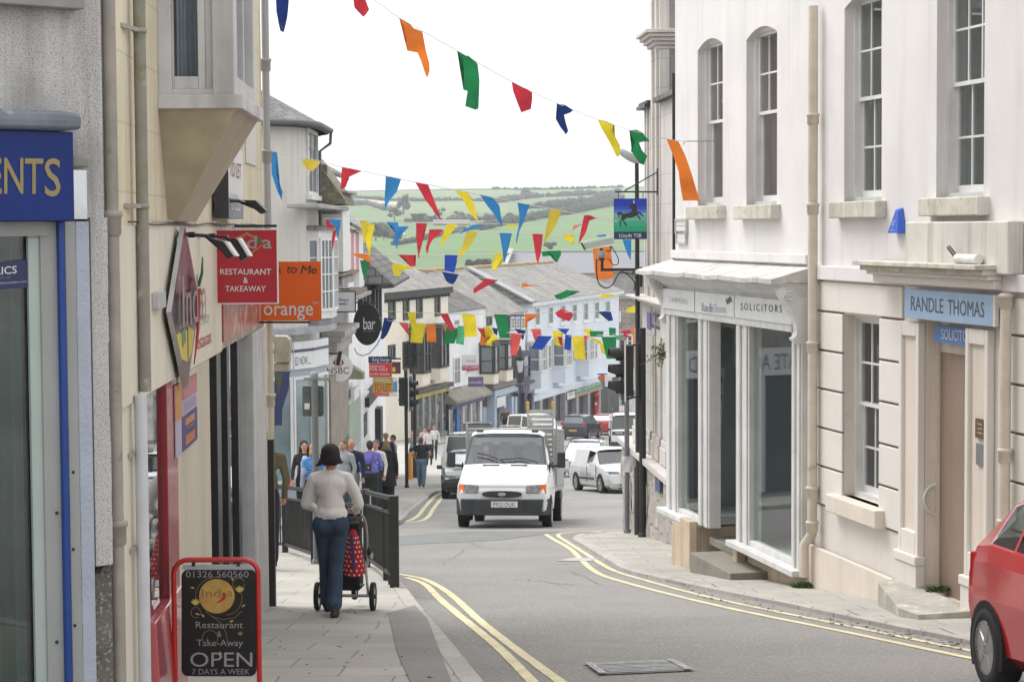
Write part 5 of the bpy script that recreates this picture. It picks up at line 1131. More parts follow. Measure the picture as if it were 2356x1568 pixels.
upz(M4, 765, 870, 650, 1560, .12, STONE_B, flut=2); upz(M4, 872, 1100, 560, 1560, .42, STONE_B, flut=4)
mb = MB()
zsbox(mb, SF, M2, 365, 960, 845, 935, -.1, .62, STONE_G);
for k in range(3):
 s0 = SF.s_of(*M3(300, 1400), .2); z0 = at_y(*M3(300, 1420), 44+s0).z
s0, z0 = SF.sz(*M3(365, 1440), .35); s1 = SF.s_of(*M3(612, 1262), .5)
for i, (dz0, dz1, o) in enumerate(((-.5,-.2,.3), (-.2,-.05,.42), (-.05,.1,.52))): fbox(mb, SF, SF.s_of(*M3(265,1440),.2)+.3, s1, z0+dz0, z0+dz1, -.1, o, STONE_G)
zsbox(mb, SF, M3, 400, 620, 650, 690, -.1, .6, MOSS); zsbox(mb, SF, M3, 400, 560, 700, 800, -.1, .45, STONE_G)
mb.build('entablature', bk, bevel=.02)
mb = MB(); q = [(SF.s_of(*M2(360, 560), .1), .1), (SF.s_of(*M2(1050, 810), .62), .62)]
zA_, zB_ = at_y(*M2(620, 760), 44+SF.s_of(*M2(620, 760), .62)).z, at_y(*M2(360, 400), 53).z
sa_, sb_ = s0b+.05, SF.s_of(*M2(1050, 810), .7)
mb.hexa([SF.P(sa_,-.12,zA_-.1), SF.P(sb_,-.12,zA_-.1), SF.P(sb_,.72,zA_-.1), SF.P(sa_,.72,zA_-.1), SF.P(sa_,-.12,zA_+1.15), SF.P(sb_,-.12,zA_+1.15), SF.P(sb_,.72,zA_+.02), SF.P(sa_,.72,zA_+.02)], MOSS); mb.build('pent_roof', bk)
mb = MB(); z1 = at_y(*M2(620, 235), 54.5).z; z0 = ztop-.1
fbox(mb, SF, s0b+.4, s1b-2.5, z0, z1, -4, -.35, LIGHTST); mb.build('attic', bk)
mb = MB(); za = z1; pa2 = [SF.P(s0b-.0,.1,za-.05), SF.P(s1b-2.0,.1,za-.05), SF.P(s1b-2.0,-2.4,za+1.3), SF.P(s0b,-2.4,za+1.3)]; mb.prism(pa2, (0,0,.12), SLATE); mb.build('roof', bk)
simplewin(Fac((SF.P(0,-.35,0).x,44),(SF.P(0,-.35,0).x,84)), bk, s0b+1.6, s0b+5.5, z0+.75, z1-.2, WHITE_PAINT, .09, 3, 1, pane=PANE_G)
mb = MB(); zsbox(mb, FY(53.0), M2, 362, 520, 90, 400, -.3, 0, SLATE_D); mb.build('slate_cheek', bk)
mb = MB(); zsbox(mb, SF, M2, 940, 1120, 600, 640, -.1, .75, STONE_G); zsbox(mb, SF, M2, 950, 1080, 645, 720, -.1, .6, STONE_G); mb.build('cornice', bk)
ph = thing('pink_house', 'narrow white house with pink shutters between tall frames above a mossy cornice', 'building', (-5.6, 67, hgt(67)))
mb = MB(); fbox(mb, SF, 19.95, 26.6, -9, at_y(*M3(500, 70), 66).z, -7, -.12, WHITE_W); mb.build('wall', ph)
mb = MB(); ze_ = at_y(*M3(500, 75), 66).z; mb.prism([SF.P(19.9,.3,ze_-.05), SF.P(26.6,.3,ze_-.05), SF.P(26.6,-2.5,ze_+1.5), SF.P(19.9,-2.5,ze_+1.5)], (0,0,.12), SLATE_F); mb.build('roof', ph)
PK = mat('pink_shutter', (.55,.19,.20), .6, .1, 3)
for xa, xb in ((505, 548), (568, 610)):
 mb = MB(); zsbox(mb, SF, M3, xa, xb, 120, 630, -.118, .03, PK); mb.build('shutter', ph)
for xa, xb in ((490, 506), (548, 568), (611, 650)):
 mb = MB(); zsbox(mb, SF, M3, xa, xb, 110, 640 if xb < 640 else 860, -.118, .06, WHITE_PAINT); mb.build('frame_post', ph)
mb = MB(); zsbox(mb, SF, M3, 575, 720, 880, 940, -.118, .42, MOSS); zsbox(mb, SF, M3, 575, 780, 960, 1000, -.118, .55, STONE_G); mb.build('cornice', ph)
mb = MB(); zsbox(mb, SF, M4, 1110, 1262, 860, 1560, -.118, .06, mat('sage_green_boards', (.34,.41,.35), .7, .2, 4, streak=.3)); zsbox(mb, SF, M4, 1102, 1180, 670, 905, -.118, .1, WHITE_PAINT); mb.build('shopfront', ph)
mb = MB(); q0, z1_ = SF.sz(*M4(1100, 385), .1); q1 = SF.s_of(*M4(1320, 500), .55); z0_ = SF.sz(*M4(1250, 590), .55)[1]; mb.hexa([SF.P(q0,-.118,z0_-.05), SF.P(q1,-.118,z0_-.05), SF.P(q1,.55,z0_-.05), SF.P(q0,.55,z0_-.05), SF.P(q0,-.118,z0_+.55), SF.P(q1,-.118,z0_+.55), SF.P(q1,.55,z0_+.12), SF.P(q0,.55,z0_+.12)], mat('lichen_canopy', (.34,.34,.24), .95, .3, 3, bump=.5)); mb.build('canopy', ph)
ht = thing('timbered_house', 'black and white half-timbered house with a projecting slate gable roof', 'building', (-5.6, 76, hgt(76)))
mb = MB(); zE = at_y(*M3(790, 790), 75).z
fbox(mb, SF, 26.7, 38.0, -9.5, zE+.25, -7, -.12, WHITE_W); mb.build('wall', ht)
for x in (660, 700, 750, 820, 862, 900):
 mb = MB(); zsbox(mb, SF, M3, x, x+13, 815, 1400, -.118, .05, TIMBER); mb.build('timber', ht)
mb = MB(); r0, r1 = at_y(*M3(735, 560), 78), at_y(*M3(1000, 690), 79)
mb.face([(-4.1,71,zE+.1), (-4.1,82,zE+.15), (-6.6,81,zE+2.3), (-6.6,72,zE+2.3)], SLATE_D); mb.face([(-4.1,71,zE), (-4.1,82,zE+.05), (-4.1,82,zE+.15), (-4.1,71,zE+.1)], TIMBER); mb.face([(-4.1,71,zE+.1), (-6.6,72,zE+2.3), (-9.5,71,zE+.1)], SLATE_D); mb.face([(-4.1,71,zE), (-4.1,82,zE+.05), (-5.2,82,zE-.1), (-5.2,71,zE-.1)], TIMBER); mb.build('roof', ht)
mb = MB(); zsbox(mb, SF, M4, 1265, 1375, 830, 1560, -.118, .05, WHITE_PAINT); zsbox(mb, SF, M4, 1310, 1350, 1020, 1330, .05, .07, GLASS_DARK);
zsbox(mb, SF, H1, 905, 1010, 1105, 1170, -.118, .2, TIMBER); zsbox(mb, SF, H1, 985, 1000, 1180, 1500, -.118, .1, TIMBER); mb.build('shopfront', ht)
mb = MB(); p = on(SF, M4, 1190, 760, .3); zsbox(mb, SF, M4, 1180, 1245, 700, 850, .2, .3, SIGN_W); mb.build('fascia', ht)
# ================================================================== FAR ROW (bends to the right): facade plane with windows
FFa = Vector((-4.26, 140)); ffd = Vector((.29, 1))
FF = Fac(FFa-ffd*13.0, FFa+ffd*56)
def block(name, label, s0, s1, ze, depth, wm, rm, h, hip0=0, hip1=0, ov=.25, zb=-17, F=FF, ridge_mat=None, go=None, cat='building'):
 t = thing(name, label, cat, F.P((s0+s1)/2, -depth/2, zb+2))
 mb = MB(); fbox(mb, F, s0, s1, zb, ze, -depth, 0, wm); mb.build('wall', t)
 mb = MB(); a, b = s0-ov*(1 if hip0 else .2), s1+ov*(1 if hip1 else .2); r0, r1 = s0+hip0, s1-hip1; zr = ze+h; m_ = -depth/2
 e = [F.P(a,ov,ze), F.P(b,ov,ze), F.P(b,-depth-ov,ze), F.P(a,-depth-ov,ze)]; R = [F.P(r0,m_,zr), F.P(r1,m_,zr)]
 mb.face([e[0], e[1], R[1], R[0]], rm); mb.face([e[2], e[3], R[0], R[1]], rm); mb.face([e[3], e[0], R[0]], rm if hip0 else wm); mb.face([e[1], e[2], R[1]], rm if hip1 else wm)
 mb.face([F.P(a,ov,ze-.02), F.P(b,ov,ze-.02), F.P(b,-depth-ov,ze-.02), F.P(a,-depth-ov,ze-.02)], TIMBER)
 r = mb.build('roof', t)
 b_ = MB(); b_.tube([R[0]+Vector((0,0,.03)), R[1]+Vector((0,0,.03))], .13, ridge_mat or rm, 6); b_.build('ridge', r)
 return t
def fz(Z, x, y, F=FF, o=0): return F.sz(*Z(x, y), o)
def fwin(t, Z, x0, x1, y0, y1, m, cols=1, rows=2, fw=.09, F=FF, o=0.0, sill=None, pane=None):
 s0, z1 = fz(Z, x0, y0, F, o); s1 = F.s_of(*Z(x1, y0), o); z0 = fz(Z, x0, y1, F, o)[1]; return simplewin(F, t, s0, s1, z0, z1, m, fw, cols, rows, o, pane=pane, sill=sill, bar=.05)
sLf = FF.s_of(*J1(160, 300)); sRf = FF.s_of(*J1(692, 300))
BLKW = mat('black_window_frame', (.03,.035,.03), .5, .2, 3)
zeave = FF.sz(*J2(790, 832))[1]
cr = block('cream_house', 'cream three-storey house with black sash windows under a broad lichened hipped roof', sLf, sRf, zeave, 9, CREAM_F, SLATE_F, 2.75, .0, 4.4, .45, ridge_mat=LICHEN)
mb = MB(); fbox(mb, FF, sLf-.2, sRf+.1, zeave-.45, zeave-.03, .002, .35, TIMBER)
for k in range(20): s_ = sLf+(sRf-sLf)*(k+.5)/20; fbox(mb, FF, s_-.08, s_+.08, zeave-.65, zeave-.45, .002, .25, TIMBER)
mb.build('eaves_board', cr)
for (x0, x1, y0, y1) in ((332,384,905,1090), (442,488,892,1090), (542,588,885,1075), (682,722,868,1060)): fwin(cr, J2, x0, x1, y0, y1, BLKW, 1, 2, .28)
for (x0, x1, y0, y1) in ((332,382,360,575), (218,272,385,500)): fwin(cr, J1, x0, x1, y0, y1, BLKW, 2, 2, .2)
def boxbay(t, Z, x0, x1, xs, y0, y1, yb, pr, m, mw, cols, F=FF, pane=None):
 """a square bay: near side visible between x0 and xs, front between xs and x1"""
 s0 = F.s_of(*Z(xs, y0), pr); s1 = F.s_of(*Z(x1, y0), pr); z1 = F.sz(*Z(xs, y0), pr)[1]; z0 = F.sz(*Z(xs, y1), pr)[1]; zk = F.sz(*Z(xs, yb), pr)[1]
 b = MB(); fbox(b, F, s0, s1, zk, z1+.25, .002, pr, mw); fbox(b, F, s0-.12, s1+.12, z1+.25, z1+.42, .002, pr+.14, m); ob = b.build('bay_window', t)
 F2_ = Fac(tuple(F.P(0, pr, 0))[:2], tuple(F.P(F.L, pr, 0))[:2]);
 w = MB(); frame4(w, F2_, s0, s1, z0, z1+.2, .003, .09, .16, m)
 for i in range(1, cols): x = s0+(s1-s0)*i/cols; fbox(w, F2_, x-.06, x+.06, z0+.16, z1+.04, .01, .08, m)
 fbox(w, F2_, s0+.16, s1-.16, (z0+z1)/2-.04, (z0+z1)/2+.04, .012, .075, m)
 fquad(w, F2_, s0+.1, s1-.1, z0+.1, z1+.1, .008, pane or GLASS_DARK); w.build('window', ob)
 a, c = F.P(s0, 0, 0), F.P(s0, pr, 0); FS = Fac((a.x, a.y), (c.x, c.y))
 w = MB(); frame4(w, FS, .02, FS.L, z0, z1+.2, .003, .06, .14, m); fbox(w, FS, .16, FS.L-.14, (z0+z1)/2-.04, (z0+z1)/2+.04, .01, .05, m); fquad(w, FS, .1, FS.L-.1, z0+.1, z1+.1, .006, pane or GLASS_DARK); w.build('window', ob)
 return ob
boxbay(cr, J1, 430, 548, 490, 300, 610, 700, .9, BLKW, CREAM_F, 2); boxbay(cr, J1, 572, 690, 628, 270, 565, 660, .9, BLKW, CREAM_F, 2)
SHOP_GL = mat('busy_shop_pane', (.16,.18,.18), .12, .6, 1.1, spec=.8, spots=(((.42,.40,.38), 1.7, .56, .62), ((.05,.05,.05), 2.3, .58, .64)))
mb = MB(); s0 = FF.s_of(*J1(440, 780), .4); s1 = FF.s_of(*J1(705, 700), .4); z1 = FF.sz(*J1(690, 708), .4)[1]; z0 = FF.sz(*J1(690, 742), .4)[1]
fbox(mb, FF, s0, s1, z0, z1, .1, .4, mat('yellow_fascia', (.55,.46,.05), .5, .2, 1, spots=(((.12,.1,.03), 2.2, .6, .66),))); fbox(mb, FF, s0-.2, s1+.2, z1, z1+.28, .002, .62, SLATE_D)
mb.text('the original bargain store', FF.P(s0+.6,.405,z0+.2), FF.e.to_3d()*(s1-s0-1.2), Vector((0,0,(z1-z0)*.5)), INK)
fs = mb.build('shop_fascia', cr)
mb = MB(); zk = FF.sz(*J1(690, 1050), .3)[1]
for i in range(6): x = s0+.1+(s1-s0-.4)*i/5; fbox(mb, FF, x, x+.2, -15, z0, .002, .36, TIMBER if i in (0, 5) else mat('grey_mullion', (.3,.31,.3), .5))
fbox(mb, FF, s0+.3, s1-.1, -15, zk, .002, .3, mat('grey_riser', (.24,.25,.25), .8)); w = mb.build('shopfront', cr); g = MB(); fquad(g, FF, s0+.1, s1-.1, zk, z0, .2, SHOP_GL); g.build('pane', w)
sw0, sw1 = sRf+.02, FF.s_of(*J1(985, 300))
wh = block('white_house', 'plain white-rendered house with a board on its wall and a purple fascia below', sw0, sw1, FF.sz(*J2(1060, 992))[1], 9, WHITE_W, SLATE_D, 2.4, 0, 0, .15)
fwin(wh, J1, 728, 782, 478, 702, WHITE_PAINT, 2, 2, .14, sill=WHITE_W, pane=PANE_G); fwin(wh, J1, 733, 775, 180, 240, WHITE_PAINT, 2, 1, .12, pane=PANE_G); fwin(wh, J1, 828, 925, 570, 612, WHITE_PAINT, 3, 1, .12, pane=PANE_G)
mb = MB(); s0 = FF.s_of(*J1(722, 860), .6); s1 = FF.s_of(*J1(985, 780), .6); z1 = FF.sz(*J1(985, 772), .6)[1]; z0 = FF.sz(*J1(985, 812), .6)[1]
PURP = mat('purple_fascia', (.13,.10,.22), .6, .1, 2); mb.hexa([FF.P(s0,.1,z0), FF.P(s1,.1,z0), FF.P(s1,.55,z0), FF.P(s0,.55,z0), FF.P(s0,.1,z1), FF.P(s1,.1,z1), FF.P(s1,.65,z1), FF.P(s0,.65,z1)], PURP)
mb.hexa([FF.P(s0-.3,.002,z1), FF.P(s1+.4,.002,z1), FF.P(s1+.4,1.0,z1), FF.P(s0-.3,1.0,z1), FF.P(s0-.3,.002,z1+.9), FF.P(s1+.4,.002,z1+.9), FF.P(s1+.4,1.0,z1+.18), FF.P(s0-.3,1.0,z1+.18)], mat('mossy_pent', (.30,.29,.24), .9, .25, 1)); mb.text('peacocks', FF.P((s0+s1)/2-1.2,.63,z0+.3), FF.e.to_3d()*2.4, Vector((0,0,.4)), SIGN_W); mb.build('shop_fascia', wh)
mb = MB()
for i, m in enumerate((WHITE_PAINT, mat('blue_door_post', (.03,.16,.45), .5), WHITE_PAINT, WHITE_PAINT, WHITE_PAINT)): x = s0+.2+(s1-s0-.6)*(0,.25,.45,.7,1)[i]; fbox(mb, FF, x, x+(.7 if i == 1 else .28), -16, z0, .002, .3, m)
w = mb.build('shopfront', wh); g = MB(); fquad(g, FF, s0, s1, -16, z0, .15, SHOP_GL); g.build('pane', w)
sb0, sb1 = sw1+.02, FF.s_of(*J1(1200, 300))
bh = block('bay_house', 'white house with black framed twin bays and a lichened slate roof', sb0, sb1+3.4, FF.sz(*J2(1060, 1062))[1], 10, WHITE_W, SLATE_F, 3.3, 0, 0, .2, ridge_mat=LICHEN)
boxbay(bh, J1, 985, 1085, 1050, 410, 610, 690, 1.1, BLKW, CREAM_F, 1, pane=PANE_G); boxbay(bh, J1, 1092, 1198, 1150, 390, 580, 670, 1.1, BLKW, CREAM_F, 1, pane=PANE_G)
fwin(bh, J1, 990, 1030, 165, 235, BLKW, 1, 2, .2)
DBLU = mat('navy_frame', (.035,.045,.11), .5, .2, 2)
mb = MB(); zsbox(mb, FF, J1, 1170, 1290, 150, 270, .002, .12, DBLU); mb.build('window_band', bh)
for x in (1178, 1218, 1258): fwin(bh, J1, x, x+28, 165, 262, WHITE_PAINT, 2, 3, .12, o=.13)
boxbay(bh, J1, 1213, 1330, 1275, 480, 650, 760, .9, DBLU, DBLU, 1)
LBLU = mat('light_blue_shopfront', (.42,.50,.62), .6, .1, 1.5)
mb = MB(); zsbox(mb, FF, J1, 1050, 1232, 690, 735, .002, 1.0, mat('brown_canopy', (.2,.18,.15), .9)); zsbox(mb, FF, J1, 1058, 1240, 740, 790, .002, .8, LBLU)
for x in (1055, 1130, 1190, 1218): zsbox(mb, FF, J1, x, x+16, 790, 1080, .002, .7, LBLU)
zsbox(mb, FF, J1, 970, 1040, 760, 870, .002, .1, mat('dark_red_shutter', (.10,.05,.04), .6)); zsbox(mb, FF, J1, 970, 1040, 872, 1060, .002, .12, LBLU)
zsbox(mb, FF, J1, 1255, 1370, 712, 760, .002, .8, mat('lilac_fascia', (.36,.37,.48), .6)); zsbox(mb, FF, J1, 1240, 1372, 690, 710, .002, 1.0, SLATE_D)
for x in (1240, 1290, 1345): zsbox(mb, FF, J1, x, x+14, 760, 1050, .002, .6, DBLU)
w = mb.build('shopfront', bh); g = MB(); zsbox(g, FF, J1, 1055, 1370, 790, 1050, .01, .3, SHOP_GL); g.build('pane', w)
mb = MB(); zsbox(mb, FF, J1, 1075, 1142, 798, 875, .72, .8, SIGN_W); mb.build('window_poster', w)
sp0, sp1 = FF.s_of(*J2(1385, 950)), FF.s_of(*J2(2075, 870))
zeB = FF.sz(*J2(1395, 955))[1]
pb = block('pale_blue_building', 'long pale blue building with white bay windows over a pillared arcade', sp0, sp1, zeB, 10, BLUEW, SLATE_F, 2.7, .6, 5.0, .35, ridge_mat=LICHEN)
mb = MB(); fbox(mb, FF, sp0-.1, sp1+.3, zeB-.3, zeB-.03, .003, .45, mat('white_soffit', (.62,.63,.65), .6)); mb.build('eaves_board', pb)
mb = MB(); mb.bar(FF.P(sp0-.1,.5,zeB+.1), FF.P(sp0-.1+.6,-5,zeB+2.8), 1.1, .12, mat('pale_coping', (.36,.37,.38), .85, .15, 1)); mb.build('verge_coping', pb)
for x in (1440, 1540, 1632, 1720, 1805, 1888, 1970): fwin(pb, J2, x, x+36, 990-(x-1440)*.10, 1135-(x-1440)*.105, WHITE_PAINT, 1, 1, .14, sill=WHITE_W, pane=PANE_G)
for (x0, xs, x1, y0, y1, yb) in ((200, 290, 380, 370, 735, 960), (550, 635, 720, 330, 660, 880), (880, 960, 1030, 280, 580, 795)):
 boxbay(pb, M6, x0, x1, xs, y0, y1, yb, 1.1, WHITE_PAINT, BLUEW, 3, pane=PANE_G)
for (x0, x1, y0, y1) in ((390, 430, 345, 690), (730, 760, 400, 600), (1045, 1075, 300, 550)): fwin(pb, M6, x0, x1, y0, y1, WHITE_PAINT, 1, 2, .14, pane=PANE_G)
zar = FF.sz(*M6(170, 1140), .3)[1]
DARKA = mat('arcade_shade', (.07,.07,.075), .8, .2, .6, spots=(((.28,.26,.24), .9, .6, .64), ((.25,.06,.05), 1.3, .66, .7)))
mb = MB(); fbox(mb, FF, sp0+.05, sp1-.1, -17, zar, .003, .02, DARKA); mb.build('arcade_shade_sheet', pb)  # flat dark sheet, the shade inside the arcade put into its colour
mb = MB(); fbox(mb, FF, sp0, sp1, zar, zar+.5, .003, .5, BLUEW); mb.build('arcade_beam', pb)
for x in (270, 455, 620, 780, 940, 1090):
 mb = MB(); s_ = FF.s_of(*M6(x+20, 1250), .45); fbox(mb, FF, s_-.4, s_+.4, -17, zar, .05, .5, mat('concrete_pillar', (.33,.33,.34), .8, .1, 1)); mb.build('pillar', pb)
PG = mat('green_fascia', (.03,.26,.16), .5, .08, 1)
mb = MB(); s0 = FF.s_of(*M6(660, 1080), .6); s1 = FF.s_of(*M6(1155, 950), .6); z1 = FF.sz(*M6(660, 1015), .6)[1]; z0 = FF.sz(*M6(660, 1120), .6)[1]
fbox(mb, FF, s0, s1, z0, z1, .5, .6, PG); fbox(mb, FF, s0+.02, s0+2.4, z0+.02, z1-.02, .6, .62, SIGN_W); fbox(mb, FF, s0+2.4, s1, z0, z0+.18, .6, .62, mat('orange_stripe', (.6,.2,.08), .5))
mb.text('Post Office', FF.P(s0+.5,.63,z0+.3), FF.e.to_3d()*1.4, Vector((0,0,.55)), CHILI); mb.text('LOTTERY', FF.P(s0+3.2,.63,z0+.45), FF.e.to_3d()*4.5, Vector((0,0,.6)), SIGN_W); mb.text('the people store', FF.P(s1-5,.63,z0+.5), FF.e.to_3d()*4, Vector((0,0,.4)), SIGN_W)
tag(mb.build('shop_sign'), 'long green fascia sign with a white end panel on the pale blue building', 'sign')
F200 = FY(203)
bs = block('stone_house', 'rough brown stone house closing the street beyond the pale blue building', F200.s_of(*J1(1998, 200)), F200.s_of(*J1(2300, 200)), F200.sz(*J1(2010, 25))[1], 9, mat('brown_rubble_wall', (.26,.22,.18), .95, .3, .5, bump=.4, brick=dict(w=.6, h=.3, m=.04, c1=(.30,.25,.2), c2=(.2,.17,.14), cm=(.33,.3,.26))), SLATE_D, 2.5, 0, 0, .2, F=F200)
for (x0, x1, y0, y1) in ((2010, 2045, 120, 200), (2120, 2150, 560, 720), (2090,2140,300,400)): fwin(bs, J1, x0, x1, y0, y1, WHITE_PAINT, 1, 2, .15, F=F200)
mb = MB(); zsbox(mb, F200, J1, 1990, 2180, 700, 960, .002, .4, mat('dark_green_shopfront', (.05,.09,.075), .6, .2, 1)); zsbox(mb, F200, J1, 2008, 2050, 790, 900, .4, .45, mat('pale_notice', (.45,.47,.46), .6)); mb.build('shopfront', bs)
F230 = FY(232)
wr = block('warehouse', 'large grey roofed building with a pale gable coping behind the pale blue one', F230.s_of(*J2(1225, 600)), F230.s_of(*J2(2330, 600)), F230.sz(*J2(1300, 735))[1], 16, STONE_G, mat('smooth_grey_roof', (.21,.215,.235), .8, .1, .3), 2.3, 0, 0, .2, F=F230)
yv = at_y(*J2(1245, 620), 232)
mb = MB(); q0 = F230.P(F230.s_of(*J2(1215, 670)), .4, F230.sz(*J2(1215, 670))[1]); q1 = F230.P(F230.s_of(*J2(1262, 575)), -7.6, F230.sz(*J2(1262, 560))[1]); mb.bar(q0, q1, .6, .3, mat('pale_coping', 0)); mb.build('verge_coping', wr)
# ================================================================== RIGHT, beyond the corner: the granite bank
R2 = Fac((3.08, 27.62), (3.08-.064*11, 38.62))
lb = thing('granite_bank', 'pale granite bank with tall pilasters, a slate hood and a rough stone plinth', 'building', (3.2, 31, hgt(31)))
GRAN = mat('pale_granite_ashlar', (.58,.55,.52), .85, .12, 1.5, bump=.15, bscale=50, streak=.22, brick=dict(w=.9, h=.5, m=.006, c1=(.59,.56,.53), c2=(.55,.52,.49), cm=(.40,.38,.36)))
GRAN_D = mat('rough_dark_granite', (.24,.235,.235), .9, .2, 4, bump=.5, bscale=40, fleck=((.40,.39,.39), 70, .5, .7), brick=dict(w=2, h=.9, m=.008, c1=(.25,.245,.245), c2=(.22,.215,.215), cm=(.15,.15,.15)))
s_of2 = lambda u, o=0: R2.s_of(u, 500, o)
sA1, sA2, sA3 = s_of2(1521), s_of2(1504.5), s_of2(1486)     # near wall | pier | far strip
def zv(u, v, o=0): return R2.sz(u, v, o)[1]
zE2 = zv(1540, 228)
mb = MB(); fbox(mb, R2, .0, sA1, -5, zE2, -5, 0, GRAN)
mb.build('wall', lb)
mb = MB(); mb.hexa([R2.P(-.0,-2.2,zE2), R2.P(sA1,-2.2,zE2), R2.P(sA1,.14,zE2), R2.P(.0,.14,zE2), R2.P(.0,-2.2,zE2+1.15), R2.P(sA1,-2.2,zE2+1.15), R2.P(sA1,.14,zE2+.08), R2.P(.0,.14,zE2+.08)], SLATE_D); mb.build('roof', lb)
mb = MB(); fbox(mb, R2, sA1, sA2, -5, 9, -.72, .02, GRAN); fbox(mb, R2, sA1-.002, sA2, zE2+.15, 9, -1.2, -.14, GRAN_D)
fbox(mb, R2, sA1+.12, sA1+.3, -2, 9, .02, .07, GRAN); fbox(mb, R2, sA2-.3, sA2-.1, -2, 9, .02, .07, GRAN); mb.build('pier', lb, bevel=.01)
mb = MB(); zc1, zc0 = zv(1521, 68), zv(1521, 112)
for i in range(5): fbox(mb, R2, sA1-.02-.05*i, sA2+.02+.05*i, zc0+(zc1-zc0)*i/5, zc0+(zc1-zc0)*(i+1)/5, -1.25, .05+.06*i, GRAN if i < 4 else SILL_ST)
mb.build('pier_cornice', lb, bevel=.01)
mb = MB(); zE3 = zv(1490, 252); fbox(mb, R2, sA2, sA3, -5, zE3, -5, -.05, GRAN)
for a in (.15, .55, .8): fbox(mb, R2, sA2+(sA3-sA2)*a, sA2+(sA3-sA2)*(a+.12), -1.1, zE3, -.05, .04, GRAN)
mb.build('wall', lb)
mb = MB(); fbox(mb, R2, sA2, sA3+.12, zE3, zE3+.06, -5, .16, BLACK_IRON); fbox(mb, R2, sA2, sA3+.1, zE3+.06, zE3+.12, -5, .12, SLATE_D); mb.build('gutter', lb)
mb = MB(); p = at_y(1550.5, 400, 27.9); mb.tube([(p.x, p.y, zv(1550, 590)), (p.x, p.y, zE2-.05)], .022, BLACK_IRON, 8); mb.build('drainpipe', lb)
mb = MB(); zK1, zK0 = R2.sz(*E2(330, 990), .3)[1], R2.sz(*E2(330, 1120), .3)[1]
for i in range(4): fbox(mb, R2, -.0, sA3+.35+.04*i, zK0+(zK1-zK0)*i/4, zK0+(zK1-zK0)*(i+1)/4, -.05, .12+.07*i, GRAN)
mb.build('cornice', lb, bevel=.01)
zp_top = R2.sz(*E3(400, 450), .3)[1]
mb = MB(); zS = R2.sz(*E2(330, 1420), .05)[1]
fbox(mb, R2, .0, sA3, zS, zK0-.003, .002, .07, mat('pale_sign_band', (.62,.59,.54), .7)); mb.build('sign_band', lb)
for a, b in [(s_of2(p), s_of2(q)) for p, q in ((1545,1533), (1527,1512), (1505,1491), (1478,1468))]:
 mb = MB(); fbox(mb, R2, a, b, zp_top+.02, zS-.002, .002, .07, GRAN); fbox(mb, R2, a-.05, b+.05, zp_top+.02, zp_top+.30, .071, .12, GRAN); fbox(mb, R2, a-.03, b+.03, zp_top+.30, zp_top+.42, .071, .10, GRAN); mb.build('pilaster', lb, bevel=.01)
RUB = mat('rock_faced_granite', (.46,.42,.385), .9, .25, 2.2, bump=1.0, bscale=12, fleck=((.26,.24,.23), 60, .52, .7), brick=dict(w=1.1, h=.52, m=.02, c1=(.48,.44,.40), c2=(.40,.365,.335), cm=(.26,.24,.22)))
mb = MB(); rr = random.Random(5); n1, n2 = 40, 12; grid = []
for i in range(n1+1):
 row = []
 for j in range(n2+1):
  s_ = 3.0+(s_of2(1455)-3.0)*i/n1; z = -5+(zp_top-.1+5)*j/n2; nn = noise.noise(Vector((s_*3.1, z*3.1, 1.7))); row.append(R2.P(s_, .20+.05*nn+.03*rr.random(), z))
 grid.append(row)
for i in range(n1):
 for j in range(n2): mb.face([grid[i][j], grid[i+1][j], grid[i+1][j+1], grid[i][j+1]], RUB)
fbox(mb, R2, s_of2(1455)-.02, s_of2(1455)+.05, -5, zp_top-.1, -3, .18, RUB); fbox(mb, R2, 3.0, s_of2(1453), zp_top-.1, zp_top, -.5, .30, GRAN); mb.build('plinth', lb)
mb = MB();
fbox(mb, R2, R2.s_of(*E2(345, 1300), .08), R2.s_of(*E2(303, 1300), .08), R2.sz(*E2(320, 1370), .08)[1], R2.sz(*E2(320, 1155), .08)[1], .071, .085, mat('violet_green_mark', (.22,.16,.5), .5)); mb.text('Lloyds', R2.P(R2.s_of(*E2(350, 1300), .08), .09, R2.sz(*E2(350, 1340), .08)[1]), -R2.e.to_3d()*(R2.s_of(*E2(350, 1300), .08)-R2.s_of(*E2(465, 1300), .08)), Vector((0,0,.42)), NAVY)
tag(mb.build('bank_lettering'), 'dark blue lettering and a violet bar on the pale band of the granite bank', 'sign')
mb = MB(); s0 = R2.s_of(*E3(362, 500), .25); s1 = R2.s_of(*E3(315, 500), .25); fbox(mb, R2, s0, s1, R2.sz(*E3(340, 580), .25)[1], R2.sz(*E3(340, 455), .25)[1], .25, .27, mat('blue_plaque', (.06,.09,.2), .5, .5, 20)); tag(mb.build('wall_plaque'), 'small blue plaque on the rough stone plinth', 'plaque')
mb, F = hang('s', '', '', 35.2, M1(470,385)[0], M1(470,385)[1], M1(838,385)[0], M1(470,842)[1], NAVY, .03)
a0, z1 = F.sz(*M1(474, 390)); a1, zg = F.sz(*M1(834, 575)); zn = F.sz(*M1(474, 758))[1]
BK = [mat('sign_sky_%d' % i, c, .4, .03, 1) for i, c in enumerate([(.005,.03,.38), (.02,.07,.45), (.06,.16,.55), (.20,.34,.66)])]; BG = [mat('sign_grass_%d' % i, c, .4, .03, 1) for i, c in enumerate([(.12,.42,.30), (.04,.36,.22), (.01,.33,.17)])]
for i in range(4): t0, t1 = (0,.45,.65,.83,1)[i], (0,.45,.65,.83,1)[i+1]; fquad(mb, F, a0, a1, z1+(zg-z1)*t0, z1+(zg-z1)*t1, .004, BK[i])
for i in range(3): fquad(mb, F, a0, a1, zg+(zn-zg)*i/3, zg+(zn-zg)*(i+1)/3, .004, BG[i])
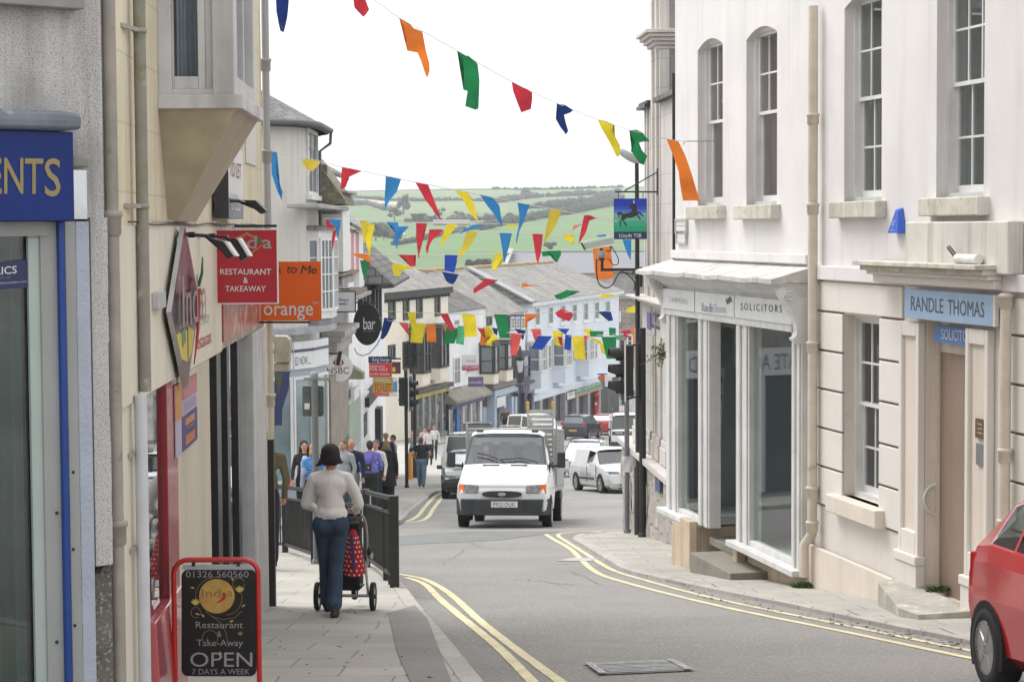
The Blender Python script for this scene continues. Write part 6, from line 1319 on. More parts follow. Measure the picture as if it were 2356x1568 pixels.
hb = [(655,455),(680,440),(705,445),(725,480),(728,530),(770,540),(805,590),(785,585),(755,555),(735,560),(775,622),(760,625),(725,575),(700,590),(660,602),(615,600),(600,615),(578,628),(617,690),(603,695),(567,640),(560,612),(545,650),(552,697),(538,697),(532,650),(545,610),(555,580),(545,560),(530,590),(522,612),(514,600),(525,575),(505,565),(505,540),(540,530),(575,555),(620,548),(660,540),(672,510),(672,488),(652,500),(645,490)]
ppoly(mb, F, .007, [M1(*p) for p in hb], BLACK_PLASTIC); ppoly(mb, F, .006, [M1(*p) for p in ((685,410),(698,410),(700,440),(688,440))], SIGN_W)
ptext(mb, F, .005, *M1(530, 778), *M1(778, 818), 'Lloyds TSB', SIGN_W)
ls = tag(mb.build('hanging_sign'), 'blue and green projecting sign with a rearing black horse', 'sign')
mb = MB(); pm = lambda x, y, dy=0: at_y(*M1(x, y), 35.2+dy); mb.tube([pm(480,310), pm(955,312)], .014, BLACK_IRON, 8); mb.tube([pm(590,298), pm(955,90)], .011, BLACK_IRON, 8); mb.tube([pm(955,50), pm(955,350)], .012, BLACK_IRON, 8)
for x in (520, 795): mb.tube([pm(x,310), pm(x,388)], .006, BLACK_IRON, 6)
mb.build('bracket', ls)
# ================================================================== HILLS, fields, hedges, far trees
def hz(x, y):
 t = (y-300)/1100
 if t <= 0: return -15+.02*(y-300)
 z = -15+44.5*min(t, 1.0)**.92 + (0 if t < 1 else (t-1)*.5)
 return z + 1.3*math.sin(x*.011+y*.004) + .8*math.sin(x*.03-y*.007)*min(1, t*3) + .006*x*min(1, t)
def on_hill(u, v):
 r = ray(u, v); lo, hi = 280.0, 1400.0
 best = None; y = lo
 while y < hi:
  if CAM_Z + r.z*y - hz(r.x*y, y) <= 0: best = y; break
  y += 4
 y = best or hi
 return Vector((r.x*y, y, hz(r.x*y, y)))
G = [mat('field_'+n, c, .95, .16, .012, spots=((tuple(k*.82 for k in c), .05, .5, .7),)) for n, c in (('bright', (.095,.185,.055)), ('soft', (.115,.19,.075)), ('pale', (.145,.21,.09)), ('deep', (.075,.14,.045)), ('earth', (.42,.39,.33)))]
def pix(p):
 q = CAM_M.inverted() @ Vector(p); return 1178+FPX*q.x/-q.z, 784-FPX*q.y/-q.z
def inpoly(x, y, P):
 c = False; n = len(P)
 for i in range(n):
  (x0, y0), (x1, y1) = P[i], P[(i+1) % n]
  if (y0 > y) != (y1 > y) and x < (x1-x0)*(y-y0)/(y1-y0)+x0: c = not c
 return c
FIELDS = [([(0,0),(3000,0),(3000,150),(1500,140),(1150,185),(850,185),(300,170),(0,165)], 2), ([(160,175),(330,185),(450,240),(420,250),(300,215),(150,190)], 4), ([(450,195),(850,190),(1350,180),(1100,290),(700,300),(520,270)], 2), ([(0,200),(330,230),(350,300),(0,345)], 1), ([(1450,165),(2100,150),(2100,200),(1450,215)], 1), ([(1080,400),(1500,310),(2100,215),(2100,640),(300,640),(400,525),(700,470)], 0)]
xs = [-420+i*11 for i in range(80)]; ys = [290+i*14 for i in range(82)]+[1440+i*120 for i in range(22)]
mb = MB()
for i in range(len(xs)-1):
 for j in range(len(ys)-1):
  k = 1; cxx, cyy = (xs[i]+xs[i+1])/2, (ys[j]+ys[j+1])/2
  u, v = pix((cxx, cyy, hz(cxx, cyy))); X, Y = (u*1.0866-860)/.3311, (v*1.0866-440)/.3311
  for P, m_ in FIELDS:
   if inpoly(X, Y, P): k = m_; break
  mb.face([(xs[a], ys[b], hz(xs[a], ys[b])) for a, b in ((i,j),(i+1,j),(i+1,j+1),(i,j+1))], G[k], True)
struct(mb.build('hillside', local=True))
LEAF = [mat('leaf_'+n, c, .9, .3, .15) for n, c in (('dark', (.022,.044,.024)), ('mid', (.036,.066,.030)), ('light', (.08,.12,.05)), ('grey', (.085,.095,.075)), ('bare', (.11,.105,.09)))]
def clump(mb, c, r, n, ms, rnd, leaf=None):
 leaf = leaf or r[2]*.3
 k0 = len(mb.v); mb.ball(c, (r[0]*.82, r[1]*.82, r[2]*.82), ms[0], 8)
 for i in range(k0, len(mb.v)): d = mb.v[i]-Vector(c); mb.v[i] = Vector(c)+d*(1+.35*noise.noise(mb.v[i]*(1.7/max(r))))
 for _ in range(n):
  p = Vector((rnd.gauss(0,1), rnd.gauss(0,1), rnd.gauss(0,1))).normalized()*rnd.uniform(.7, 1.12)
  q = Vector(c)+Vector((p.x*r[0], p.y*r[1], p.z*r[2])); a = Vector((rnd.gauss(0,1), rnd.gauss(0,1), rnd.gauss(0,1))).normalized(); b = a.orthogonal().normalized()
  s_ = leaf*rnd.uniform(.5, 1.3); mb.face([q+a*s_, q+b*s_*.8, q-a*s_*.9, q-b*s_*.7], ms[min(len(ms)-1, int(rnd.random()*len(ms)))])
PXM = .3311/1.0866/FPX
def hedge(pts, hp, label, ms, seed, gap=1.0):
 """hp = height in crop pixels"""
 P = [on_hill(*J2(*p)) for p in pts]; rnd = random.Random(seed); mb = MB()
 for a, b in zip(P, P[1:]):
  h = 1.35*hp*PXM*(a.y+b.y)/2; L = (b-a).length; n = max(3, min(60, int(L/(h*.8*gap))))
  for k in range(n):
   t = (k+rnd.random()*.6)/n; c = a.lerp(b, t); hh = h*rnd.uniform(.55, 1.25); c.z = hz(c.x, c.y)
   clump(mb, (c.x+rnd.gauss(0,h*.2), c.y+rnd.gauss(0,h*.5), c.z+hh*.4), (max(hh*.8, L/n*.7), hh*.9, hh*.6), 14, ms, rnd)
 return tag(mb.build('hedge'), label, 'hedge', 'hedges across the far hillside')
D, Mi, Li, Gy, Ba = LEAF
hedge([(60,165),(300,185),(560,192),(850,186),(1200,195)], 20, 'long dark hedge crossing the upper fields from the left', [D, Mi], 1)
hedge([(1120,104),(1220,103),(1300,105),(1500,104),(1800,98),(2100,86)], 16, 'hedge along the skyline at the top of the hill on the right', [D, Mi, Mi], 2)
hedge([(40,108),(400,110),(800,107),(1120,104)], 5, 'thin low hedge along the bare skyline on the left', [Mi, Gy], 12)
hedge([(1150,205),(1350,175),(1500,160),(1750,150),(2100,130)], 30, 'bushy hedge climbing right below the skyline', [D, Mi, Gy], 3)
hedge([(1380,250),(1500,245),(1600,240),(1700,225),(1850,215),(2100,180)], 44, 'thick row of bushes in front of the upper right field', [D, D, Mi], 4)
hedge([(1030,408),(1200,372),(1350,345),(1500,318),(1700,285),(1900,245),(2100,210)], 42, 'broad diagonal hedge above the large green field', [D, Mi, Mi, Gy], 5)
hedge([(380,525),(520,500),(700,462),(880,415),(1040,400)], 26, 'hedge running down left along the big field', [Mi, Gy, D], 6)
hedge([(60,225),(180,215),(330,262)], 26, 'scrubby hedge beside the pale track', [Gy, Mi], 7)
hedge([(200,410),(280,400),(350,470),(420,480)], 36, 'dark bushes below the white farmhouse', [D, D, Mi], 8)
hedge([(450,350),(700,345),(1000,335),(1150,330)], 34, 'long band of grey budding trees across the middle of the hill', [Gy, Ba, Mi], 9)
def far_tree(u, v, hp, wp, label, ms, seed, grp='trees on the far hillside'):
 p = on_hill(*J2(u, v)); rnd = random.Random(seed); t = thing('hillside_tree', label, 'tree', p, group=grp); h, w = hp*PXM*p.y, wp*PXM*p.y
 b = MB(); b.tube([p, p+Vector((0,0,h*.35)), p+Vector((.05*h,0,h*.7))], [h*.05, h*.035, h*.01], mat('grey_bark', (.12,.10,.08), .9), 6); b.build('trunk', t)
 b = MB()
 for k in range(10):
  a = rnd.random()*6.28; rr_ = rnd.random()**.5*w*.36; cz = h*rnd.uniform(.32,.82); clump(b, (p.x+math.cos(a)*rr_, p.y+math.sin(a)*rr_*.6, p.z+cz), (w*.2, w*.2, h*.19), 26, ms, rnd, h*.05)
 b.build('crown', t)
for k, (u, v, h, w, lb_, ms) in enumerate([(1370,155,70,80,'round dark tree standing out on the skyline', [D, Mi]), (560,352,75,190,'wide dark evergreen tree left of the barn roof', [D]), (655,345,55,90,'smaller dark evergreen touching the wide one', [D]), (450,290,160,110,'tall bare grey tree beside the pale track', [Gy, Ba]), (380,340,110,120,'bare bushy tree below the pale track', [Gy, Ba, Mi]), (710,322,85,110,'bare tree behind the barn roof', [Gy, Ba]), (860,330,70,130,'grey budding tree right of the barn', [Gy, Ba, Mi]), (960,335,50,90,'grey green tree at the end of the hedge', [Gy, Mi]), (240,490,140,110,'dark tree low on the left beside the farmhouse', [D, Mi]), (300,480,90,90,'rounded green tree by the farmhouse', [Mi, D]), (1570,572,75,130,'solitary grey tree above the grey roof', [Gy, Ba, D]), (980,700,90,150,'dark bush clump low in the valley left', [D, Mi]), (1060,690,80,120,'dark bush clump low in the valley right', [D, Gy]), (1750,262,60,120,'rounded tree in the thick row of bushes', [D, Mi]), (1250,335,60,120,'bushy tree in the diagonal hedge', [D, Mi])]):
 far_tree(u, v, h, w, lb_, ms, 40+k)
def barn(x0, x1, y0, y1, rm, wm, label, name='barn'):
 p = on_hill(*J2((x0+x1)/2, y1)); F = FY(p.y); s0 = F.s_of(*J2(x0, y1)); s1 = F.s_of(*J2(x1, y1)); zt_ = F.sz(*J2(x0, y0))[1]; zb_ = p.z-1; H = zt_-zb_
 t = thing(name, label, 'building', (p.x, p.y, zb_)); b = MB(); fbox(b, F, s0, s1, zb_, zb_+H*.5, -9, 0, wm); b.build('wall', t)
 b = MB(); a = [F.P(s0-.4,.5,zb_+H*.5), F.P(s1+.4,.5,zb_+H*.5), F.P(s1+.4,-4.5,zt_), F.P(s0-.4,-4.5,zt_)]; b.face(a, rm); c_ = [F.P(s0-.4,-9.5,zb_+H*.5), F.P(s1+.4,-9.5,zb_+H*.5)]; b.face([a[3], a[2], c_[1], c_[0]], rm); b.face([a[0], a[3], c_[0]], wm); b.face([a[1], a[2], c_[1]], wm); b.build('roof', t)
barn(680, 940, 328, 372, mat('brown_barn_roof', (.22,.20,.19), .9, .2, .1), mat('grey_barn_wall', (.25,.24,.22), .9), 'long low barn with a brown roof among the hillside trees')
barn(340, 440, 420, 455, mat('white_farm_roof', (.50,.50,.50), .9), WHITE_W, 'small white farmhouse among trees on the left of the hill', 'farmhouse')
# ================================================================== STREET FURNITURE
POLE_G = mat('galvanised_pole', (.16,.168,.17), .55, .12, 3, streak=.15)
POLE_K = mat('black_street_pole', (.018,.017,.017), .45, .2, 4)
def gp(u, v, dz=KH): return on_ground(u, v, dz)
def pole_thing(name, label, cat, base, top_z, r, m, group=None):
 t = thing(name, label, cat, base, group=group); b = MB(); b.tube([base-Vector((0,0,.1)), Vector((base.x, base.y, top_z))], r, m, 12); b.lathe([(r+.02,0), (r+.02,.05), (r+.004,.07)], m, Matrix.Translation(base), 12); b.build('pole', t); return t
rp = [(-1.29,22.0), (-1.87,25.9), (-2.64,26.9), (-3.36,29.9), (-5.0,31.9)]
rail = thing('guard_railing', 'black metal guard railing with upright bars along the corner kerb', 'railing', (-1.8, 25.0, hgt(25)+KH))
RB = mat('black_rail_paint', (.02,.021,.022), .5, .25, 5)
gz = lambda p: hgt(p[1])+KH
def rail_post(p, w=.085, h=1.0): b = MB(); b.box((p[0], p[1], gz(p)+h/2-.05), (w, w, h+.1), RB); b.build('post', rail, bevel=.006)
for k, p in enumerate(rp): rail_post(p, .085 if k else .10)
rail_post((-1.36,22.5), .06, .98); rail_post((-1.46,23.2), .06, .98)
for p, q in zip(rp, rp[1:]):
 L = math.dist(p, q); b = MB(); A = Vector((p[0], p[1], gz(p))); B = Vector((q[0], q[1], gz(q))); up = Vector((0,0,1))
 for h, w in ((.96,.05), (.80,.03), (.12,.04)): b.bar(A+up*h, B+up*h, .04, w, RB)
 n = int(L/.125)
 for i in range(1, n): c = A.lerp(B, i/n); b.bar(c+up*.12, c+up*.80, .014, .022, RB, up=(B-A).normalized())
 b.build('panel', rail)
pb_ = Vector((-2.595, 26.75, hgt(26.8)+KH));
t = pole_thing('sign_pole', 'grey steel pole at the railing corner carrying the back of a green grey box', 'pole', pb_, at_y(718, 862, 26.75).z, .045, POLE_G)
GB = mat('green_grey_box', (.10,.125,.12), .5, .15, 3)
b = MB(); q = lambda x, y, dy: at_y(*M4(x, y), 26.75+dy); b.prism([q(x, y, .18) for x, y in rrect(512, 640, 788, 1035, 30)], (0,-.12,0), GB); bx_ = b.build('signal_box', t, bevel=.006)
b = MB(); b.bar(q(520,560,0), q(840,560,0), .05, .045, mat('grey_green_bracket', (.24,.28,.27), .5), up=(0,0,1)); b.lathe([(.052,-.05), (.056,-.05), (.056,.05), (.04,.06)], mat('grey_green_bracket', 0), Matrix.Translation(q(655,530,0)), 12); b.build('bracket', t)
b = MB(); b.prism([q(x, y, .055) for x, y in ((530,875), (597,875), (597,955), (530,955))], (0,-.004,0), SIGN_W); b.build('sticker', bx_)
b = MB()
for y in (712, 975): b.bar(q(540,y,.03), q(760,y,.03), .03, .02, GB)
b.build('clamp', t)
pr_ = gp(1443, 1225, KR); t = pole_thing('sign_pole', 'grey steel pole by the right kerb with a white paper notice tied on', 'pole', pr_, at_y(1443, 888, pr_.y).z, .046, POLE_G)
b = MB(); Q = lambda x, y: at_y(*U_(1380, 1000, .16582)(x, y), pr_.y-.055); g_ = [[Q(1062+150*i/6, 840+240*j/5)+Vector((0,-.012*math.sin(i*1.1+j*.7)-.03*math.sin(math.pi*i/6),0)) for i in range(7)] for j in range(6)]
for j in range(5):
 for i in range(6): b.face([g_[j][i], g_[j+1][i], g_[j+1][i+1], g_[j][i+1]], mat('paper_white', (.72,.70,.76), .8), True)
tag(b.build('paper_notice'), 'white paper notice in plastic fixed round the right grey pole', 'notice')
bb = gp(1456, 1222, KR); t = thing('bollard', 'thin black post standing behind the right grey pole', 'bollard', bb); b = MB(); b.tube([bb, bb+Vector((0,0,1.02))], .04, POLE_K, 12); b.lathe([(.05,1.0), (.055,1.03), (.03,1.07)], POLE_K, Matrix.Translation(bb), 12); b.build('post', t)
LENS = [mat('unlit_'+n, c, .25, 0, 1) for n, c in (('red', (.10,.01,.01)), ('amber', (.12,.06,.01)), ('green', (.01,.09,.05)))]
def signal_head(t, c, ang, h=1.0, w=.34, board=True):
 """three aspect head centred at c, facing direction ang (radians, plan)"""
 M = Matrix.Translation(c) @ Matrix.Rotation(ang, 4, 'Z')          # local +x = facing
 P = lambda x, y, z: M @ Vector((x, y, z))
 b = MB(); d = .18; b.hexa([P(x, y, z) for z in (-h/2, h/2) for x, y in ((-d,-w*.36), (0,-w*.36), (0,w*.36), (-d,w*.36))], BLACK_PLASTIC)
 hd = b.build('signal_head', t, bevel=.02)
 if board:
  b = MB(); b.hexa([P(x, y, z) for z in (-h/2-.08, h/2+.08) for x, y in ((-.02,-w*.72), (.0,-w*.72), (.0,w*.72), (-.02,w*.72))], BLACK_PLASTIC)
  for y in (-w*.72, w*.72): b.hexa([P(x, yy, z) for z in (-h/2-.08, h/2+.08) for x, yy in ((-.022,y-.012), (.003,y-.012), (.003,y+.012), (-.022,y+.012))], SIGN_W)
  b.build('backing_board', hd)
 for k in range(3):
  z = h*(.32-.32*k); b = MB(); n = 14; R = .115
  rg = [[P(x*(1 if math.cos(a) > -.3 else .45)+.001, math.sin(a)*R*(1+.05*x), z+math.cos(a)*R) for a in [2*math.pi*i/n for i in range(n)]] for x in (0, .24)]
  for i in range(n):
   b.face([rg[0][i], rg[1][i], rg[1][(i+1)%n], rg[0][(i+1)%n]], BLACK_PLASTIC, True)
  b.build('visor', hd); b = MB(); b.face([P(.012, math.sin(2*math.pi*i/n)*.1, z+math.cos(2*math.pi*i/n)*.1) for i in range(n)], LENS[k]); b.build('lens', hd)
 return hd
pl_ = gp(936, 1121); t = pole_thing('traffic_light', 'traffic light on a black pole on the far left pavement with heads on both sides', 'traffic light', pl_, at_y(936, 850, pl_.y).z, .06, POLE_K)
signal_head(t, at_y(945, 905, pl_.y), math.radians(-12), 1.0, .36); signal_head(t, at_y(926, 900, pl_.y+.1), math.radians(100), .95, .36, False)
pk = gp(1479, 1234, KR); t = pole_thing('traffic_light', 'large traffic light with three black hoods on the right hand black pole', 'traffic light', pk, at_y(1476, 754, pk.y).z, .062, POLE_K)
signal_head(t, at_y(1432, 852, pk.y), math.radians(186), .90, .34)
b = MB();
for v in (795, 915): b.tube([at_y(1440, v+3, pk.y), at_y(1476, v-6, pk.y)], .018, BLACK_PLASTIC, 8)
b.build('bracket', t)
lc = Vector((at_y(1468, 900, 36.6).x, 36.6, hgt(36.6)+KR))
t = thing('street_lamp', 'tall black lamp column with a grey lantern beside the granite bank', 'street lamp', lc)
b = MB(); tp = at_y(1465, 352, 36.6); b.tube([lc-Vector((0,0,.1)), lc+Vector((0,0,1.2)), lc+Vector((0,0,1.25)), tp], [.075,.075,.05,.036], POLE_K, 12); b.build('column', t)
b = MB(); b.tube([tp, tp+Vector((-.1,0,.05))], .025, POLE_K, 8); MH = Matrix.Translation(at_y(1446, 359, 36.6)) @ Matrix.Rotation(math.radians(32), 4, 'Y'); b.ball((0,0,0), (.24,.10,.075), mat('grey_lantern', (.40,.43,.43), .4, .1, 3), 14, None); b.v[:] = [MH @ p if i >= len(b.v)-((14//2+2)*14) else p for i, p in enumerate(b.v)]; b.build('lantern', t)
cc = thing('security_camera', 'white security camera on a black bracket arm fixed to the lamp column', 'camera', at_y(*M1(335, 1180), 36.5))
qq = lambda x, y, dy=0: at_y(*M1(x, y), 36.5+dy)
b = MB(); b.bar(qq(320,1182), qq(735,1182), .05, .055, POLE_K); b.bar(qq(337,1200), qq(337,1070), .05, .06, POLE_K, up=(0,1,0)); b.bar(qq(775,1150), qq(775,1375), .05, .045, POLE_K, up=(0,1,0)); b.build('arm', cc, bevel=.004)
b = MB(); b.hexa([qq(100,880,-.07), qq(455,815,-.07), qq(455,815,.09), qq(100,880,.09), qq(105,865,-.07), qq(460,800,-.07), qq(460,800,.09), qq(105,865,.09)], SIGN_W); b.hexa([qq(150,955,-.05), qq(470,885,-.05), qq(470,885,.07), qq(150,955,.07), qq(125,895,-.05), qq(462,825,-.05), qq(462,825,.07), qq(125,895,.07)], mat('camera_grey', (.45,.47,.46), .5)); b.hexa([qq(135,960,-.06), qq(158,965,-.06), qq(158,965,.08), qq(135,960,.08), qq(92,880,-.06), qq(115,882,-.06), qq(115,882,.08), qq(92,880,.08)], BLACK_PLASTIC); b.build('housing', cc, bevel=.006)
b = MB(); b.ball(qq(325,1010), (.075,.07,.075), mat('camera_base_grey', (.33,.36,.34), .5), 12); b.tube([qq(325,1000), qq(330,940)], .03, BLACK_PLASTIC, 8); b.lathe([(.055,-.02), (.055,.02)], BLACK_PLASTIC, Matrix.Translation(qq(335,1065)), 12); b.build('pan_head', cc, bevel=.01)
b = MB(); sp_ = lambda P: smooth_path([qq(*p) for p in P], 6)
b.tube(sp_([(278,1060), (275,1200), (300,1330), (380,1385), (460,1340), (520,1230), (570,1210), (650,1260), (705,1340), (690,1420)]), .012, BLACK_PLASTIC, 6); b.tube(sp_([(440,920), (490,1000), (520,1070), (510,1120), (460,1125), (420,1070), (385,1060)]), .009, BLACK_PLASTIC, 6); b.tube(sp_([(385,970), (420,975), (438,945), (430,915)]), .011, BLACK_PLASTIC, 6); b.build('cable', cc)
b = MB(); b.tube(sp_([(560,1205), (640,1225), (700,1270), (720,1280)]), .008, POLE_K, 6); b.tube([qq(690+22*math.cos(a)*(1-a/14), 1218+22*math.sin(a)*(1-a/14)) for a in [i*.5 for i in range(22)]], .006, POLE_K, 6); b.build('scroll', cc)
vl = gp(955, 1098); t = thing('lamp_post', 'old black cast lamp post behind the left traffic light', 'street lamp', vl); b = MB(); hT = at_y(952, 850, vl.y).z-vl.z; b.lathe([(.16,0), (.16,.7), (.11,.8), (.07,.9), (.06,hT-.25), (.09,hT-.24), (.05,hT-.15), (.02,hT)], POLE_K, Matrix.Translation(vl), 12); b.build('column', t)
bo = Vector((at_y(943, 1060, 76).x, 76, hgt(76)+KH)); b = MB(); b.lathe([(.11,0), (.11,.95), (.08,1.0)], mat('amber_bollard', (.55,.24,.02), .5, .1, 2), Matrix.Translation(bo), 12); tag(b.build('bollard'), 'amber yellow bollard near the left traffic light', 'bollard')
fl = Vector((at_y(1197, 900, 133).x, 133, hgt(133)+KH)); t = thing('lamp_post', 'black Victorian lamp post with a glass lantern in front of the far blue shop', 'street lamp', fl); zt_ = at_y(1196, 795, 133).z; zl_ = at_y(1196, 862, 133).z
b = MB(); b.lathe([(.2,0), (.2,.8), (.1,1.0), (.075,1.4), (.06,zl_-fl.z)], POLE_K, Matrix.Translation(fl), 10); b.build('column', t); b = MB(); b.lathe([(.09,zl_-fl.z), (.26,zl_-fl.z+1.1), (.34,zl_-fl.z+1.15), (.12,zl_-fl.z+1.6), (.04,zt_-fl.z)], POLE_K, Matrix.Translation(fl), 6, False); b.lathe([(.13,zl_-fl.z+.05), (.262,zl_-fl.z+1.05)], mat('lantern_glass', (.5,.53,.53), .1), Matrix.Translation(fl)@Matrix.Scale(1.03,4), 6, False); b.build('lantern', t)
px_ = Vector((at_y(1371, 950, 178).x, 178, hgt(178)+KH)); b = MB(); b.lathe([(.34,0), (.34,.15), (.30,.18), (.30,1.7), (.36,1.74), (.36,1.85), (.2,2.0), (.03,2.05)], mat('pillar_box_red', (.42,.02,.02), .35, .1, 2), Matrix.Translation(px_), 14); b.box((px_.x, px_.y-.3, px_.z+1.45), (.3,.04,.05), BLACK_PLASTIC); b.box((px_.x, px_.y-.3, px_.z+1.1), (.2,.03,.25), SIGN_W); tag(b.build('pillar_box'), 'red pillar box among the arcade pillars at the end of the street', 'post box')
pp = Vector((at_y(1400, 950, 170).x, 170, hgt(170)+KH)); t = thing('sign_post', 'slim grey post with a small white plate near the pillar box', 'sign', pp); b = MB(); b.tube([pp, pp+Vector((0,0,3.3))], .07, POLE_G, 8); b.build('post', t); b = MB(); b.box((pp.x, pp.y-.08, pp.z+3.2), (.6,.05,.9), SIGN_W); b.build('plate', t)
def arm(o, F, u0, v0, u1, v1, r=.018): b = MB(); b.tube([F.P(*(lambda k: (k[0], -.01, k[1]))(F.sz(u0, v0))), F.P(*(lambda k: (k[0], -.01, k[1]))(F.sz(u1, v1)))], r, BLACK_IRON, 6); return b.build('bracket', o)
m_, F = hang('s', '', '', 53.6, M3(190,0)[0], M3(0,885)[1], M3(558,0)[0], M3(0,1140)[1], mat('pale_grey_board', (.56,.58,.62), .5, .05, 1), .04, BLACK_IRON, rim=.03)
ptext(m_, F, .006, *M3(215,962), *M3(480,1008), 'bradleys', NAVY); ppoly(m_, F, .008, [M3(*p) for p in ((210,1036),(470,1036),(470,1050),(210,1050))], NAVY); ppoly(m_, F, .009, [M3(*p) for p in ((440,1040),(470,1040),(455,1075))], YEL)
o = tag(m_.build('hanging_sign'), 'pale grey rectangular sign in a black frame beside the bay window', 'sign'); arm(o, F, 740, 663, M3(490,850)[0], M3(490,850)[1])
m_ = MB(); F = FY(62.7); pts = [H1(*p) for p in ell(890, 590, 97, 146, 44)]; P_ = [F.P(*(lambda k: (k[0], 0, k[1]))(F.sz(*p))) for p in pts]; m_.prism([p+Vector((0,.12,0)) for p in P_], (0,-.12,0), mat('black_oval_board', (.012,.013,.015), .45, .1, 2))
ptext(m_, F, .006, *H1(863,541), *H1(947,624), 'bar', LETW, .9); ptext(m_, F, .006, *H1(865,632), *H1(945,641), 'the warren', LGREY)
o = tag(m_.build('hanging_sign'), 'large black oval sign reading bar', 'sign'); arm(o, F, H1(800,436)[0], H1(800,436)[1], H1(950,440)[0], H1(950,440)[1], .025)
b = MB(); b.tube([F.P(*(lambda k: (k[0], .02, k[1]))(F.sz(*H1(*p)))) for p in ((800,755), (820,795), (860,808), (910,790), (960,730), (980,690))], .014, BLACK_PLASTIC, 6); b.build('cable', o)
m_ = MB(); F = FY(53.0); P_ = [F.P(*(lambda k: (k[0], 0, k[1]))(F.sz(*M4(*p)))) for p in ell(978, 412, 180, 180, 44)]; m_.prism([p+Vector((0,.1,0)) for p in P_], (0,-.1,0), mat('white_disc', (.82,.82,.81), .4, .05, 2), mat('disc_edge', (.45,.45,.45), .5))
RD = mat('logo_red', (.48,.02,.03), .4)
for tri in (((897,345),(930,305),(930,385)), ((1048,345),(1015,305),(1015,385)), ((930,305),(1015,305),(972,345)), ((930,385),(1015,385),(972,345))): ppoly(m_, F, .005, [M4(*p) for p in tri], RD)
ptext(m_, F, .005, *M4(825,404), *M4(1112,488), 'HSBC', INK)
o = tag(m_.build('hanging_sign'), 'round white bank sign with red triangles and four dark capitals', 'sign'); arm(o, F, *M4(760,225), *M4(1010,228), .02)
b = MB(); b.bar(F.P(*(lambda k: (k[0], .03, k[1]))(F.sz(*M4(1000,195)))), F.P(*(lambda k: (k[0], .03, k[1]))(F.sz(*M4(965,365)))), .09, .06, BLACK_IRON, up=(0,1,0)); b.build('ornament', o)
F = FY(68.0)
def pboard(x0, y0, x1, y1, m, th=.05): a = F.sz(*J1(x0, y1)); c_ = F.sz(*J1(x1, y0)); b_ = MB(); fbox(b_, F, a[0], c_[0], a[1], c_[1], -th, 0, m); return b_
RB2 = mat('board_red', (.55,.03,.03), .5, .05, 2); OR2 = mat('board_amber', (.62,.26,.02), .5, .05, 2)
m_ = pboard(66, 472, 248, 525, NAVY); a = F.sz(*J1(72, 635)); c_ = F.sz(*J1(248, 526)); fbox(m_, F, a[0], c_[0], a[1], c_[1], -.05, 0, RB2)
ptext(m_, F, .005, *J1(98,483), *J1(230,510), 'King Sturge', LETW); ptext(m_, F, .005, *J1(80,542), *J1(195,558), 'FREEHOLD', LETW); ptext(m_, F, .005, *J1(76,563), *J1(216,585), 'FOR SALE', LETW); ptext(m_, F, .005, *J1(78,601), *J1(230,620), '01392 423696', LETW)
tag(m_.build('sale_board'), 'navy and red FOR SALE board above the amber one', 'sign')
m_ = pboard(100, 636, 258, 675, mat('board_olive', (.36,.36,.06), .5));
for (x0, y0, x1, y1, mm) in ((100,676,258,756,OR2), (100,758,228,785,RB2), (260,636,292,668,SIGN_W), (260,670,292,752,mat('board_sky', (.08,.30,.60), .5)), (230,758,292,785,SIGN_W)): a = F.sz(*J1(x0, y1)); c_ = F.sz(*J1(x1, y0)); fbox(m_, F, a[0], c_[0], a[1], c_[1], -.05, 0, mm)
ptext(m_, F, .005, *J1(106,645), *J1(230,664), 'Pub Business', LETW); ptext(m_, F, .005, *J1(108,684), *J1(248,744), 'TO LET', INK, .85); ptext(m_, F, .005, *J1(112,764), *J1(222,776), 'www.letting.co.uk', LETW)
tag(m_.build('letting_board'), 'amber TO LET board with olive and red bands under the red sale board', 'sign')
F = FY(76.0); m_ = pboard(250, 515, 318, 608, mat('pub_sign_maroon', (.12,.03,.05), .5)); ppoly(m_, F, .01, [J1(*p) for p in ell(265,575,14,22)], YEL); o = tag(m_.build('pub_sign'), 'small maroon pub sign with a yellow roundel by the cream house', 'sign'); arm(o, F, *J1(240,490), *J1(322,490), .03)
F = FY(137.0); m_ = pboard(798, 460, 930, 540, SIGN_W, .1); a = F.sz(*J1(798, 582)); c_ = F.sz(*J1(930, 541)); fbox(m_, F, a[0], c_[0], a[1], c_[1], -.1, 0, mat('board_magenta', (.50,.03,.12), .5)); ptext(m_, F, .01, *J1(832,500), *J1(905,514), 'FOR SALE', CHILI); ptext(m_, F, .01, *J1(806,543), *J1(924,566), '01872 245600', LETW); tag(m_.build('sale_board'), 'white and magenta sale board on the white house', 'sign')
m_ = pboard(848, 632, 967, 710, PURP, .1); ptext(m_, F, .01, *J1(856,664), *J1(958,682), 'peacocks', LETW); tag(m_.build('hanging_sign'), 'purple projecting sign below the white and magenta board', 'sign')
F = FY(176.0); m_ = MB(); P_ = [F.P(*(lambda k: (k[0], 0, k[1]))(F.sz(*J1(*p)))) for p in ell(1899, 641, 33, 27, 30)]; m_.prism([p+Vector((0,.15,0)) for p in P_], (0,-.15,0), mat('oval_orange_red', (.55,.08,.03), .4)); ptext(m_, F, .02, *J1(1876,628), *J1(1922,640), 'POST', YEL); ptext(m_, F, .02, *J1(1872,644), *J1(1926,656), 'OFFICE', YEL); o = tag(m_.build('hanging_sign'), 'oval orange red sign hanging over the arcade', 'sign'); arm(o, F, *J1(1860,610), *J1(1940,610), .05)
mb = MB(); dz = .008; Q = lambda x, y: on_ground((1300+x*.5348)/1.0866, (1260+y*.5348)/1.0866, dz)
c4 = [Q(300,745), Q(720,728), Q(810,775), Q(370,795)]; DRN = mat('worn_cover_steel', (.42,.43,.45), .7, .35, 8, metal=.05, streak=.2)
mb.face(c4, mat('chalky_cover_surround', (.30,.30,.295), .9, .3, 6));
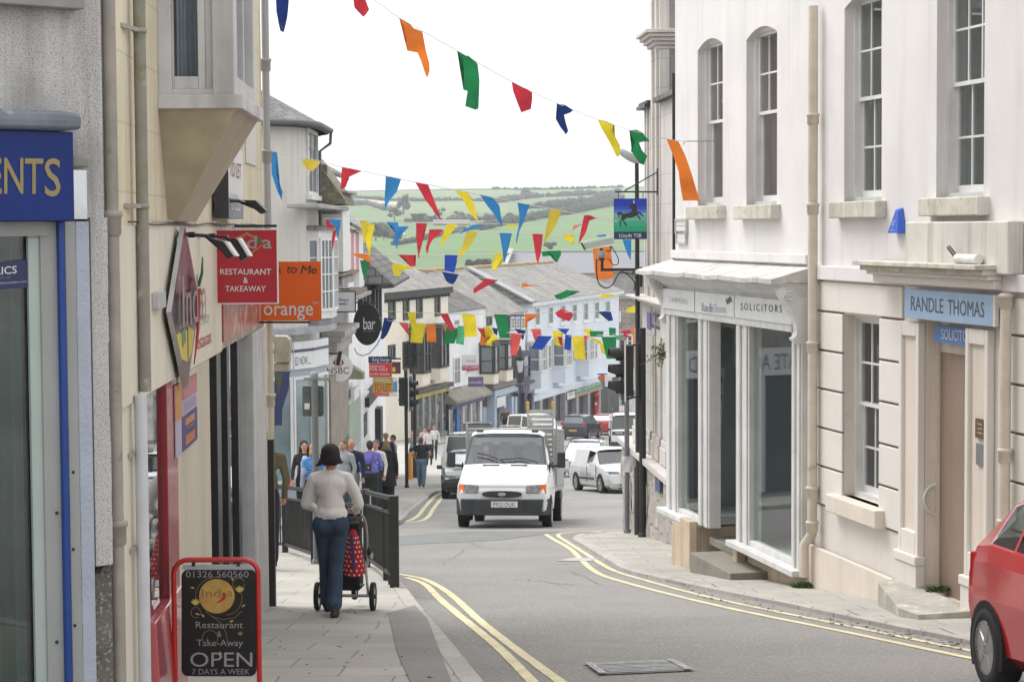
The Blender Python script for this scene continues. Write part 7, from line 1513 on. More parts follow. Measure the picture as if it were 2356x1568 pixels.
for k in range(7):
 t0 = .1+k*.125; a, b_ = c4[0].lerp(c4[3], t0), c4[1].lerp(c4[2], t0); a2, b2 = c4[0].lerp(c4[3], t0+.07), c4[1].lerp(c4[2], t0+.07); e = Vector((0,0,.004)); mb.face([a.lerp(b_,.06)+e, a.lerp(b_,.94)+e, a2.lerp(b2,.94)+e, a2.lerp(b2,.06)+e], DRN)
WLINE = mat('chalk_white_line', (.50,.51,.53), .9, .3, 9, spots=(((.27,.265,.26), 22, .48, .6),))
rn = random.Random(3)
for k in range(16):
 t0 = k/15; o = rn.uniform(-.12,.12); a, b_ = c4[0].lerp(c4[3], t0), c4[1].lerp(c4[2], t0); x0, x1 = rn.uniform(-.06,.12), rn.uniform(.9,1.07)
 p, q = a.lerp(b_, x0), a.lerp(b_, x1); w = (c4[3]-c4[0]).normalized()*rn.uniform(.004,.011); e = Vector((0,0,.006+.0004*k)); mb.face([p-w+e, q-w+e, q+w+e, p+w+e], WLINE)
for t0 in (.02, .06, .93, .97):
 p, q = c4[0].lerp(c4[1], t0), c4[3].lerp(c4[2], t0); w = (c4[1]-c4[0]).normalized()*.012; e = Vector((0,0,.014)); mb.face([p-w+e, p+w+e, q+w+e, q-w+e], WLINE)
tag(mb.build('drain_cover'), 'worn steel cover outlined in white marks in the near road', 'manhole cover')
mb = MB(); mb.face([Q(165,262), Q(250,248), Q(370,250), Q(330,264)], mat('pale_patch', (.42,.43,.44), .8)); tag(mb.build('road_plate'), 'small pale plate in the road under the right yellow lines', 'manhole cover')
PATCH = mat('dark_road_patch', (.185,.19,.195), .9, .2, 1.5, bump=.5, bscale=110, fleck=((.27,.27,.27), 90, .55, .72))
mb = MB(); mb.face([on_ground(u, v, .004) for u, v in ((914,1232), (1080,1222), (1290,1222), (1150,1242), (1010,1248), (918,1254))], PATCH); struct(mb.build('road', local=True))
mb = MB(); CRK = mat('road_crack', (.125,.122,.118), .95); rn = random.Random(21)
for u0, v0, u1, v1, n in ((960,1240,1110,1252,16), (1010,1300,1075,1262,12), (1180,1330,1330,1345,18), (1120,1262,1290,1258,10), (1300,1310,1390,1345,7), (1060,1225,1110,1262,7)):
 P = [on_ground(u0+(u1-u0)*k/n+rn.uniform(-7,7), v0+(v1-v0)*k/n+rn.uniform(-3,3), .006) for k in range(n+1)]
 for p, q in zip(P, P[1:]):
  d = (q-p).normalized(); w = Vector((-d.y, d.x, 0))*rn.uniform(.002,.007); mb.face([p-w, q-w*.7, q+w*.7, p+w], CRK)
struct(mb.build('road_marking', local=True))
mb = MB(); rn = random.Random(8); LFM = mat('dead_leaf', (.05,.035,.025), .9)
for k in range(150):
 t0 = rn.random()**1.3; P = kr; i = 1;
 u, v = (2235-t0*750, 1467-t0*150); u += rn.uniform(-10,10); v = 1480-(2235-u)*.205+rn.uniform(-1,14)-(2235-u)**2*.00000
 p = on_ground(u, v+ (8 if u > 1600 else 0), .012); a = rn.random()*6.28; s_ = rn.uniform(.012,.035); mb.face([p+Vector((math.cos(a+q)*s_*w, math.sin(a+q)*s_*w*.6, rn.uniform(0,.012))) for q, w in ((0,1), (1.4,.6), (3.1,1), (4.6,.6))], LFM)
for k in range(26):
 p = on_ground(rn.uniform(620,1000), rn.uniform(1390,1560), KH+.008); a = rn.random()*6.28; s_ = rn.uniform(.012,.03); mb.face([p+Vector((math.cos(a+q)*s_*w, math.sin(a+q)*s_*w*.6, rn.uniform(0,.01))) for q, w in ((0,1), (1.4,.6), (3.1,1), (4.6,.6))], LFM)
tag(mb.build('leaf_litter', local=True), 'scraps of dead leaves along the kerb and pavement', 'leaves', kind='stuff')
b = MB(); rn = random.Random(2); wp = thing('wall_plant', 'small green plant sprouting from the granite bank beside the bay shopfront', 'plant', at_y(1500, 830, 33.2))
for k in range(9):
 a0 = at_y(1528, 815, 33.0); tip = at_y(1480+rn.random()*45, 785+rn.random()*60, 33.0-rn.random()*.3); P = [a0, a0.lerp(tip, .5)+Vector((0,0,.06)), tip]; b.tube(P, .005, mat('twig', (.1,.08,.05), .9), 5)
 for j in range(26):
  q0 = P[0].lerp(P[1], j/13) if j < 13 else P[1].lerp(P[2], (j-13)/13); q0 = q0+Vector((rn.gauss(0,.03), rn.gauss(0,.03), rn.gauss(0,.03))); x = Vector((rn.gauss(0,1), rn.gauss(0,1), rn.gauss(0,1))).normalized()*.022; y = x.orthogonal().normalized()*.012; b.face([q0-x, q0+y, q0+x, q0-y], WEED)
b.build('foliage', wp)
# ================================================================== VEHICLES
TYRE = mat('tyre_rubber', (.018,.018,.019), .85, .2, 9); RIM = mat('alloy_rim', (.50,.50,.52), .28, .05, 4, metal=.9); ARCHM = mat('arch_dark', (.008,.008,.008), .9)
TRIM = mat('grey_black_trim', (.035,.038,.042), .55, .2, 5); CLEAR = mat('headlamp_glass', (.20,.215,.21), .2, .45, 12, spec=.6); AMBER = mat('amber_lamp', (.75,.16,.01), .2); REDL = mat('red_lamp', (.45,.02,.02), .2)
CARGL = glass_clear('car_glass', (.55,.62,.6), 1.3); CARDK = mat('car_dark_glass', (.03,.04,.04), .05, .2, .8, spec=1.0); PLATE_W = mat('plate_white', (.68,.68,.66), .4); PLATE_Y = mat('plate_yellow', (.62,.45,.04), .4)
SKYGL = mat('glass_painted_sky', (.55,.60,.62), .06, .2, 2, spec=.9)  # white sky reflection put into the glass base colour
def paint(n, c): return mat('car_paint_'+n, c, .25, .04, 2, coat=.8)
VW = paint('white', (.70,.71,.72))
def wheel(root, x, y, r, side, w=.2, spokes=5, steel=False, yaw=0):
 M = Matrix.Translation((x, y, r)) @ Matrix.Rotation(yaw, 4, 'Z') @ Matrix.Rotation(-math.pi/2*side, 4, 'X')      # local z points outward
 b = MB(); b.lathe([(r*.62,-w), (r*.93,-w), (r,-w*.85), (r,-w*.12), (r*.94,0), (r*.70,.006), (r*.66,-.01)], TYRE, M, 28); t = b.build('wheel', root, local=True)
 b = MB(); b.lathe([(r*.68,-.005), (r*.66,.006), (r*.60,-.02), (r*.57,-.06)], RIM, M, 28); b.lathe([(r*.57,-.06), (.001,-.07)], ARCHM if not steel else RIM, M, 20)
 b.lathe([(r*.16,-.055), (r*.15,.0), (r*.05,.008), (.001,.008)], RIM, M, 14)
 for k in range(spokes):
  a = 2*math.pi*k/spokes
  for da in (-.10, .10) if not steel else (0,):
   p0 = M @ Vector((math.cos(a+da*2.2)*r*.12, math.sin(a+da*2.2)*r*.12, -.012)); p1 = M @ Vector((math.cos(a+da)*r*.62, math.sin(a+da)*r*.62, -.02)); b.bar(p0, p1, r*.13, .03, RIM, up=(M.to_3x3() @ Vector((0,0,1))))
 b.build('rim', t, local=True); return t
def car(name, label, loc, head, L, W, st, pnt, r=.3, wx=(.17,.82), glass=CARGL, side=(3,4,5), ws=(3,), rw=(6,), plate=None, rplate=None, grp=None, wsg=None, lights=True, bumper=None, cat='car', interior=True, mirror=None, steel=False, lz=(.60,.74), tz=(.72,.98), spokes=5, scale=1.0, tail=True):
 """head = plan direction of travel; stations (x from the front / L, z low, z belt, z top, top width)"""
 ang = math.atan2(head[1], head[0]); t = thing(name, label, cat, loc, ang, grp)
 pit = math.atan((hgt(loc[1]+head[1])-hgt(loc[1]-head[1]))/2); t.rotation_euler = (0, -pit, ang); t.scale = (scale,)*3
 hw = W/2; rings = []
 for (xf, zl, zb, zt, wt) in st:
  x = L/2-xf*L; nose = .93 if xf < .015 or xf > .985 else (.985 if xf < .05 or xf > .95 else 1)
  tall = zt > zb+.18
  h = [(hw*.84*nose, zl), (hw*.965*nose, zl+.09), (hw*nose, zl+(zb-zl)*.55), (hw*.985*nose, zl+(zb-zl)*.86), (hw*.95*nose, zb), (hw*wt*nose, zt-(.055 if tall else .015)), (hw*wt*.86*nose, zt-.008), (hw*wt*.4*nose, zt+.012)]
  rings.append([Vector((x, y, z)) for y, z in h] + [Vector((x, -y, z)) for y, z in h[::-1]])
 b = MB(); n = 16; gl = {'windscreen': MB(), 'side_window': MB(), 'side_window_': MB(), 'rear_window': MB()}
 def inset(q, f): c = (q[0]+q[1]+q[2]+q[3])/4; return [p.lerp(c, f) for p in q]
 def glz(key, q, m, fr, f=.10):
  i = inset(q, f); gl[key].face(i, m)
  for k in range(4): b.face([q[k], q[(k+1)%4], i[(k+1)%4], i[k]], fr)
 TG = wsg or glass
 for s_ in range(len(st)-1):
  for k in range(n):
   q = [rings[s_][k], rings[s_][(k+1)%n], rings[s_+1][(k+1)%n], rings[s_+1][k]]
   if k in (4, 10) and s_ in side: glz('side_window' if k == 4 else 'side_window_', q, glass, pnt, .09)
   elif k in (5, 6, 7, 8, 9) and s_ in ws:
    if k == 5:
     qq_ = [rings[s_][5], rings[s_][10], rings[s_+1][10], rings[s_+1][5]]; glz('windscreen', qq_, TG, TRIM, .06)
   elif k in (5, 6, 7, 8, 9) and s_ in rw:
    if k == 5:
     qq_ = [rings[s_][5], rings[s_][10], rings[s_+1][10], rings[s_+1][5]]; glz('rear_window', qq_, glass, pnt, .10)
   else: b.face(q, pnt, True)
 b.face(rings[0], pnt); b.face(rings[-1][::-1], pnt)
 body = b.build('body', t, local=True)
 body.data.set_sharp_from_angle(angle=math.radians(28))
 for k, g in gl.items():
  if g.f: g.build(k.strip('_'), t, local=True)
 wd = []
 for xf in wx:
  x = L/2-xf*L
  for s_ in (1, -1):
   a = MB(); R = r*1.17; pts = [Vector((x+R*math.cos(p), s_*(hw+.003), r+R*math.sin(p))) for p in [math.radians(-25+230*i/16) for i in range(17)]]
   a.prism(pts, (0, -s_*.25, 0), ARCHM); a.build('wheel_arch', t, local=True)
   wheel(t, x, s_*(hw+.012), r, s_, steel=steel, spokes=spokes)
 if lights:
  f = st[1]; x = L/2
  for s_ in (1, -1):
   a = MB(); z0, z1 = lz; a.hexa([(x-.10,s_*hw*.52,z0), (x-.26,s_*hw*.955,z0), (x-.04,s_*hw*.93,z0), (x+.005,s_*hw*.52,z0), (x-.10,s_*hw*.52,z1-.02), (x-.26,s_*hw*.955,z1), (x-.06,s_*hw*.91,z1), (x-.02,s_*hw*.52,z1-.03)], CLEAR); a.build('headlight', t, bevel=.015, local=True)
   if tail:
    a = MB(); x2 = -L/2; z0, z1 = tz; a.hexa([(x2-.004,s_*hw*.72,z0), (x2+.10,s_*hw*.992,z0), (x2+.2,s_*hw*.95,z0), (x2+.2,s_*hw*.6,z0), (x2+.02,s_*hw*.74,z1), (x2+.12,s_*hw*.985,z1), (x2+.2,s_*hw*.9,z1), (x2+.2,s_*hw*.6,z1)], REDL); a.build('tail_light', t, bevel=.012, local=True)
  a = MB(); a.box((x-.005, 0, (lz[0]+lz[1])/2-.01), (.06, W*.34, .11), BLACK_PLASTIC); a.build('grille', t, bevel=.02, local=True)
  a = MB(); a.box((x-.01, 0, .30), (.05, W*.5, .10), BLACK_PLASTIC); a.build('air_intake', t, bevel=.02, local=True)
 if bumper:
  for x, nm in ((L/2-.04, 'bumper'), (-L/2+.04, 'bumper')): a = MB(); a.box((x, 0, .44), (.18, W*.98, .24), bumper); a.build(nm, t, bevel=.05, local=True)
 for pl, x, m, s_ in ((plate, L/2+(.055 if bumper else .02), PLATE_W, 1), (rplate, -L/2-(.055 if bumper else .02), PLATE_Y, -1)):
  if pl:
   a = MB(); z = .42 if s_ > 0 else .62; a.box((x, 0, z), (.02, .52, .12), m); w_ = .44; a.text(pl, Vector((x+s_*.012, -s_*w_/2, z-.04)), Vector((0, s_*w_, 0)), Vector((0,0,.08)), INK); a.build('number_plate', t, local=True)
 mm = mirror or pnt; xm = L/2-(st[3][0]+.05)*L
 for s_ in (1, -1): a = MB(); a.box((xm, s_*(hw+.09), st[3][2]+.04), (.10, .17, .13), mm); a.bar((xm, s_*(hw*.93), st[3][2]-.01), (xm, s_*(hw+.05), st[3][2]+.02), .05, .04, mm); a.build('mirror', t, bevel=.03, local=True)
 if interior:
  a = MB(); xs_ = L/2-(st[4][0]+.06)*L
  for y in (-.36, .36): a.box((xs_-.25, y, st[4][2]-.1), (.16, .46, .7), TRIM); a.box((xs_-.28, y, st[4][2]+.32), (.09, .24, .18), TRIM)
  a.box((xs_+.35, 0, st[4][2]-.12), (.35, W*.8, .1), TRIM); a.build('seats', t, bevel=.04, local=True)
  a = MB(); a.box((0, 0, .45), (L*.7, W*.85, .1), ARCHM); a.build('floor', t, local=True)
 a = MB()
 for xf in (st[3][0]+.04, (st[4][0]+st[5][0])/2+.04):
  x = L/2-xf*L
  for s_ in (1, -1): a.box((x, s_*hw*.997, (st[4][1]+st[4][2])/2+.06), (.012, .01, st[4][2]-st[4][1]-.25), ARCHM)
 a.build('door_seam', t, local=True)
 return t
def at_road(u, v): p = on_ground(u, v, 0); return p
def P2(x, y): return (x, y, hgt(y))
HATCH = [(0,.34,.60,.63,.80), (.025,.20,.69,.72,.86), (.11,.17,.79,.83,.90), (.26,.17,.90,.95,.90), (.43,.17,.93,1.40,.72), (.62,.17,.95,1.45,.73), (.84,.17,.98,1.40,.70), (.945,.2,.98,1.04,.82), (.985,.24,.92,.95,.86), (1,.34,.75,.78,.84)]
ESTATE = [(0,.34,.60,.63,.80), (.025,.20,.69,.72,.86), (.11,.17,.79,.83,.90), (.25,.17,.90,.94,.90), (.39,.17,.93,1.40,.74), (.58,.17,.95,1.45,.75), (.90,.17,.97,1.41,.72), (.975,.2,.95,1.02,.84), (.99,.24,.92,.95,.88), (1,.34,.75,.78,.86)]
MPV = [(0,.36,.64,.68,.82), (.025,.2,.74,.80,.88), (.10,.18,.86,.92,.90), (.20,.18,.97,1.03,.90), (.37,.18,1.0,1.55,.76), (.58,.18,1.02,1.63,.77), (.93,.18,1.03,1.56,.74), (.982,.2,1.0,1.08,.86), (.992,.24,.95,.98,.88), (1,.36,.8,.83,.88)]
SMALLVAN = [(0,.34,.60,.63,.80), (.025,.20,.69,.72,.86), (.11,.17,.79,.83,.90), (.25,.17,.90,.94,.90), (.40,.17,.93,1.38,.74), (.55,.17,.94,1.44,.78), (.86,.17,.96,1.45,.80), (.955,.2,.96,1.36,.80), (.985,.24,.95,1.18,.84), (1,.34,.8,.95,.86)]
BOXY = [(0,.45,.8,.86,.86), (.02,.4,.92,.98,.9), (.08,.4,1.0,1.06,.92), (.25,.4,1.1,1.16,.92), (.33,.4,1.12,1.78,.84), (.6,.4,1.14,1.84,.85), (.965,.4,1.14,1.80,.84), (.985,.42,1.12,1.25,.9), (.993,.45,1.05,1.1,.92), (1,.5,.95,1.0,.92)]
MINIB = [(0,.4,.75,.8,.84), (.025,.25,.9,.98,.9), (.08,.22,1.0,1.1,.92), (.13,.22,1.12,1.2,.92), (.26,.22,1.18,1.86,.82), (.5,.22,1.18,1.95,.83), (.955,.22,1.18,1.90,.82), (.985,.25,1.15,1.28,.9), (.993,.3,1.0,1.04,.92), (1,.4,.85,.9,.92)]
hd = Vector((.11, -.994)).normalized(); wcx, wcy = (2278-1178)/FPX*13.25, 13.25
Lr, Wr, sc_ = 3.8, 1.66, .90
lf = Vector((-hd.y, hd.x)); rear = (-(Lr/2)+(1-.88)*Lr)*sc_          # local x of the rear axle
ctr = Vector((wcx, wcy)) - hd*rear - lf*(-(Wr/2+.0)*sc_)
REDCAR = [(0,.34,.60,.63,.80), (.025,.20,.69,.72,.86), (.11,.17,.79,.83,.90), (.26,.17,.90,.95,.90), (.43,.17,.93,1.42,.72), (.60,.17,.95,1.46,.73), (.74,.17,1.0,1.45,.72), (.87,.17,1.04,1.38,.70), (.955,.2,1.02,1.08,.84), (.985,.24,.92,.95,.90), (1,.34,.72,.75,.88)]
RCP = paint('red', (.52,.012,.014))
rc = car('parked_car', 'bright red hatchback parked by the right kerb, cut off by the picture edge', (ctr.x, ctr.y, hgt(ctr.y)), hd, Lr, Wr, REDCAR, RCP, r=.295, wx=(.16,.88), side=(4,5,6), ws=(3,), rw=(7,), rplate='WK08 FXN', scale=sc_)
for s_ in (1, -1): b = MB(); b.box((-.05, s_*(Wr/2+.004), .50), (1.1, .025, .07), TRIM); b.build('rub_strip', rc, bevel=.01, local=True)
hv = Vector((-.085, -1)).normalized(); vy = 41.3; vcx = (1151-1178)/FPX*vy; LV = 5.3
cv = Vector((vcx, vy)) - hv*(LV/2)
TR = [(0,.50,.78,.80,.90), (.012,.32,.92,.95,.94), (.05,.30,1.02,1.06,.93), (.145,.30,1.22,1.37,.90), (.25,.30,1.27,2.02,.80), (.30,.30,1.28,2.10,.80), (.415,.30,1.28,2.10,.80), (.418,.30,1.28,2.09,.80)]
van = car('flatbed_van', 'white flatbed van driving towards us with a ladder rack, amber lamps and a dark bumper', (cv.x, cv.y, hgt(cv.y)-.03), hv, LV, 1.97, TR, VW, r=.33, scale=.97, wx=(.165,.80), side=(4,5), ws=(3,), rw=(), lights=False, mirror=BLACK_PLASTIC, cat='van', interior=False, steel=True, glass=glass_clear('van_glass', (.72,.78,.78), 1.6))
X0 = LV/2; hw = .985
for o in list(van.children):
 if o.name.startswith(('mirror', 'door_seam')): bpy.data.objects.remove(o)
b = MB(); b.hexa([(X0-.30,-hw-.015,.30), (X0+.03,-hw*.80,.30), (X0+.03,hw*.80,.30), (X0-.30,hw+.015,.30), (X0-.30,-hw-.02,.66), (X0+.09,-hw*.86,.64), (X0+.09,hw*.86,.64), (X0-.30,hw+.02,.66)], mat('grey_plastic_bumper', (.036,.042,.048), .6, .2, 3)); b.hexa([(X0+.0,-hw*.80,.301), (X0+.07,-hw*.4,.301), (X0+.07,hw*.4,.301), (X0+.0,hw*.80,.301), (X0+.0,-hw*.84,.639), (X0+.115,-hw*.45,.639), (X0+.115,hw*.45,.639), (X0+.0,hw*.84,.639)], mat('grey_plastic_bumper', 0)); bp_ = b.build('bumper', van, bevel=.02, local=True)
b = MB(); b.box((X0+.12, .06, .535), (.02, .56, .125), PLATE_W); b.text('P922 DUK', Vector((X0+.132, -.17+.0, .492)), Vector((0,.46,0)), Vector((0,0,.085)), INK); b.build('number_plate', van, local=True)
for s_ in (1, -1):
 b = MB(); y0, y1 = s_*.50, s_*.80; b.hexa([(X0-.10,y0,.755), (X0-.14,y1,.755), (X0+.01,y1,.755), (X0+.035,y0,.765), (X0-.10,y0,.94), (X0-.14,y1,.955), (X0-.035,y1,.955), (X0-.015,y0,.925)], CLEAR); h = b.build('headlight', van, bevel=.02, local=True)
 b = MB(); b.hexa([(X0-.2,s_*.80,.755), (X0-.2,s_*.935,.755), (X0-.03,s_*.925,.755), (X0+.012,s_*.80,.755), (X0-.2,s_*.80,.955), (X0-.2,s_*.93,.955), (X0-.075,s_*.92,.955), (X0-.033,s_*.80,.955)], AMBER); b.build('indicator', h, bevel=.012, local=True)
 b = MB(); b.bar((X0-1.0, s_*.90, 1.33), (X0-.98, s_*1.12, 1.34), .07, .06, BLACK_PLASTIC); b.box((X0-.98, s_*1.19, 1.46), (.09, .18, .34), BLACK_PLASTIC); b.build('mirror', van, bevel=.04, local=True)
 b = MB(); b.box((X0-1.32, s_*.60, 2.075), (.06, .15, .05), mat('roof_lamp_dark', (.08,.05,.04), .4)); b.build('roof_lamp', van, bevel=.01, local=True)
 b = MB(); b.box((X0-.95, s_*hw*.955, .95), (.012,.03,.9), ARCHM); b.box((X0-2.0, s_*hw*.955, .95), (.012,.03,.9), ARCHM); b.build('door_seam', van, local=True)
b = MB(); pts = [(X0+.028, .42*math.copysign(abs(math.cos(a))**.7, math.cos(a)), .745+.07*math.copysign(abs(math.sin(a))**.8, math.sin(a))) for a in [2*math.pi*i/30 for i in range(30)]]; b.prism([Vector(p)+Vector((-.02,0,0)) for p in pts], (.03,0,0), BLACK_PLASTIC); gr = b.build('grille', van, local=True)
b = MB(); pts = [(X0+.042, .085*math.cos(a), .745+.036*math.sin(a)) for a in [2*math.pi*i/24 for i in range(24)]]; b.prism(pts, (.008,0,0), CHROME); b.text('Ford', Vector((X0+.053,-.045,.733)), Vector((0,.09,0)), Vector((0,0,.03)), NAVY); b.build('badge', gr, local=True)
b = MB(); b.bar((X0+.0,-.5,.905), (X0+.0,.5,.905), .012, .012, ARCHM);
for y in (-.3, .3): b.bar((X0-.70, y-.18, 1.345), (X0-.70, y+.18, 1.345), .02, .03, ARCHM)
b.build('bonnet_seam', van, local=True)
b = MB(); b.tube([(X0-.735,.72,1.40), (X0-.83,.35,1.50), (X0-.80,-.1,1.47)], .012, BLACK_PLASTIC, 6); b.tube([(X0-.735,.02,1.40), (X0-.87,-.38,1.56), (X0-.90,-.62,1.60)], .012, BLACK_PLASTIC, 6); b.build('wiper', van, local=True)
b = MB(); b.tube([(X0-.4,.10,1.215), (X0-.4,.11,1.18), (X0-.33,.12,1.15)], .006, mat('grey_mark', (.3,.33,.36), .7), 5); b.tube([(X0-.55,-.12,1.29), (X0-.35,-.25,1.18)], .004, mat('grey_mark', 0), 5); b.build('scratch', van, local=True)
b = MB(); SEAT = mat('grey_seat', (.16,.17,.19), .9, .1, 4)
for y in (-.50, -.08, .46): b.box((X0-1.75, y, 1.30), (.18, .40, .75), SEAT); b.box((X0-1.78, y, 1.74), (.10, .27, .20), SEAT)
b.box((X0-1.05,0,1.23), (.5,1.6,.14), TRIM); b.build('seats', van, bevel=.05, local=True)
b = MB(); b.box((X0-1.5,0,1.0), (1.3,1.75,.08), TRIM); b.box((X0-2.19,0,1.4), (.03,1.7,.75), SEAT); b.build('cab_lining', van, local=True)
b = MB(); b.box((X0-.88,.05,1.33), (.20,.45,.08), mat('papers', (.42,.38,.45), .8)); b.box((X0-.86,.28,1.37), (.1,.1,.06), SIGN_W); b.box((X0-.86,-.5,1.335), (.15,.5,.03), SIGN_W); b.box((X0-.84,-.2,1.345), (.1,.16,.03), mat('red_packet', (.5,.04,.03), .6)); b.build('dashboard_clutter', van, local=True)
MESHM = mat('galvanised_mesh', (.33,.34,.34), .5, .1, 4); BEDM = mat('grey_dropside', (.36,.37,.37), .6, .15, 3)
b = MB(); b.box((X0-3.85,0,.80), (3.1,1.96,.10), BEDM); b.build('load_bed', van, bevel=.01, local=True)
for s_ in (1, -1):
 b = MB(); b.box((X0-3.85, s_*.97, 1.06), (3.1,.04,.40), BEDM); b.build('dropside', van, bevel=.008, local=True)
 b = MB(); y = s_*.97
 for x in (2.33, 3.3, 4.3, 5.35): b.tube([(X0-x,y,.85), (X0-x,y,2.13)], .022, MESHM, 8)
 for z in (1.3, 2.13): b.tube([(X0-2.33,y,z), (X0-5.35,y,z)], .02, MESHM, 8)
 for k in range(1, 8): b.tube([(X0-2.33,y,1.3+k*.104), (X0-5.35,y,1.3+k*.104)], .006, MESHM, 4)
 for k in range(1, 26): b.tube([(X0-2.33-k*.116,y,1.3), (X0-2.33-k*.116,y,2.13)], .006, MESHM, 4)
 b.build('side_frame', van, local=True)
 b = MB(); b.hexa([(X0-4.62,s_*.72,.55), (X0-3.85,s_*.72,.55), (X0-3.85,s_*1.0,.55), (X0-4.62,s_*1.0,.55), (X0-4.55,s_*.72,.74), (X0-3.92,s_*.72,.74), (X0-3.92,s_*1.0,.74), (X0-4.55,s_*1.0,.74)], BLACK_PLASTIC); b.build('mudguard', van, bevel=.02, local=True)
b = MB(); b.tube([(X0-2.33,-1.0,2.13), (X0-2.33,1.0,2.13)], .022, MESHM, 8)
for y in (-1.0, 1.0): b.tube([(X0-2.33,y,.9), (X0-2.33,y,2.3)], .022, MESHM, 8)
b.build('headboard', van, local=True)
b = MB(); b.box((X0-2.6,0,.55), (4.6,.8,.22), ARCHM); b.box((X0-1.0,0,.4), (.25,1.5,.16), ARCHM); b.build('chassis', van, local=True)
def vanp(x, y, z): return van.matrix_basis @ Vector((x, y, z))
LAD = mat('worn_aluminium', (.46,.45,.42), .45, .15, 4, metal=.5, streak=.2)
bl = [vanp(X0-2.75, .34+k*.56, .9) for k in (0, 1)]; lt = thing('ladder', 'aluminium ladder with amber tips standing up on the white flatbed van', 'ladder', (bl[0]+bl[1])/2)
def lad(y, x0, z0, x1, z1, n, tip=True):
 b = MB(); A = [vanp(x0, y+d, z0) for d in (-.28, .28)]; B = [vanp(x1, y+d, z1) for d in (-.28, .28)]
 for a, c in zip(A, B): b.bar(a, c, .035, .09, LAD, up=hv.to_3d())
 b.build('rail', lt)
 b = MB()
 for k in range(n): t0 = (k+.5)/n; b.bar(A[0].lerp(B[0], t0), A[1].lerp(B[1], t0), .035, .075, LAD)
 b.build('rungs', lt)
 if tip:
  for c, a in zip(B, A): b = MB(); d = (c-a).normalized(); b.bar(c, c+d*.16, .06, .10, mat('amber_tip', (.60,.32,.03), .5), up=hv.to_3d()); b.build('tip', lt, bevel=.01)
lad(.62, X0-2.75, .9, X0-2.6, 2.58, 15)
gm = paint('dark_green', (.02,.035,.032)); car('parked_car', 'dark green saloon with a chrome grille parked behind the white flatbed van', P2(-1.30, 63.6), (0.02,-1), 4.5, 1.78, HATCH, gm, r=.31, plate='X581 KGL', wsg=SKYGL, bumper=mat('dark_bumper', (.015,.022,.022), .4))
mbv = car('parked_van', 'white people carrier seen from behind with dark tinted windows on the left', P2(-1.38, 69.6), (.05,1), 4.3, 1.85, MINIB, VW, r=.32, glass=CARDK, side=(3,4,5), rw=(6,), cat='van', mirror=BLACK_PLASTIC, bumper=TRIM, interior=False, tz=(.75,1.1))
rw = on_ground(1323.5, 1127, 0); fw = on_ground(1383, 1134, 0); hA = Vector((fw.x-rw.x, fw.y-rw.y)).normalized(); mid = Vector((rw.x+fw.x, rw.y+fw.y))/2; nrm = Vector((-hA.y, hA.x));
if nrm.x < 0: nrm = -nrm
cA = mid+nrm*.84
av = car('panel_van', 'small white panel van with grey lettering turning out of the side street', (cA.x, cA.y, hgt(cA.y)), hA, 4.15, 1.69, SMALLVAN, VW, r=.30, wx=(.19,.80), side=(4,), ws=(3,), rw=(), steel=True, spokes=7, cat='van', wsg=glass_clear('van_glass', 0, 0), lz=(.58,.74))
b = MB()
for s_ in (1, -1): b.box((-.1, s_*.848, .47), (1.5,.02,.06), TRIM)
b.text('TOTALLY THE HIRE', Vector((-.75,-.858,.58)), Vector((1.15,0,0)), Vector((0,0,.085)), mat('grey_side_lettering', (.30,.31,.34), .5))
b.build('side_lettering', av, local=True)
es = car('estate_car', 'white estate car with roof rails queuing behind the small panel van', P2(2.95, 82.0), Vector((-.14,-1)).normalized(), 4.5, 1.74, ESTATE, VW, r=.30, wsg=SKYGL, plate='WA51 HTE')
b = MB()
for s_ in (1, -1): b.tube([(.5,s_*.56,1.40), (.35,s_*.56,1.5), (-1.3,s_*.56,1.51), (-1.5,s_*.56,1.42)], .022, TRIM, 8)
b.build('roof_rail', es, local=True)
HX = Vector((.29,.957)).normalized(); navy = paint('blue_black', (.018,.024,.045))
rp_ = Vector(((1317-1178)/FPX*131.5, 131.5)); c2 = rp_+HX*2.15
car('people_carrier', 'dark blue people carrier driving away with bright red tail lamps', P2(c2.x, c2.y), HX, 4.3, 1.75, MPV, navy, r=.31, glass=PANE_G, rplate='WK54 AYD', interior=False, tz=(.85,1.12))
c2 = Vector(((1394-1178)/FPX*142, 142)); car('small_car', 'bright red small car parked in front of the dark people carrier', P2(c2.x, c2.y), HX, 3.7, 1.62, HATCH, paint('scarlet', (.50,.03,.03)), r=.29, interior=False, wsg=SKYGL, glass=SKYGL)
wv = Vector((.42,-.9)).normalized(); car('parked_van', 'tall white van with a broad pale windscreen behind the ladders', P2(1.35, 121.5), wv, 4.4, 1.9, MINIB, VW, r=.32, interior=False, wsg=SKYGL, glass=CARDK, cat='van')
car('off_roader', 'dark grey boxy off-roader beyond the people carrier on the left', P2(-1.78, 106.5), (.02,1), 4.3, 1.8, BOXY, paint('charcoal', (.05,.052,.055)), r=.38, interior=False, glass=CARDK, rw=(6,), tz=(.8,1.0))
car('small_car', 'pale red hatchback just showing its roof behind the flatbed van', P2(-.15, 114.5), (0,-1), 3.8, 1.62, HATCH, paint('pink_red', (.48,.10,.09)), r=.29, interior=False, wsg=SKYGL, glass=SKYGL)
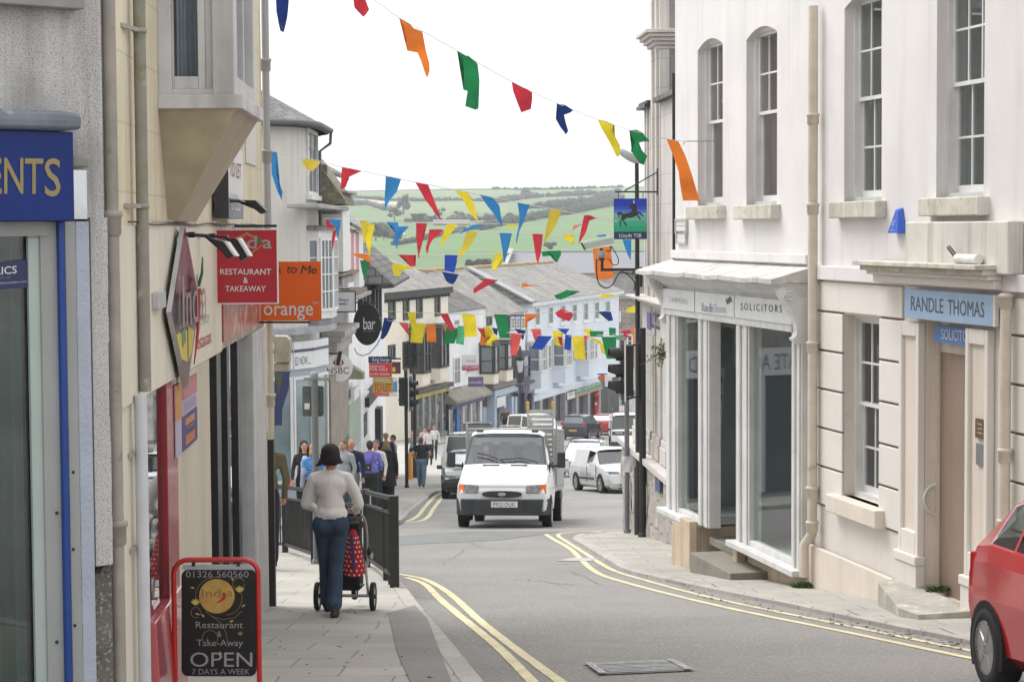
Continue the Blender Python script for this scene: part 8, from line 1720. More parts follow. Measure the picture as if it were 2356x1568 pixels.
ly = 113.0; lx = (1449-1178)/FPX*ly; lo = car('small_lorry', 'small white lorry with a black lower windscreen band facing us beside the granite bank', P2(lx, ly+2.4), (-.02,-1), 4.8, 2.0, [(0,.5,1.0,1.04,.95), (.01,.35,1.12,1.16,.96), (.015,.35,1.15,1.18,.96), (.02,.35,1.18,1.22,.96), (.08,.35,1.22,2.0,.86), (.2,.35,1.22,2.12,.86), (.36,.35,1.22,2.12,.86), (.365,.35,1.2,2.1,.86)], VW, r=.36, wx=(.13,.8), side=(4,5), ws=(3,), rw=(), lights=False, interior=False, wsg=CARDK, glass=CARDK, cat='lorry', mirror=BLACK_PLASTIC)
b = MB(); X = 2.4; b.box((X+.0,0,1.02), (.06,1.86,.20), BLACK_PLASTIC); b.text('ISUZU', Vector((X+.034,.02,.98)), Vector((0,.62,0)), Vector((0,0,.10)), SIGN_W); b.box((X+.035,-.55,1.03), (.01,.42,.05), SIGN_W); b.box((X+.02,0,.42), (.1,1.9,.24), TRIM); b.build('front_panel', lo, local=True)
b = MB(); YM = mat('faded_yellow_mark', (.55,.42,.05), .6); b.box((X-.0,-.55,.76), (.05,.2,.16), YM); b.box((X-.0,.1,.76), (.05,.55,.13), YM); b.box((X-.0,.7,.76), (.05,.4,.13), YM); b.build('yellow_mark', lo, local=True)
b = MB(); b.text('X902 WRL', Vector((X+.075,-.55,.38)), Vector((0,.5,0)), Vector((0,0,.09)), SIGN_W); b.build('number_plate', lo, local=True)
b = MB(); b.box((-.9,0,1.25), (2.9,2.0,.9), mat('lorry_body_grey', (.4,.41,.42), .6)); b.build('load_body', lo, bevel=.02, local=True)
bs_ = thing('coach', 'dark framed coach front with a big windscreen rising behind the small lorry', 'coach', P2(8.6, 134), math.atan2(-1, -.05)); b = MB(); b.box((-3,0,1.75), (7,2.4,2.9), mat('coach_body', (.06,.065,.07), .4)); b.build('body', bs_, bevel=.12, local=True); b = MB(); b.box((.52,0,2.2), (.05,2.1,1.35), SKYGL); b.build('windscreen', bs_, bevel=.02, local=True)
for x in (-.8, -5.2):
 for s_ in (1, -1): wheel(bs_, x, s_*1.21, .45, s_, steel=True)
# ================================================================== PEOPLE
SKIN = mat('skin', (.52,.30,.215), .6, .08, 6, spec=.3); SKIN2 = mat('ruddy_skin', (.52,.25,.18), .6, .1, 6, spec=.3)
def cloth(n, c, v=.14, sc=5): return mat('cloth_'+n, c, .92, v, sc, bump=.35, bscale=26)
DENIM = mat('dark_denim', (.035,.060,.105), .9, .28, 4, bump=.35, bscale=24, spots=(((.075,.115,.17), 5, .58, .75),)); DENIM_L = cloth('light_denim', (.14,.22,.32), .2); BLK = cloth('black', (.012,.012,.014)); NAVYC = cloth('navy', (.016,.02,.042)); GREYH = cloth('grey_marl', (.30,.33,.35)); SHOE = mat('black_shoe', (.012,.012,.012), .5, .2, 8)
def hairm(n, c): return mat('hair_'+n, c, .7, .35, 30, bump=.6, bscale=90)
def remeshed(prims, vox, smooth=4):
 """union of tapered limbs and masses as one skin; every face keeps the material of the nearest mass"""
 b = MB(); dm = list(MATS.values())[0]
 for p in prims:
  if p[0] == 't': b.tube(p[1], p[2], dm, 14); b.ball(p[1][0], p[2][0], dm, 12); b.ball(p[1][-1], p[2][-1], dm, 12)
  else: b.ball(p[1], p[2], dm, 16)
 me = bpy.data.meshes.new('tmp'); me.from_pydata(b.v, [], b.f); o = bpy.data.objects.new('tmp', me); SC.collection.objects.link(o)
 m = o.modifiers.new('r', 'REMESH'); m.mode = 'VOXEL'; m.voxel_size = vox; m.use_smooth_shade = True
 if smooth: s_ = o.modifiers.new('s', 'SMOOTH'); s_.factor = .5; s_.iterations = smooth
 ev = o.evaluated_get(bpy.context.evaluated_depsgraph_get()); t = ev.to_mesh()
 V = [v.co.copy() for v in t.vertices]; Fc = [list(p.vertices) for p in t.polygons]; ev.to_mesh_clear(); bpy.data.objects.remove(o); bpy.data.meshes.remove(me)
 def dist(c, p):
  if p[0] == 'b':
   r = p[2] if isinstance(p[2], (tuple, list)) else (p[2],)*3; d = c-Vector(p[1]); k = math.sqrt(sum((d[i]/r[i])**2 for i in range(3))); return (k-1)*min(r)
  best = 9
  for i in range(len(p[1])-1):
   a, q = Vector(p[1][i]), Vector(p[1][i+1]); ab = q-a; t_ = max(0, min(1, (c-a).dot(ab)/max(1e-9, ab.length_squared))); best = min(best, (c-a-ab*t_).length-(p[2][i]+(p[2][i+1]-p[2][i])*t_))
  return best
 out = MB(); ids = {}
 out.v = V
 for f in Fc:
  c = sum((V[i] for i in f), Vector((0,0,0)))/len(f); bm_, bd = None, 9
  for p in prims:
   d = dist(c, p)
   if d < bd: bd, bm_ = d, p[3]
  out.f.append(f); out.mi.append(out.mid(bm_)); out.sm.append(True)
 return out
def hand(b, w, d, side, m, k=1.0, curl=.5):
 """palm, four unequal bent fingers and a thumb from its side; w wrist, d direction of the hand"""
 d = Vector(d).normalized(); x = d.cross(Vector((0,1,0))); x = x.normalized() if x.length > .1 else Vector((1,0,0)); n = x.cross(d)
 w = Vector(w); b.ball(w+d*.045*k, (.026*k, .03*k, .045*k), m, 10)
 for i, L in enumerate((.062, .072, .067, .052)):
  p = w+d*.082*k+x*(-.027+.018*i)*k; q = p+(d*(1-curl*.4)+n*curl*.5)*L*.55*k; r = q+(d*(1-curl)+n*curl)*L*.55*k; b.tube([p-d*.02*k, p, q, r], [.0095*k, .0095*k, .0085*k, .006*k], m, 6)
 p = w+d*.03*k+x*.028*k*side; b.tube([p, p+(x*side*.8+d*.7)*.03*k, p+(x*side*.6+d*1.4)*.05*k], [.011*k, .0095*k, .007*k], m, 6)
def person(label, loc, yaw, H, top, legs, skin=SKIN, hair=None, hairkind='short', stride=.0, arms=None, sleeve=True, build=1.0, female=False, coat=None, vox=.017, shoes=None, headyaw=0, extra=None, wide=0.0, loose=0.0, nolegs=False):
 """local axes: +y is where the person looks, z up, feet at 0; yaw 0 = walking away from the viewer"""
 k = H/1.70; t = thing('person', label, 'person', loc, yaw); S = lambda x, y, z: (x*k, y*k, z*k); R = lambda *r: [q*k for q in r]
 sh = (.165 if female else .19)*build; hp = (.095 if female else .085); bw = build
 lf, rf = stride, -stride; P = []
 tr = .5*(1 if female else .93)
 P += [('b', S(0,0,.97), R(.165*bw if female else .155*bw, .115*bw, .12), legs), ('b', S(0,-.015,.90), R(.16*bw, .12*bw, .11), legs)]
 P += [('t', [S(0,0,1.04), S(0,.0,1.16), S(0,-.005,1.30)], R(.115*bw, .118*bw, .12*bw), top), ('b', S(0,0,1.10), R(.142*bw+loose, .105*bw+loose, .15), top), ('b', S(0,-.005,1.29), R(.165*bw, .108*bw, .13), top), ('b', S(0,-.01,1.02), R(.155*bw+loose, .112*bw+loose, .07), top)]
 P += [('t', [S(-sh*.9,0,1.385), S(0,0,1.415), S(sh*.9,0,1.385)], R(.058,.068,.058), top), ('t', [S(0,-.005,1.40), S(0,.015,1.52)], R(.052,.05), skin)]
 hm = hair if hairkind != 'bald' else skin
 P += [('b', S(0,.01,1.605), R(.073,.092,.105), skin), ('b', S(0,.035,1.56), R(.055,.062,.062), skin), ('b', S(0,.10,1.588), R(.013,.018,.02), skin), ('b', S(.075,.0,1.595), R(.012,.02,.03), skin), ('b', S(-.075,.0,1.595), R(.012,.02,.03), skin)]
 for s_, st in () if nolegs else ((-1, lf), (1, rf)):
  kn = S(s_*(hp+.005), st*.42+.035*(1 if st >= 0 else .4), .50); an = S(s_*hp*.9, st*.95, .09+(.05 if st < 0 else 0))
  P += [('t', [S(s_*hp,0,.90), kn, an], R(.092*bw+wide*.3, .068*bw+wide*.6, .05+wide), legs)]
  P += [('b', (an[0], an[1]+.06*k, .045*k+(.03*k if st < 0 else 0)), R(.042,.125,.045), shoes or SHOE)]
 A = arms or [((-sh-.055,-.03,1.12), (-sh-.05,.05,.88)), ((sh+.055,-.03,1.12), (sh+.05,.05,.88))]
 for s_, (el, wr) in zip((-1, 1), A):
  shp = (s_*sh,0,1.375); el = (el[0], el[1], el[2]); sl = top if sleeve is True else (sleeve or skin)
  mid = tuple((shp[i]+el[i])/2 for i in range(3))
  P += [('t', [S(*shp), S(*mid)], R(.056*bw, .05*bw), top), ('t', [S(*mid), S(*el)], R(.05*bw, .044*bw), sl), ('t', [S(*el), S(*wr)], R(.044*bw, .034*bw), sl)]
 if extra: P += [(e[0], [S(*q) for q in e[1]] if e[0] == 't' else S(*e[1]), R(*e[2]), e[3]) for e in extra]
 body = remeshed(P, vox)
 for s_, (el, wr) in zip((-1, 1), A): hand(body, S(*wr), Vector(wr)-Vector(el), -s_, skin, k)
 if hairkind != 'back':   # eyes and mouth
  for s_ in (-1, 1): body.ball(S(s_*.030,.092,1.612), (.010*k,.008*k,.007*k), mat('eye', (.03,.025,.02), .3), 8)
  body.ball(S(0,.094,1.548), (.022*k,.006*k,.006*k), mat('lips', (.35,.12,.10), .5), 8)
 body.build('body', t, local=True)
 if hair:
  HP = []
  if hairkind in ('short', 'back'): HP = [('b', S(0,-.012,1.635), R(.083,.10,.09), hair), ('b', S(0,-.05,1.59), R(.078,.062,.085), hair)]
  if hairkind == 'bob': HP = [('b', S(0,-.010,1.635), R(.098,.108,.096), hair), ('b', S(0,-.03,1.595), R(.104,.092,.088), hair), ('t', [S(-.045,-.05,1.555), S(.045,-.05,1.555)], R(.05,.05), hair), ('t', [S(-.075,-.02,1.57), S(-.115,-.025,1.515), S(-.155,-.03,1.502)], R(.035,.02,.006), hair), ('t', [S(.075,-.02,1.57), S(.11,-.03,1.535), S(.14,-.03,1.545)], R(.035,.018,.006), hair)]
  if hairkind == 'long': HP = [('b', S(0,-.012,1.635), R(.086,.10,.092), hair), ('b', S(0,-.055,1.56), R(.085,.06,.12), hair), ('t', [S(-.075,-.01,1.58), S(-.085,.0,1.45)], R(.03,.028), hair), ('t', [S(.075,-.01,1.58), S(.085,.0,1.42)], R(.03,.028), hair), ('t', [S(-.05,-.07,1.55), S(-.06,-.09,1.40)], R(.05,.04), hair), ('t', [S(.05,-.07,1.55), S(.06,-.09,1.40)], R(.05,.04), hair)]
  if hairkind == 'lob': HP = [('b', S(0,-.012,1.632), R(.088,.10,.095), hair), ('b', S(0,-.05,1.57), R(.092,.07,.11), hair), ('t', [S(-.055,-.05,1.53), S(.055,-.05,1.53)], R(.06,.06), hair)]
  if hairkind == 'ring': HP = [('t', [S(-.075,.0,1.60), S(-.055,-.06,1.60), S(0,-.08,1.60), S(.055,-.06,1.60), S(.075,.0,1.60)], R(.018,.026,.03,.026,.018), hair)]
  if hairkind == 'hat': HP = [('b', S(0,-.005,1.68), R(.088,.105,.065), hair), ('b', S(0,0,1.655), R(.15,.17,.014), hair)]
  remeshed(HP, max(.010, vox*.8), 2).build('hat' if hairkind == 'hat' else 'hair', t, local=True)
 if coat:
  c, z0, fl = coat; b = MB(); n = 22; prof = [(.155,.105,1.30), (.165,.12,1.15), (.172,.135,1.0), (.185+fl*.3,.15+fl*.3,.85), (.19+fl,.155+fl,z0)]
  for (a0, b0, za), (a1, b1, zb_) in zip(prof, prof[1:]):
   for i in range(n):
    A0, A1 = 2*math.pi*i/n, 2*math.pi*(i+1)/n; b.face([S(math.cos(A0)*a0*bw, math.sin(A0)*b0*bw, za), S(math.cos(A1)*a0*bw, math.sin(A1)*b0*bw, za), S(math.cos(A1)*a1*bw, math.sin(A1)*b1*bw, zb_), S(math.cos(A0)*a1*bw, math.sin(A0)*b1*bw, zb_)], c, True)
  b.build('coat_skirt', t, local=True)
 return t
def at_pav(u, y, dz=KH): return Vector(((u-1178)/FPX*y, y, hgt(y)+dz))
PI = math.pi
KNIT = mat('cream_knit', (.74,.71,.68), .92, .05, 3, bump=.3, bscale=16)
wl = at_pav(757, 18.25); wl.z = hgt(18.25)+KH
wom = person('woman seen from behind in a cream jumper and dark jeans pushing the pushchair', wl, math.radians(-3), 1.53, KNIT, DENIM, hair=hairm('dark_brown', (.014,.010,.009)), hairkind='bob', stride=.0, female=True, build=1.0, vox=.011, nolegs=True,
 arms=[((-.262,.05,1.11), (-.19,.30,1.02)), ((.272,.05,1.11), (.205,.30,1.01))],
 extra=[('t', [(-.09,0,.90), (-.075,.10,.50), (-.07,.14,.12)], (.092,.070,.072), DENIM), ('t', [(.085,0,.90), (.045,-.02,.50), (.055,-.20,.15)], (.096,.074,.076), DENIM), ('b', (-.085,-.045,.91), (.105,.105,.115), DENIM), ('b', (.085,-.045,.91), (.105,.105,.115), DENIM), ('b', (-.065,.16,.05), (.045,.125,.05), SHOE), ('b', (.055,-.20,.055), (.048,.13,.05), SHOE),
  ('b', (0,-.01,1.03), (.172,.13,.085), KNIT), ('b', (0,-.02,1.33), (.175,.10,.10), KNIT), ('t', [(-.165,0,1.375), (-.225,.02,1.24), (-.262,.05,1.11)], (.064,.058,.055), KNIT), ('t', [(.165,0,1.375), (.235,.02,1.24), (.272,.05,1.11)], (.064,.058,.055), KNIT), ('t', [(-.262,.05,1.11), (-.20,.27,1.03)], (.054,.042), KNIT), ('t', [(.272,.05,1.11), (.215,.27,1.02)], (.054,.042), KNIT)])
pc = Vector((wl.x+.07, wl.y+.62, hgt(wl.y+.62)+KH)); psh = thing('pushchair', 'black three wheeled pushchair with a grey frame pushed by the woman in cream', 'pushchair', pc, math.radians(-3)); psh.scale = (.91,)*3
FRM = mat('grey_frame_tube', (.40,.40,.41), .35, .1, 4, metal=.6)
b = MB()
for s_ in (-1, 1): b.tube(smooth_path([(s_*.20,-.28,1.02), (s_*.235,-.24,.96), (s_*.245,-.16,.80), (s_*.22,.0,.55), (s_*.20,.15,.42), (s_*.05,.55,.22)], 5), .014, FRM, 8); b.tube([(s_*.20,.05,.50), (s_*.235,-.02,.15)], .013, FRM, 8)
b.tube([(-.20,-.28,1.02), (.20,-.28,1.02)], .017, BLACK_PLASTIC, 8); b.tube([(-.26,-.02,.15), (.26,-.02,.15)], .016, FRM, 8); b.tube([(-.2,.0,.26), (.2,.0,.26)], .01, FRM, 8); b.build('frame', psh, local=True)
b = MB(); b.hexa([(-.17,-.05,.42), (.17,-.05,.42), (.17,.35,.38), (-.17,.35,.38), (-.17,-.20,.92), (.17,-.20,.92), (.17,-.12,.94), (-.17,-.12,.94)], mat('black_seat_cloth', (.015,.015,.018), .9, .2, 6)); b.hexa([(-.15,-.02,.20), (.15,-.02,.20), (.15,.3,.18), (-.15,.3,.18), (-.15,-.05,.40), (.15,-.05,.40), (.15,.3,.36), (-.15,.3,.36)], mat('black_seat_cloth', 0)); b.ball((0,.0,.88), (.19,.20,.14), mat('black_seat_cloth', 0), 16); b.build('seat', psh, bevel=.02, local=True)
for x, y, r in ((-.285,-.02,.145), (.285,-.02,.145), (.02,.58,.12)):
 M = Matrix.Translation((x, y, r)) @ Matrix.Rotation(math.pi/2, 4, 'Y'); b = MB(); n = 24; b.lathe([(r*.78,-.022), (r*.95,-.024), (r,-.01), (r,.01), (r*.95,.024), (r*.78,.022), (r*.78,-.022)], TYRE, M, n); w = b.build('wheel', psh, local=True); b = MB(); b.lathe([(.025,-.03), (.025,.03)], BLACK_PLASTIC, M, 10); b.lathe([(r*.78,-.014), (r*.72,-.016), (r*.72,.016), (r*.78,.014)], FRM, M, n)
 for q in range(6): a = q*PI/3; b.tube([M @ Vector((math.cos(a)*.02, math.sin(a)*.02, 0)), M @ Vector((math.cos(a)*r*.75, math.sin(a)*r*.75, 0))], .008, BLACK_PLASTIC, 5)
 b.build('rim', w, local=True)
b = MB(); b.ball((.255,-.04,.62), (.03,.04,.05), BLACK_PLASTIC, 8); b.ball((.262,.0,.56), (.028,.04,.05), FRM, 8); b.build('hinge', psh, local=True)
bag = MB(); bc = Vector((wl.x+.172, wl.y+.28, 0)); gzb = hgt(wl.y+.4)+KH
SPOT = mat('red_cotton', (.45,.015,.02), .85, .15, 6, bump=.3, bscale=20)
prof = [(.02,.78), (.045,.72), (.062,.62), (.085,.50), (.098,.42), (.09,.365), (.05,.345), (.0,.345)]
n = 18
for (r0, z0), (r1, z1) in zip(prof, prof[1:]):
 for i in range(n):
  a0, a1 = 2*PI*i/n, 2*PI*(i+1)/n; g = lambda a, r, z: bc+Vector((math.cos(a)*r*1.0+.03*(.8-z), math.sin(a)*r*.8, gzb+z)); bag.face([g(a0,r0,z0), g(a1,r0,z0), g(a1,r1,z1), g(a0,r1,z1)], SPOT, True)
def rad(z):
 for (r0, z0), (r1, z1) in zip(prof, prof[1:]):
  if z1 <= z <= z0: return r1+(r0-r1)*(z-z1)/max(1e-6, z0-z1)
 return .05
rn = random.Random(6)
for i in range(9):
 for j in range(12):
  z = .37+i*.042; a = 2*PI*(j+.5*(i % 2))/12; r = rad(z)
  if r < .035: continue
  c = bc+Vector((math.cos(a)*(r+.0015)+.03*(.8-z), math.sin(a)*(r+.0015)*.8, gzb+z)); nn = Vector((math.cos(a), math.sin(a)*1.2, .0)).normalized(); tt = nn.cross(Vector((0,0,1))); bag.face([c+nn*.002+tt*math.cos(q)*.0085+Vector((0,0,1))*math.sin(q)*.0085 for q in [2*PI*w/8 for w in range(8)]], LETW)
bag.bar(bc+Vector((-.01,-.058,gzb+.74)), bc+Vector((.01,-.085,gzb+.42)), .028, .008, NAVY, up=(0,1,0))
tag(bag.build('bag'), 'red bag with white dots and a navy strap hanging on the pushchair', 'bag')
person('man in an olive and grey jacket half hidden behind the black pipe guard', at_pav(604, 25.5), math.radians(25), 1.74, cloth('olive', (.12,.105,.06)), NAVYC, hair=hairm('grey_brown', (.08,.07,.06)), stride=.12, build=1.12, vox=.016, loose=.01)
person('dark haired woman in a checked jacket facing us left of the grey pole', at_pav(696, 41.5), PI+.25, 1.70, mat('dark_check_jacket', (.035,.036,.04), .9, .8, 16), BLK, hair=hairm('black', (.010,.008,.008)), hairkind='long', female=True, arms=[((-.23,.0,1.12), (-.15,.14,.96)), ((.23,-.02,1.12), (.26,.08,.92))], extra=[('b', (0,.085,1.20), (.085,.045,.20), cloth('white_top', (.55,.56,.62)))])
hb_ = at_pav(696, 41.5)+Vector((-.27,-.12,.86)); b = MB(); b.box(hb_, (.12,.05,.12), mat('orange_red_purse', (.55,.07,.025), .5), taper=.85); b.box(hb_+Vector((0,0,.07)), (.10,.055,.02), mat('purse_clasp', (.4,.3,.15), .4)); tag(b.build('purse', bevel=.012), 'small orange red purse held by the dark haired woman', 'purse')
GIL = mat('blue_quilted_gilet', (.06,.24,.55), .6, .12, 5, bump=.5, bscale=10)
gp_ = person('blonde woman in a bright blue quilted gilet behind the grey pole', at_pav(717, 38.8), .5, 1.62, GIL, NAVYC, hair=hairm('blonde', (.42,.28,.13)), hairkind='lob', female=True, sleeve=cloth('lilac_sleeve', (.38,.38,.52)), build=1.12)
b = MB()
for k in range(6):
 z = (1.06+k*.06)*1.62/1.7; n = 20; b.tube([(math.cos(2*PI*i/n)*.178, math.sin(2*PI*i/n)*.13, z) for i in range(n+1)], .004, mat('pale_quilt_line', (.25,.45,.70), .7), 4)
b.build('quilt_lines', gp_, local=True)
person('young man with tousled fair hair in a pale grey hoodie', at_pav(787, 43.2), PI-.5, 1.72, GREYH, DENIM, hair=hairm('fair_brown', (.18,.115,.055)), stride=.08, build=1.08, loose=.012, extra=[('t', [(-.09,-.04,1.43), (0,-.07,1.42), (.09,-.04,1.43)], (.045,.05,.045), GREYH), ('b', (0,.04,1.53), (.052,.055,.05), mat('stubble', (.33,.19,.12), .8))])
person('older balding man with a red face in a navy jacket', at_pav(806, 44.5), PI-.25, 1.74, NAVYC, cloth('grey_trouser', (.14,.155,.18)), skin=SKIN2, hair=hairm('white', (.45,.43,.41)), hairkind='ring', stride=.14, build=1.1, loose=.012, arms=[((-.25,-.02,1.12), (-.27,.05,.90)), ((.25,-.02,1.12), (.25,.12,.90))])
PURJ = cloth('violet_blue', (.17,.16,.50)); pw2 = at_pav(848, 47.0)
person('woman with short brown hair in a violet blue jacket seen from behind', pw2, .15, 1.70, PURJ, cloth('bottle_black', (.015,.022,.02)), hair=hairm('brown', (.035,.022,.018)), hairkind='back', female=True, build=1.15, stride=.08, loose=.03, wide=.02, arms=[((-.26,.0,1.12), (-.20,.18,1.0)), ((.27,.0,1.12), (.22,.2,1.02))])
b = MB(); c = pw2+Vector((-.03,-.20,1.12)); b.box(c, (.15,.10,.15), BLACK_PLASTIC); b.box(c+Vector((0,-.055,-.02)), (.09,.03,.08), BLACK_PLASTIC); b.box(c+Vector((.01,-.072,.0)), (.025,.006,.03), LETW)
for s_ in (-1, 1): b.tube(smooth_path([c+Vector((s_*.05,.02,.07)), c+Vector((s_*.10,.05,.20)), c+Vector((s_*.14,.09,.30))], 4), .009, BLACK_PLASTIC, 6)
tag(b.build('camera_bag', bevel=.015), 'black camera bag on straps on the back of the violet blue jacket', 'bag')
person('person in a white jacket just beyond the violet blue one', at_pav(862, 49.0), PI-.3, 1.72, cloth('white', (.62,.61,.60)), NAVYC, skin=SKIN2, hair=hairm('grey', (.15,.13,.12)), stride=.06)
person('woman with fair bobbed hair in a long black coat', at_pav(886, 49.5), -.1, 1.70, BLK, BLK, hair=hairm('dark_blonde', (.20,.135,.06)), hairkind='lob', female=True, build=1.2, coat=(BLK, .62, .02), stride=.07, wide=.03)
g8 = on_ground(905, 1113, KH); person('grey haired man in a grey jumper and blue jeans standing in profile', g8, PI/2+.2, 1.72, cloth('grey_jumper', (.19,.21,.24)), DENIM_L, skin=SKIN2, hair=hairm('dark_grey', (.06,.055,.05)), build=1.15, loose=.02, shoes=mat('tan_shoe', (.12,.06,.04), .6))
person('man in a brimmed tan hat and dark navy coat', at_pav(885, 70), PI+.3, 1.78, NAVYC, BLK, skin=SKIN2, hair=mat('tan_hat', (.24,.15,.09), .9), hairkind='hat', build=1.15)
g10 = on_ground(970, 1121, KH); TEE = cloth('charcoal_tee', (.022,.025,.032))
person('man in a charcoal t-shirt and pale jeans walking away along the kerb', g10, -.05, 1.68, TEE, DENIM_L, skin=SKIN, hair=hairm('cropped', (.13,.09,.07)), hairkind='back', stride=.17, build=1.15, sleeve=SKIN, arms=[((-.30,-.05,1.13), (-.22,.10,.98)), ((.30,-.05,1.13), (.22,.10,.97))], wide=.012, vox=.015)
for (u, y, tp, lg, sk, hr, lb_, yw) in ((948, 84, cloth('grey_stone', (.20,.20,.20)), BLK, SKIN2, mat('red_cap', (.40,.04,.05), .8), 'far pedestrian in a red cap and grey clothes by the shop window', PI), (985, 92, cloth('white_red', (.60,.56,.56)), NAVYC, SKIN, hairm('auburn', (.16,.05,.03)), 'far pedestrian with auburn hair in a white top', .2), (975, 96, cloth('pale_pink', (.50,.38,.40)), BLK, SKIN, hairm('brown', 0), 'far pedestrian in a pale pink top among the shoppers', PI), (997, 100, cloth('white', 0), NAVYC, SKIN, hairm('grey', 0), 'far pedestrian in a white shirt nearest the shop glass', PI)):
 person(lb_, at_pav(u, y), yw, 1.7, tp, lg, skin=sk, hair=hr, vox=.024, stride=.1)
person('distant figure in a dark cap and brown coat before the pale blue shopfront', at_pav(1161, 140, .15), PI, 1.75, cloth('brown', (.09,.06,.04)), BLK, skin=SKIN2, hair=mat('dark_cap', (.02,.02,.025), .8), vox=.03, build=1.2)
dv = vanp(X0-1.62, -.5, 1.0); dd_ = MB()
drv = thing('person', 'driver in a grey top behind the windscreen of the flatbed van', 'person', vanp(X0-1.6, -.48, .85), math.atan2(hv.y, hv.x)-PI/2)
DG = cloth('driver_grey', (.11,.115,.13))
PR = [('t', [(0,0,.08), (0,.0,.30), (0,.02,.50)], (.15,.15,.14), DG), ('t', [(-.17,.02,.56), (0,.02,.60), (.17,.02,.56)], (.06,.08,.06), DG), ('t', [(0,.02,.60), (0,.04,.70)], (.052,.05), SKIN), ('b', (0,.05,.80), (.075,.09,.11), SKIN), ('b', (0,.02,.83), (.08,.09,.09), hairm('brown', 0)), ('t', [(-.19,.02,.55), (-.25,.20,.38), (-.14,.45,.45)], (.055,.048,.036), DG), ('t', [(.19,.02,.55), (.25,.20,.38), (.16,.45,.45)], (.055,.048,.036), DG), ('t', [(-.08,.05,.06), (-.1,.45,.08)], (.09,.07), NAVYC), ('t', [(.08,.05,.06), (.1,.45,.08)], (.09,.07), NAVYC)]
bd = remeshed(PR, .016); hand(bd, (-.14,.45,.45), (.3,.6,.3), 1, SKIN); hand(bd, (.16,.45,.45), (-.3,.6,.3), -1, SKIN); bd.build('body', drv, local=True)
# ================================================================== BUNTING
FAB = {n: mat('bunting_'+n, c, .85, .10, 6, bump=.2, bscale=30, trans=.5) for n, c in dict(red=(.52,.035,.055), orange=(.72,.19,.03), yellow=(.74,.60,.035), green=(.015,.20,.07), blue=(.035,.21,.48), navy=(.012,.035,.17), royal=(.02,.07,.38), mint=(.10,.42,.22), coral=(.66,.10,.09), pink=(.62,.22,.19), gold=(.60,.47,.06)).items()}
B1 = U_(640, 0, .47538); B2 = J2; B3 = J1
def flag(root, Z, pts, col, yfun, seed):
 rnd = random.Random(seed); P = [Z(*p) for p in pts]; u0 = sum(p[0] for p in P)/len(P); y = yfun(u0)
 bm = bmesh.new(); vs_ = [bm.verts.new(at_y(p[0], p[1], y)) for p in P]; f = bm.faces.new(vs_)
 bmesh.ops.triangulate(bm, faces=[f])
 size = max((a.co-b.co).length for a in bm.verts for b in bm.verts)
 for _ in range(3):
  ed = [e for e in bm.edges if e.calc_length() > size*.16]
  if ed: bmesh.ops.subdivide_edges(bm, edges=ed, cuts=1); bmesh.ops.triangulate(bm, faces=[q for q in bm.faces if len(q.verts) > 3])
 ph = rnd.random()*6; zt_ = max(v.co.z for v in bm.verts)
 for v in bm.verts:
  t = (zt_-v.co.z)/max(.05, size); v.co.y += size*(.10*math.sin(v.co.x*9/size*.5+ph+t*3)+.05*math.sin(t*9+ph*2)+.05*noise.noise(v.co*(4/size)))*(.25+t)
 m = MB(); ix = {v: i for i, v in enumerate(bm.verts)}; m.v = [v.co.copy() for v in bm.verts]; k = m.mid(FAB[col])
 for q in bm.faces: m.f.append([ix[v] for v in q.verts]); m.mi.append(k); m.sm.append(True)
 bm.free(); o = m.build('flag', root); o['label'] = col+' flag of the bunting'; return o
def bunting(label, cord, flags, Z, yl, yr, thick=.006):
 """cord: picture points of the line; the string runs from depth yl (left end) to yr (right end)"""
 C_ = [Z(*p) for p in cord]; ua, ub = C_[0][0], C_[-1][0]; yf = lambda u: yl+(yr-yl)*max(0, min(1, (u-ua)/(ub-ua)))
 P = smooth_path([at_y(u, v, yf(u)) for u, v in C_], 8); t = thing('bunting', label, 'bunting', P[0], group='strings of bunting across the street')
 b = MB(); b.tube(P, thick, mat('white_cord', (.6,.6,.6), .8), 5); b.build('cord', t)
 for k, (col, pts) in enumerate(flags): flag(t, Z, pts, col, yf, hash((len(flags), k)) % 9999)
 return t
bt1 = bunting('high string of long flags rising from the pink house to the upper left', [(-60,-460), (103,-300), (350,-150), (620,0), (755,95), (1060,268), (1345,430), (1582,543), (1797,628), (1963,683), (2157,730), (2272,745)],
[('navy', [(103,-160),(172,-110),(172,0),(162,90),(150,175),(130,165),(115,120),(103,60)]), ('red', [(508,-75),(575,-30),(578,5),(595,50),(580,75),(565,92),(540,55),(517,40),(512,0)]), ('orange', [(752,93),(800,118),(830,150),(875,168),(870,180),(885,215),(895,270),(910,330),(912,370),(900,408),(890,390),(868,320),(850,280),(797,270),(795,215),(780,140)]), ('green', [(1058,268),(1100,292),(1118,295),(1165,335),(1163,350),(1175,420),(1170,570),(1155,577),(1100,558),(1112,478),(1090,472),(1095,380),(1088,320)]), ('red', [(1345,432),(1375,445),(1430,472),(1453,488),(1452,530),(1440,560),(1445,575),(1395,592),(1375,540),(1352,480)]), ('navy', [(1582,545),(1625,552),(1668,580),(1655,592),(1620,605),(1630,650),(1642,690),(1630,708),(1600,670),(1576,625),(1590,590)]), ('yellow', [(1797,630),(1840,635),(1885,655),(1880,668),(1865,690),(1890,720),(1915,770),(1910,825),(1895,822),(1860,750),(1815,670)]), ('green', [(1963,685),(2000,682),(2030,695),(2072,742),(2040,745),(2015,750),(2030,790),(2058,820),(2040,868),(2022,860),(1976,800),(1992,745)]), ('orange', [(2157,730),(2222,745),(2260,820),(2300,930),(2332,1062),(2310,1055),(2245,1055),(2225,900),(2195,820)])], B1, 19.5, 25.8, .004)
b = MB(); hk = at_y(1576, 325, 25.8); b.tube([hk+Vector((.38,0,.0)), hk, hk+Vector((-.02,0,-.04))], .006, POLE_G, 6); b.build('hook', bt1)
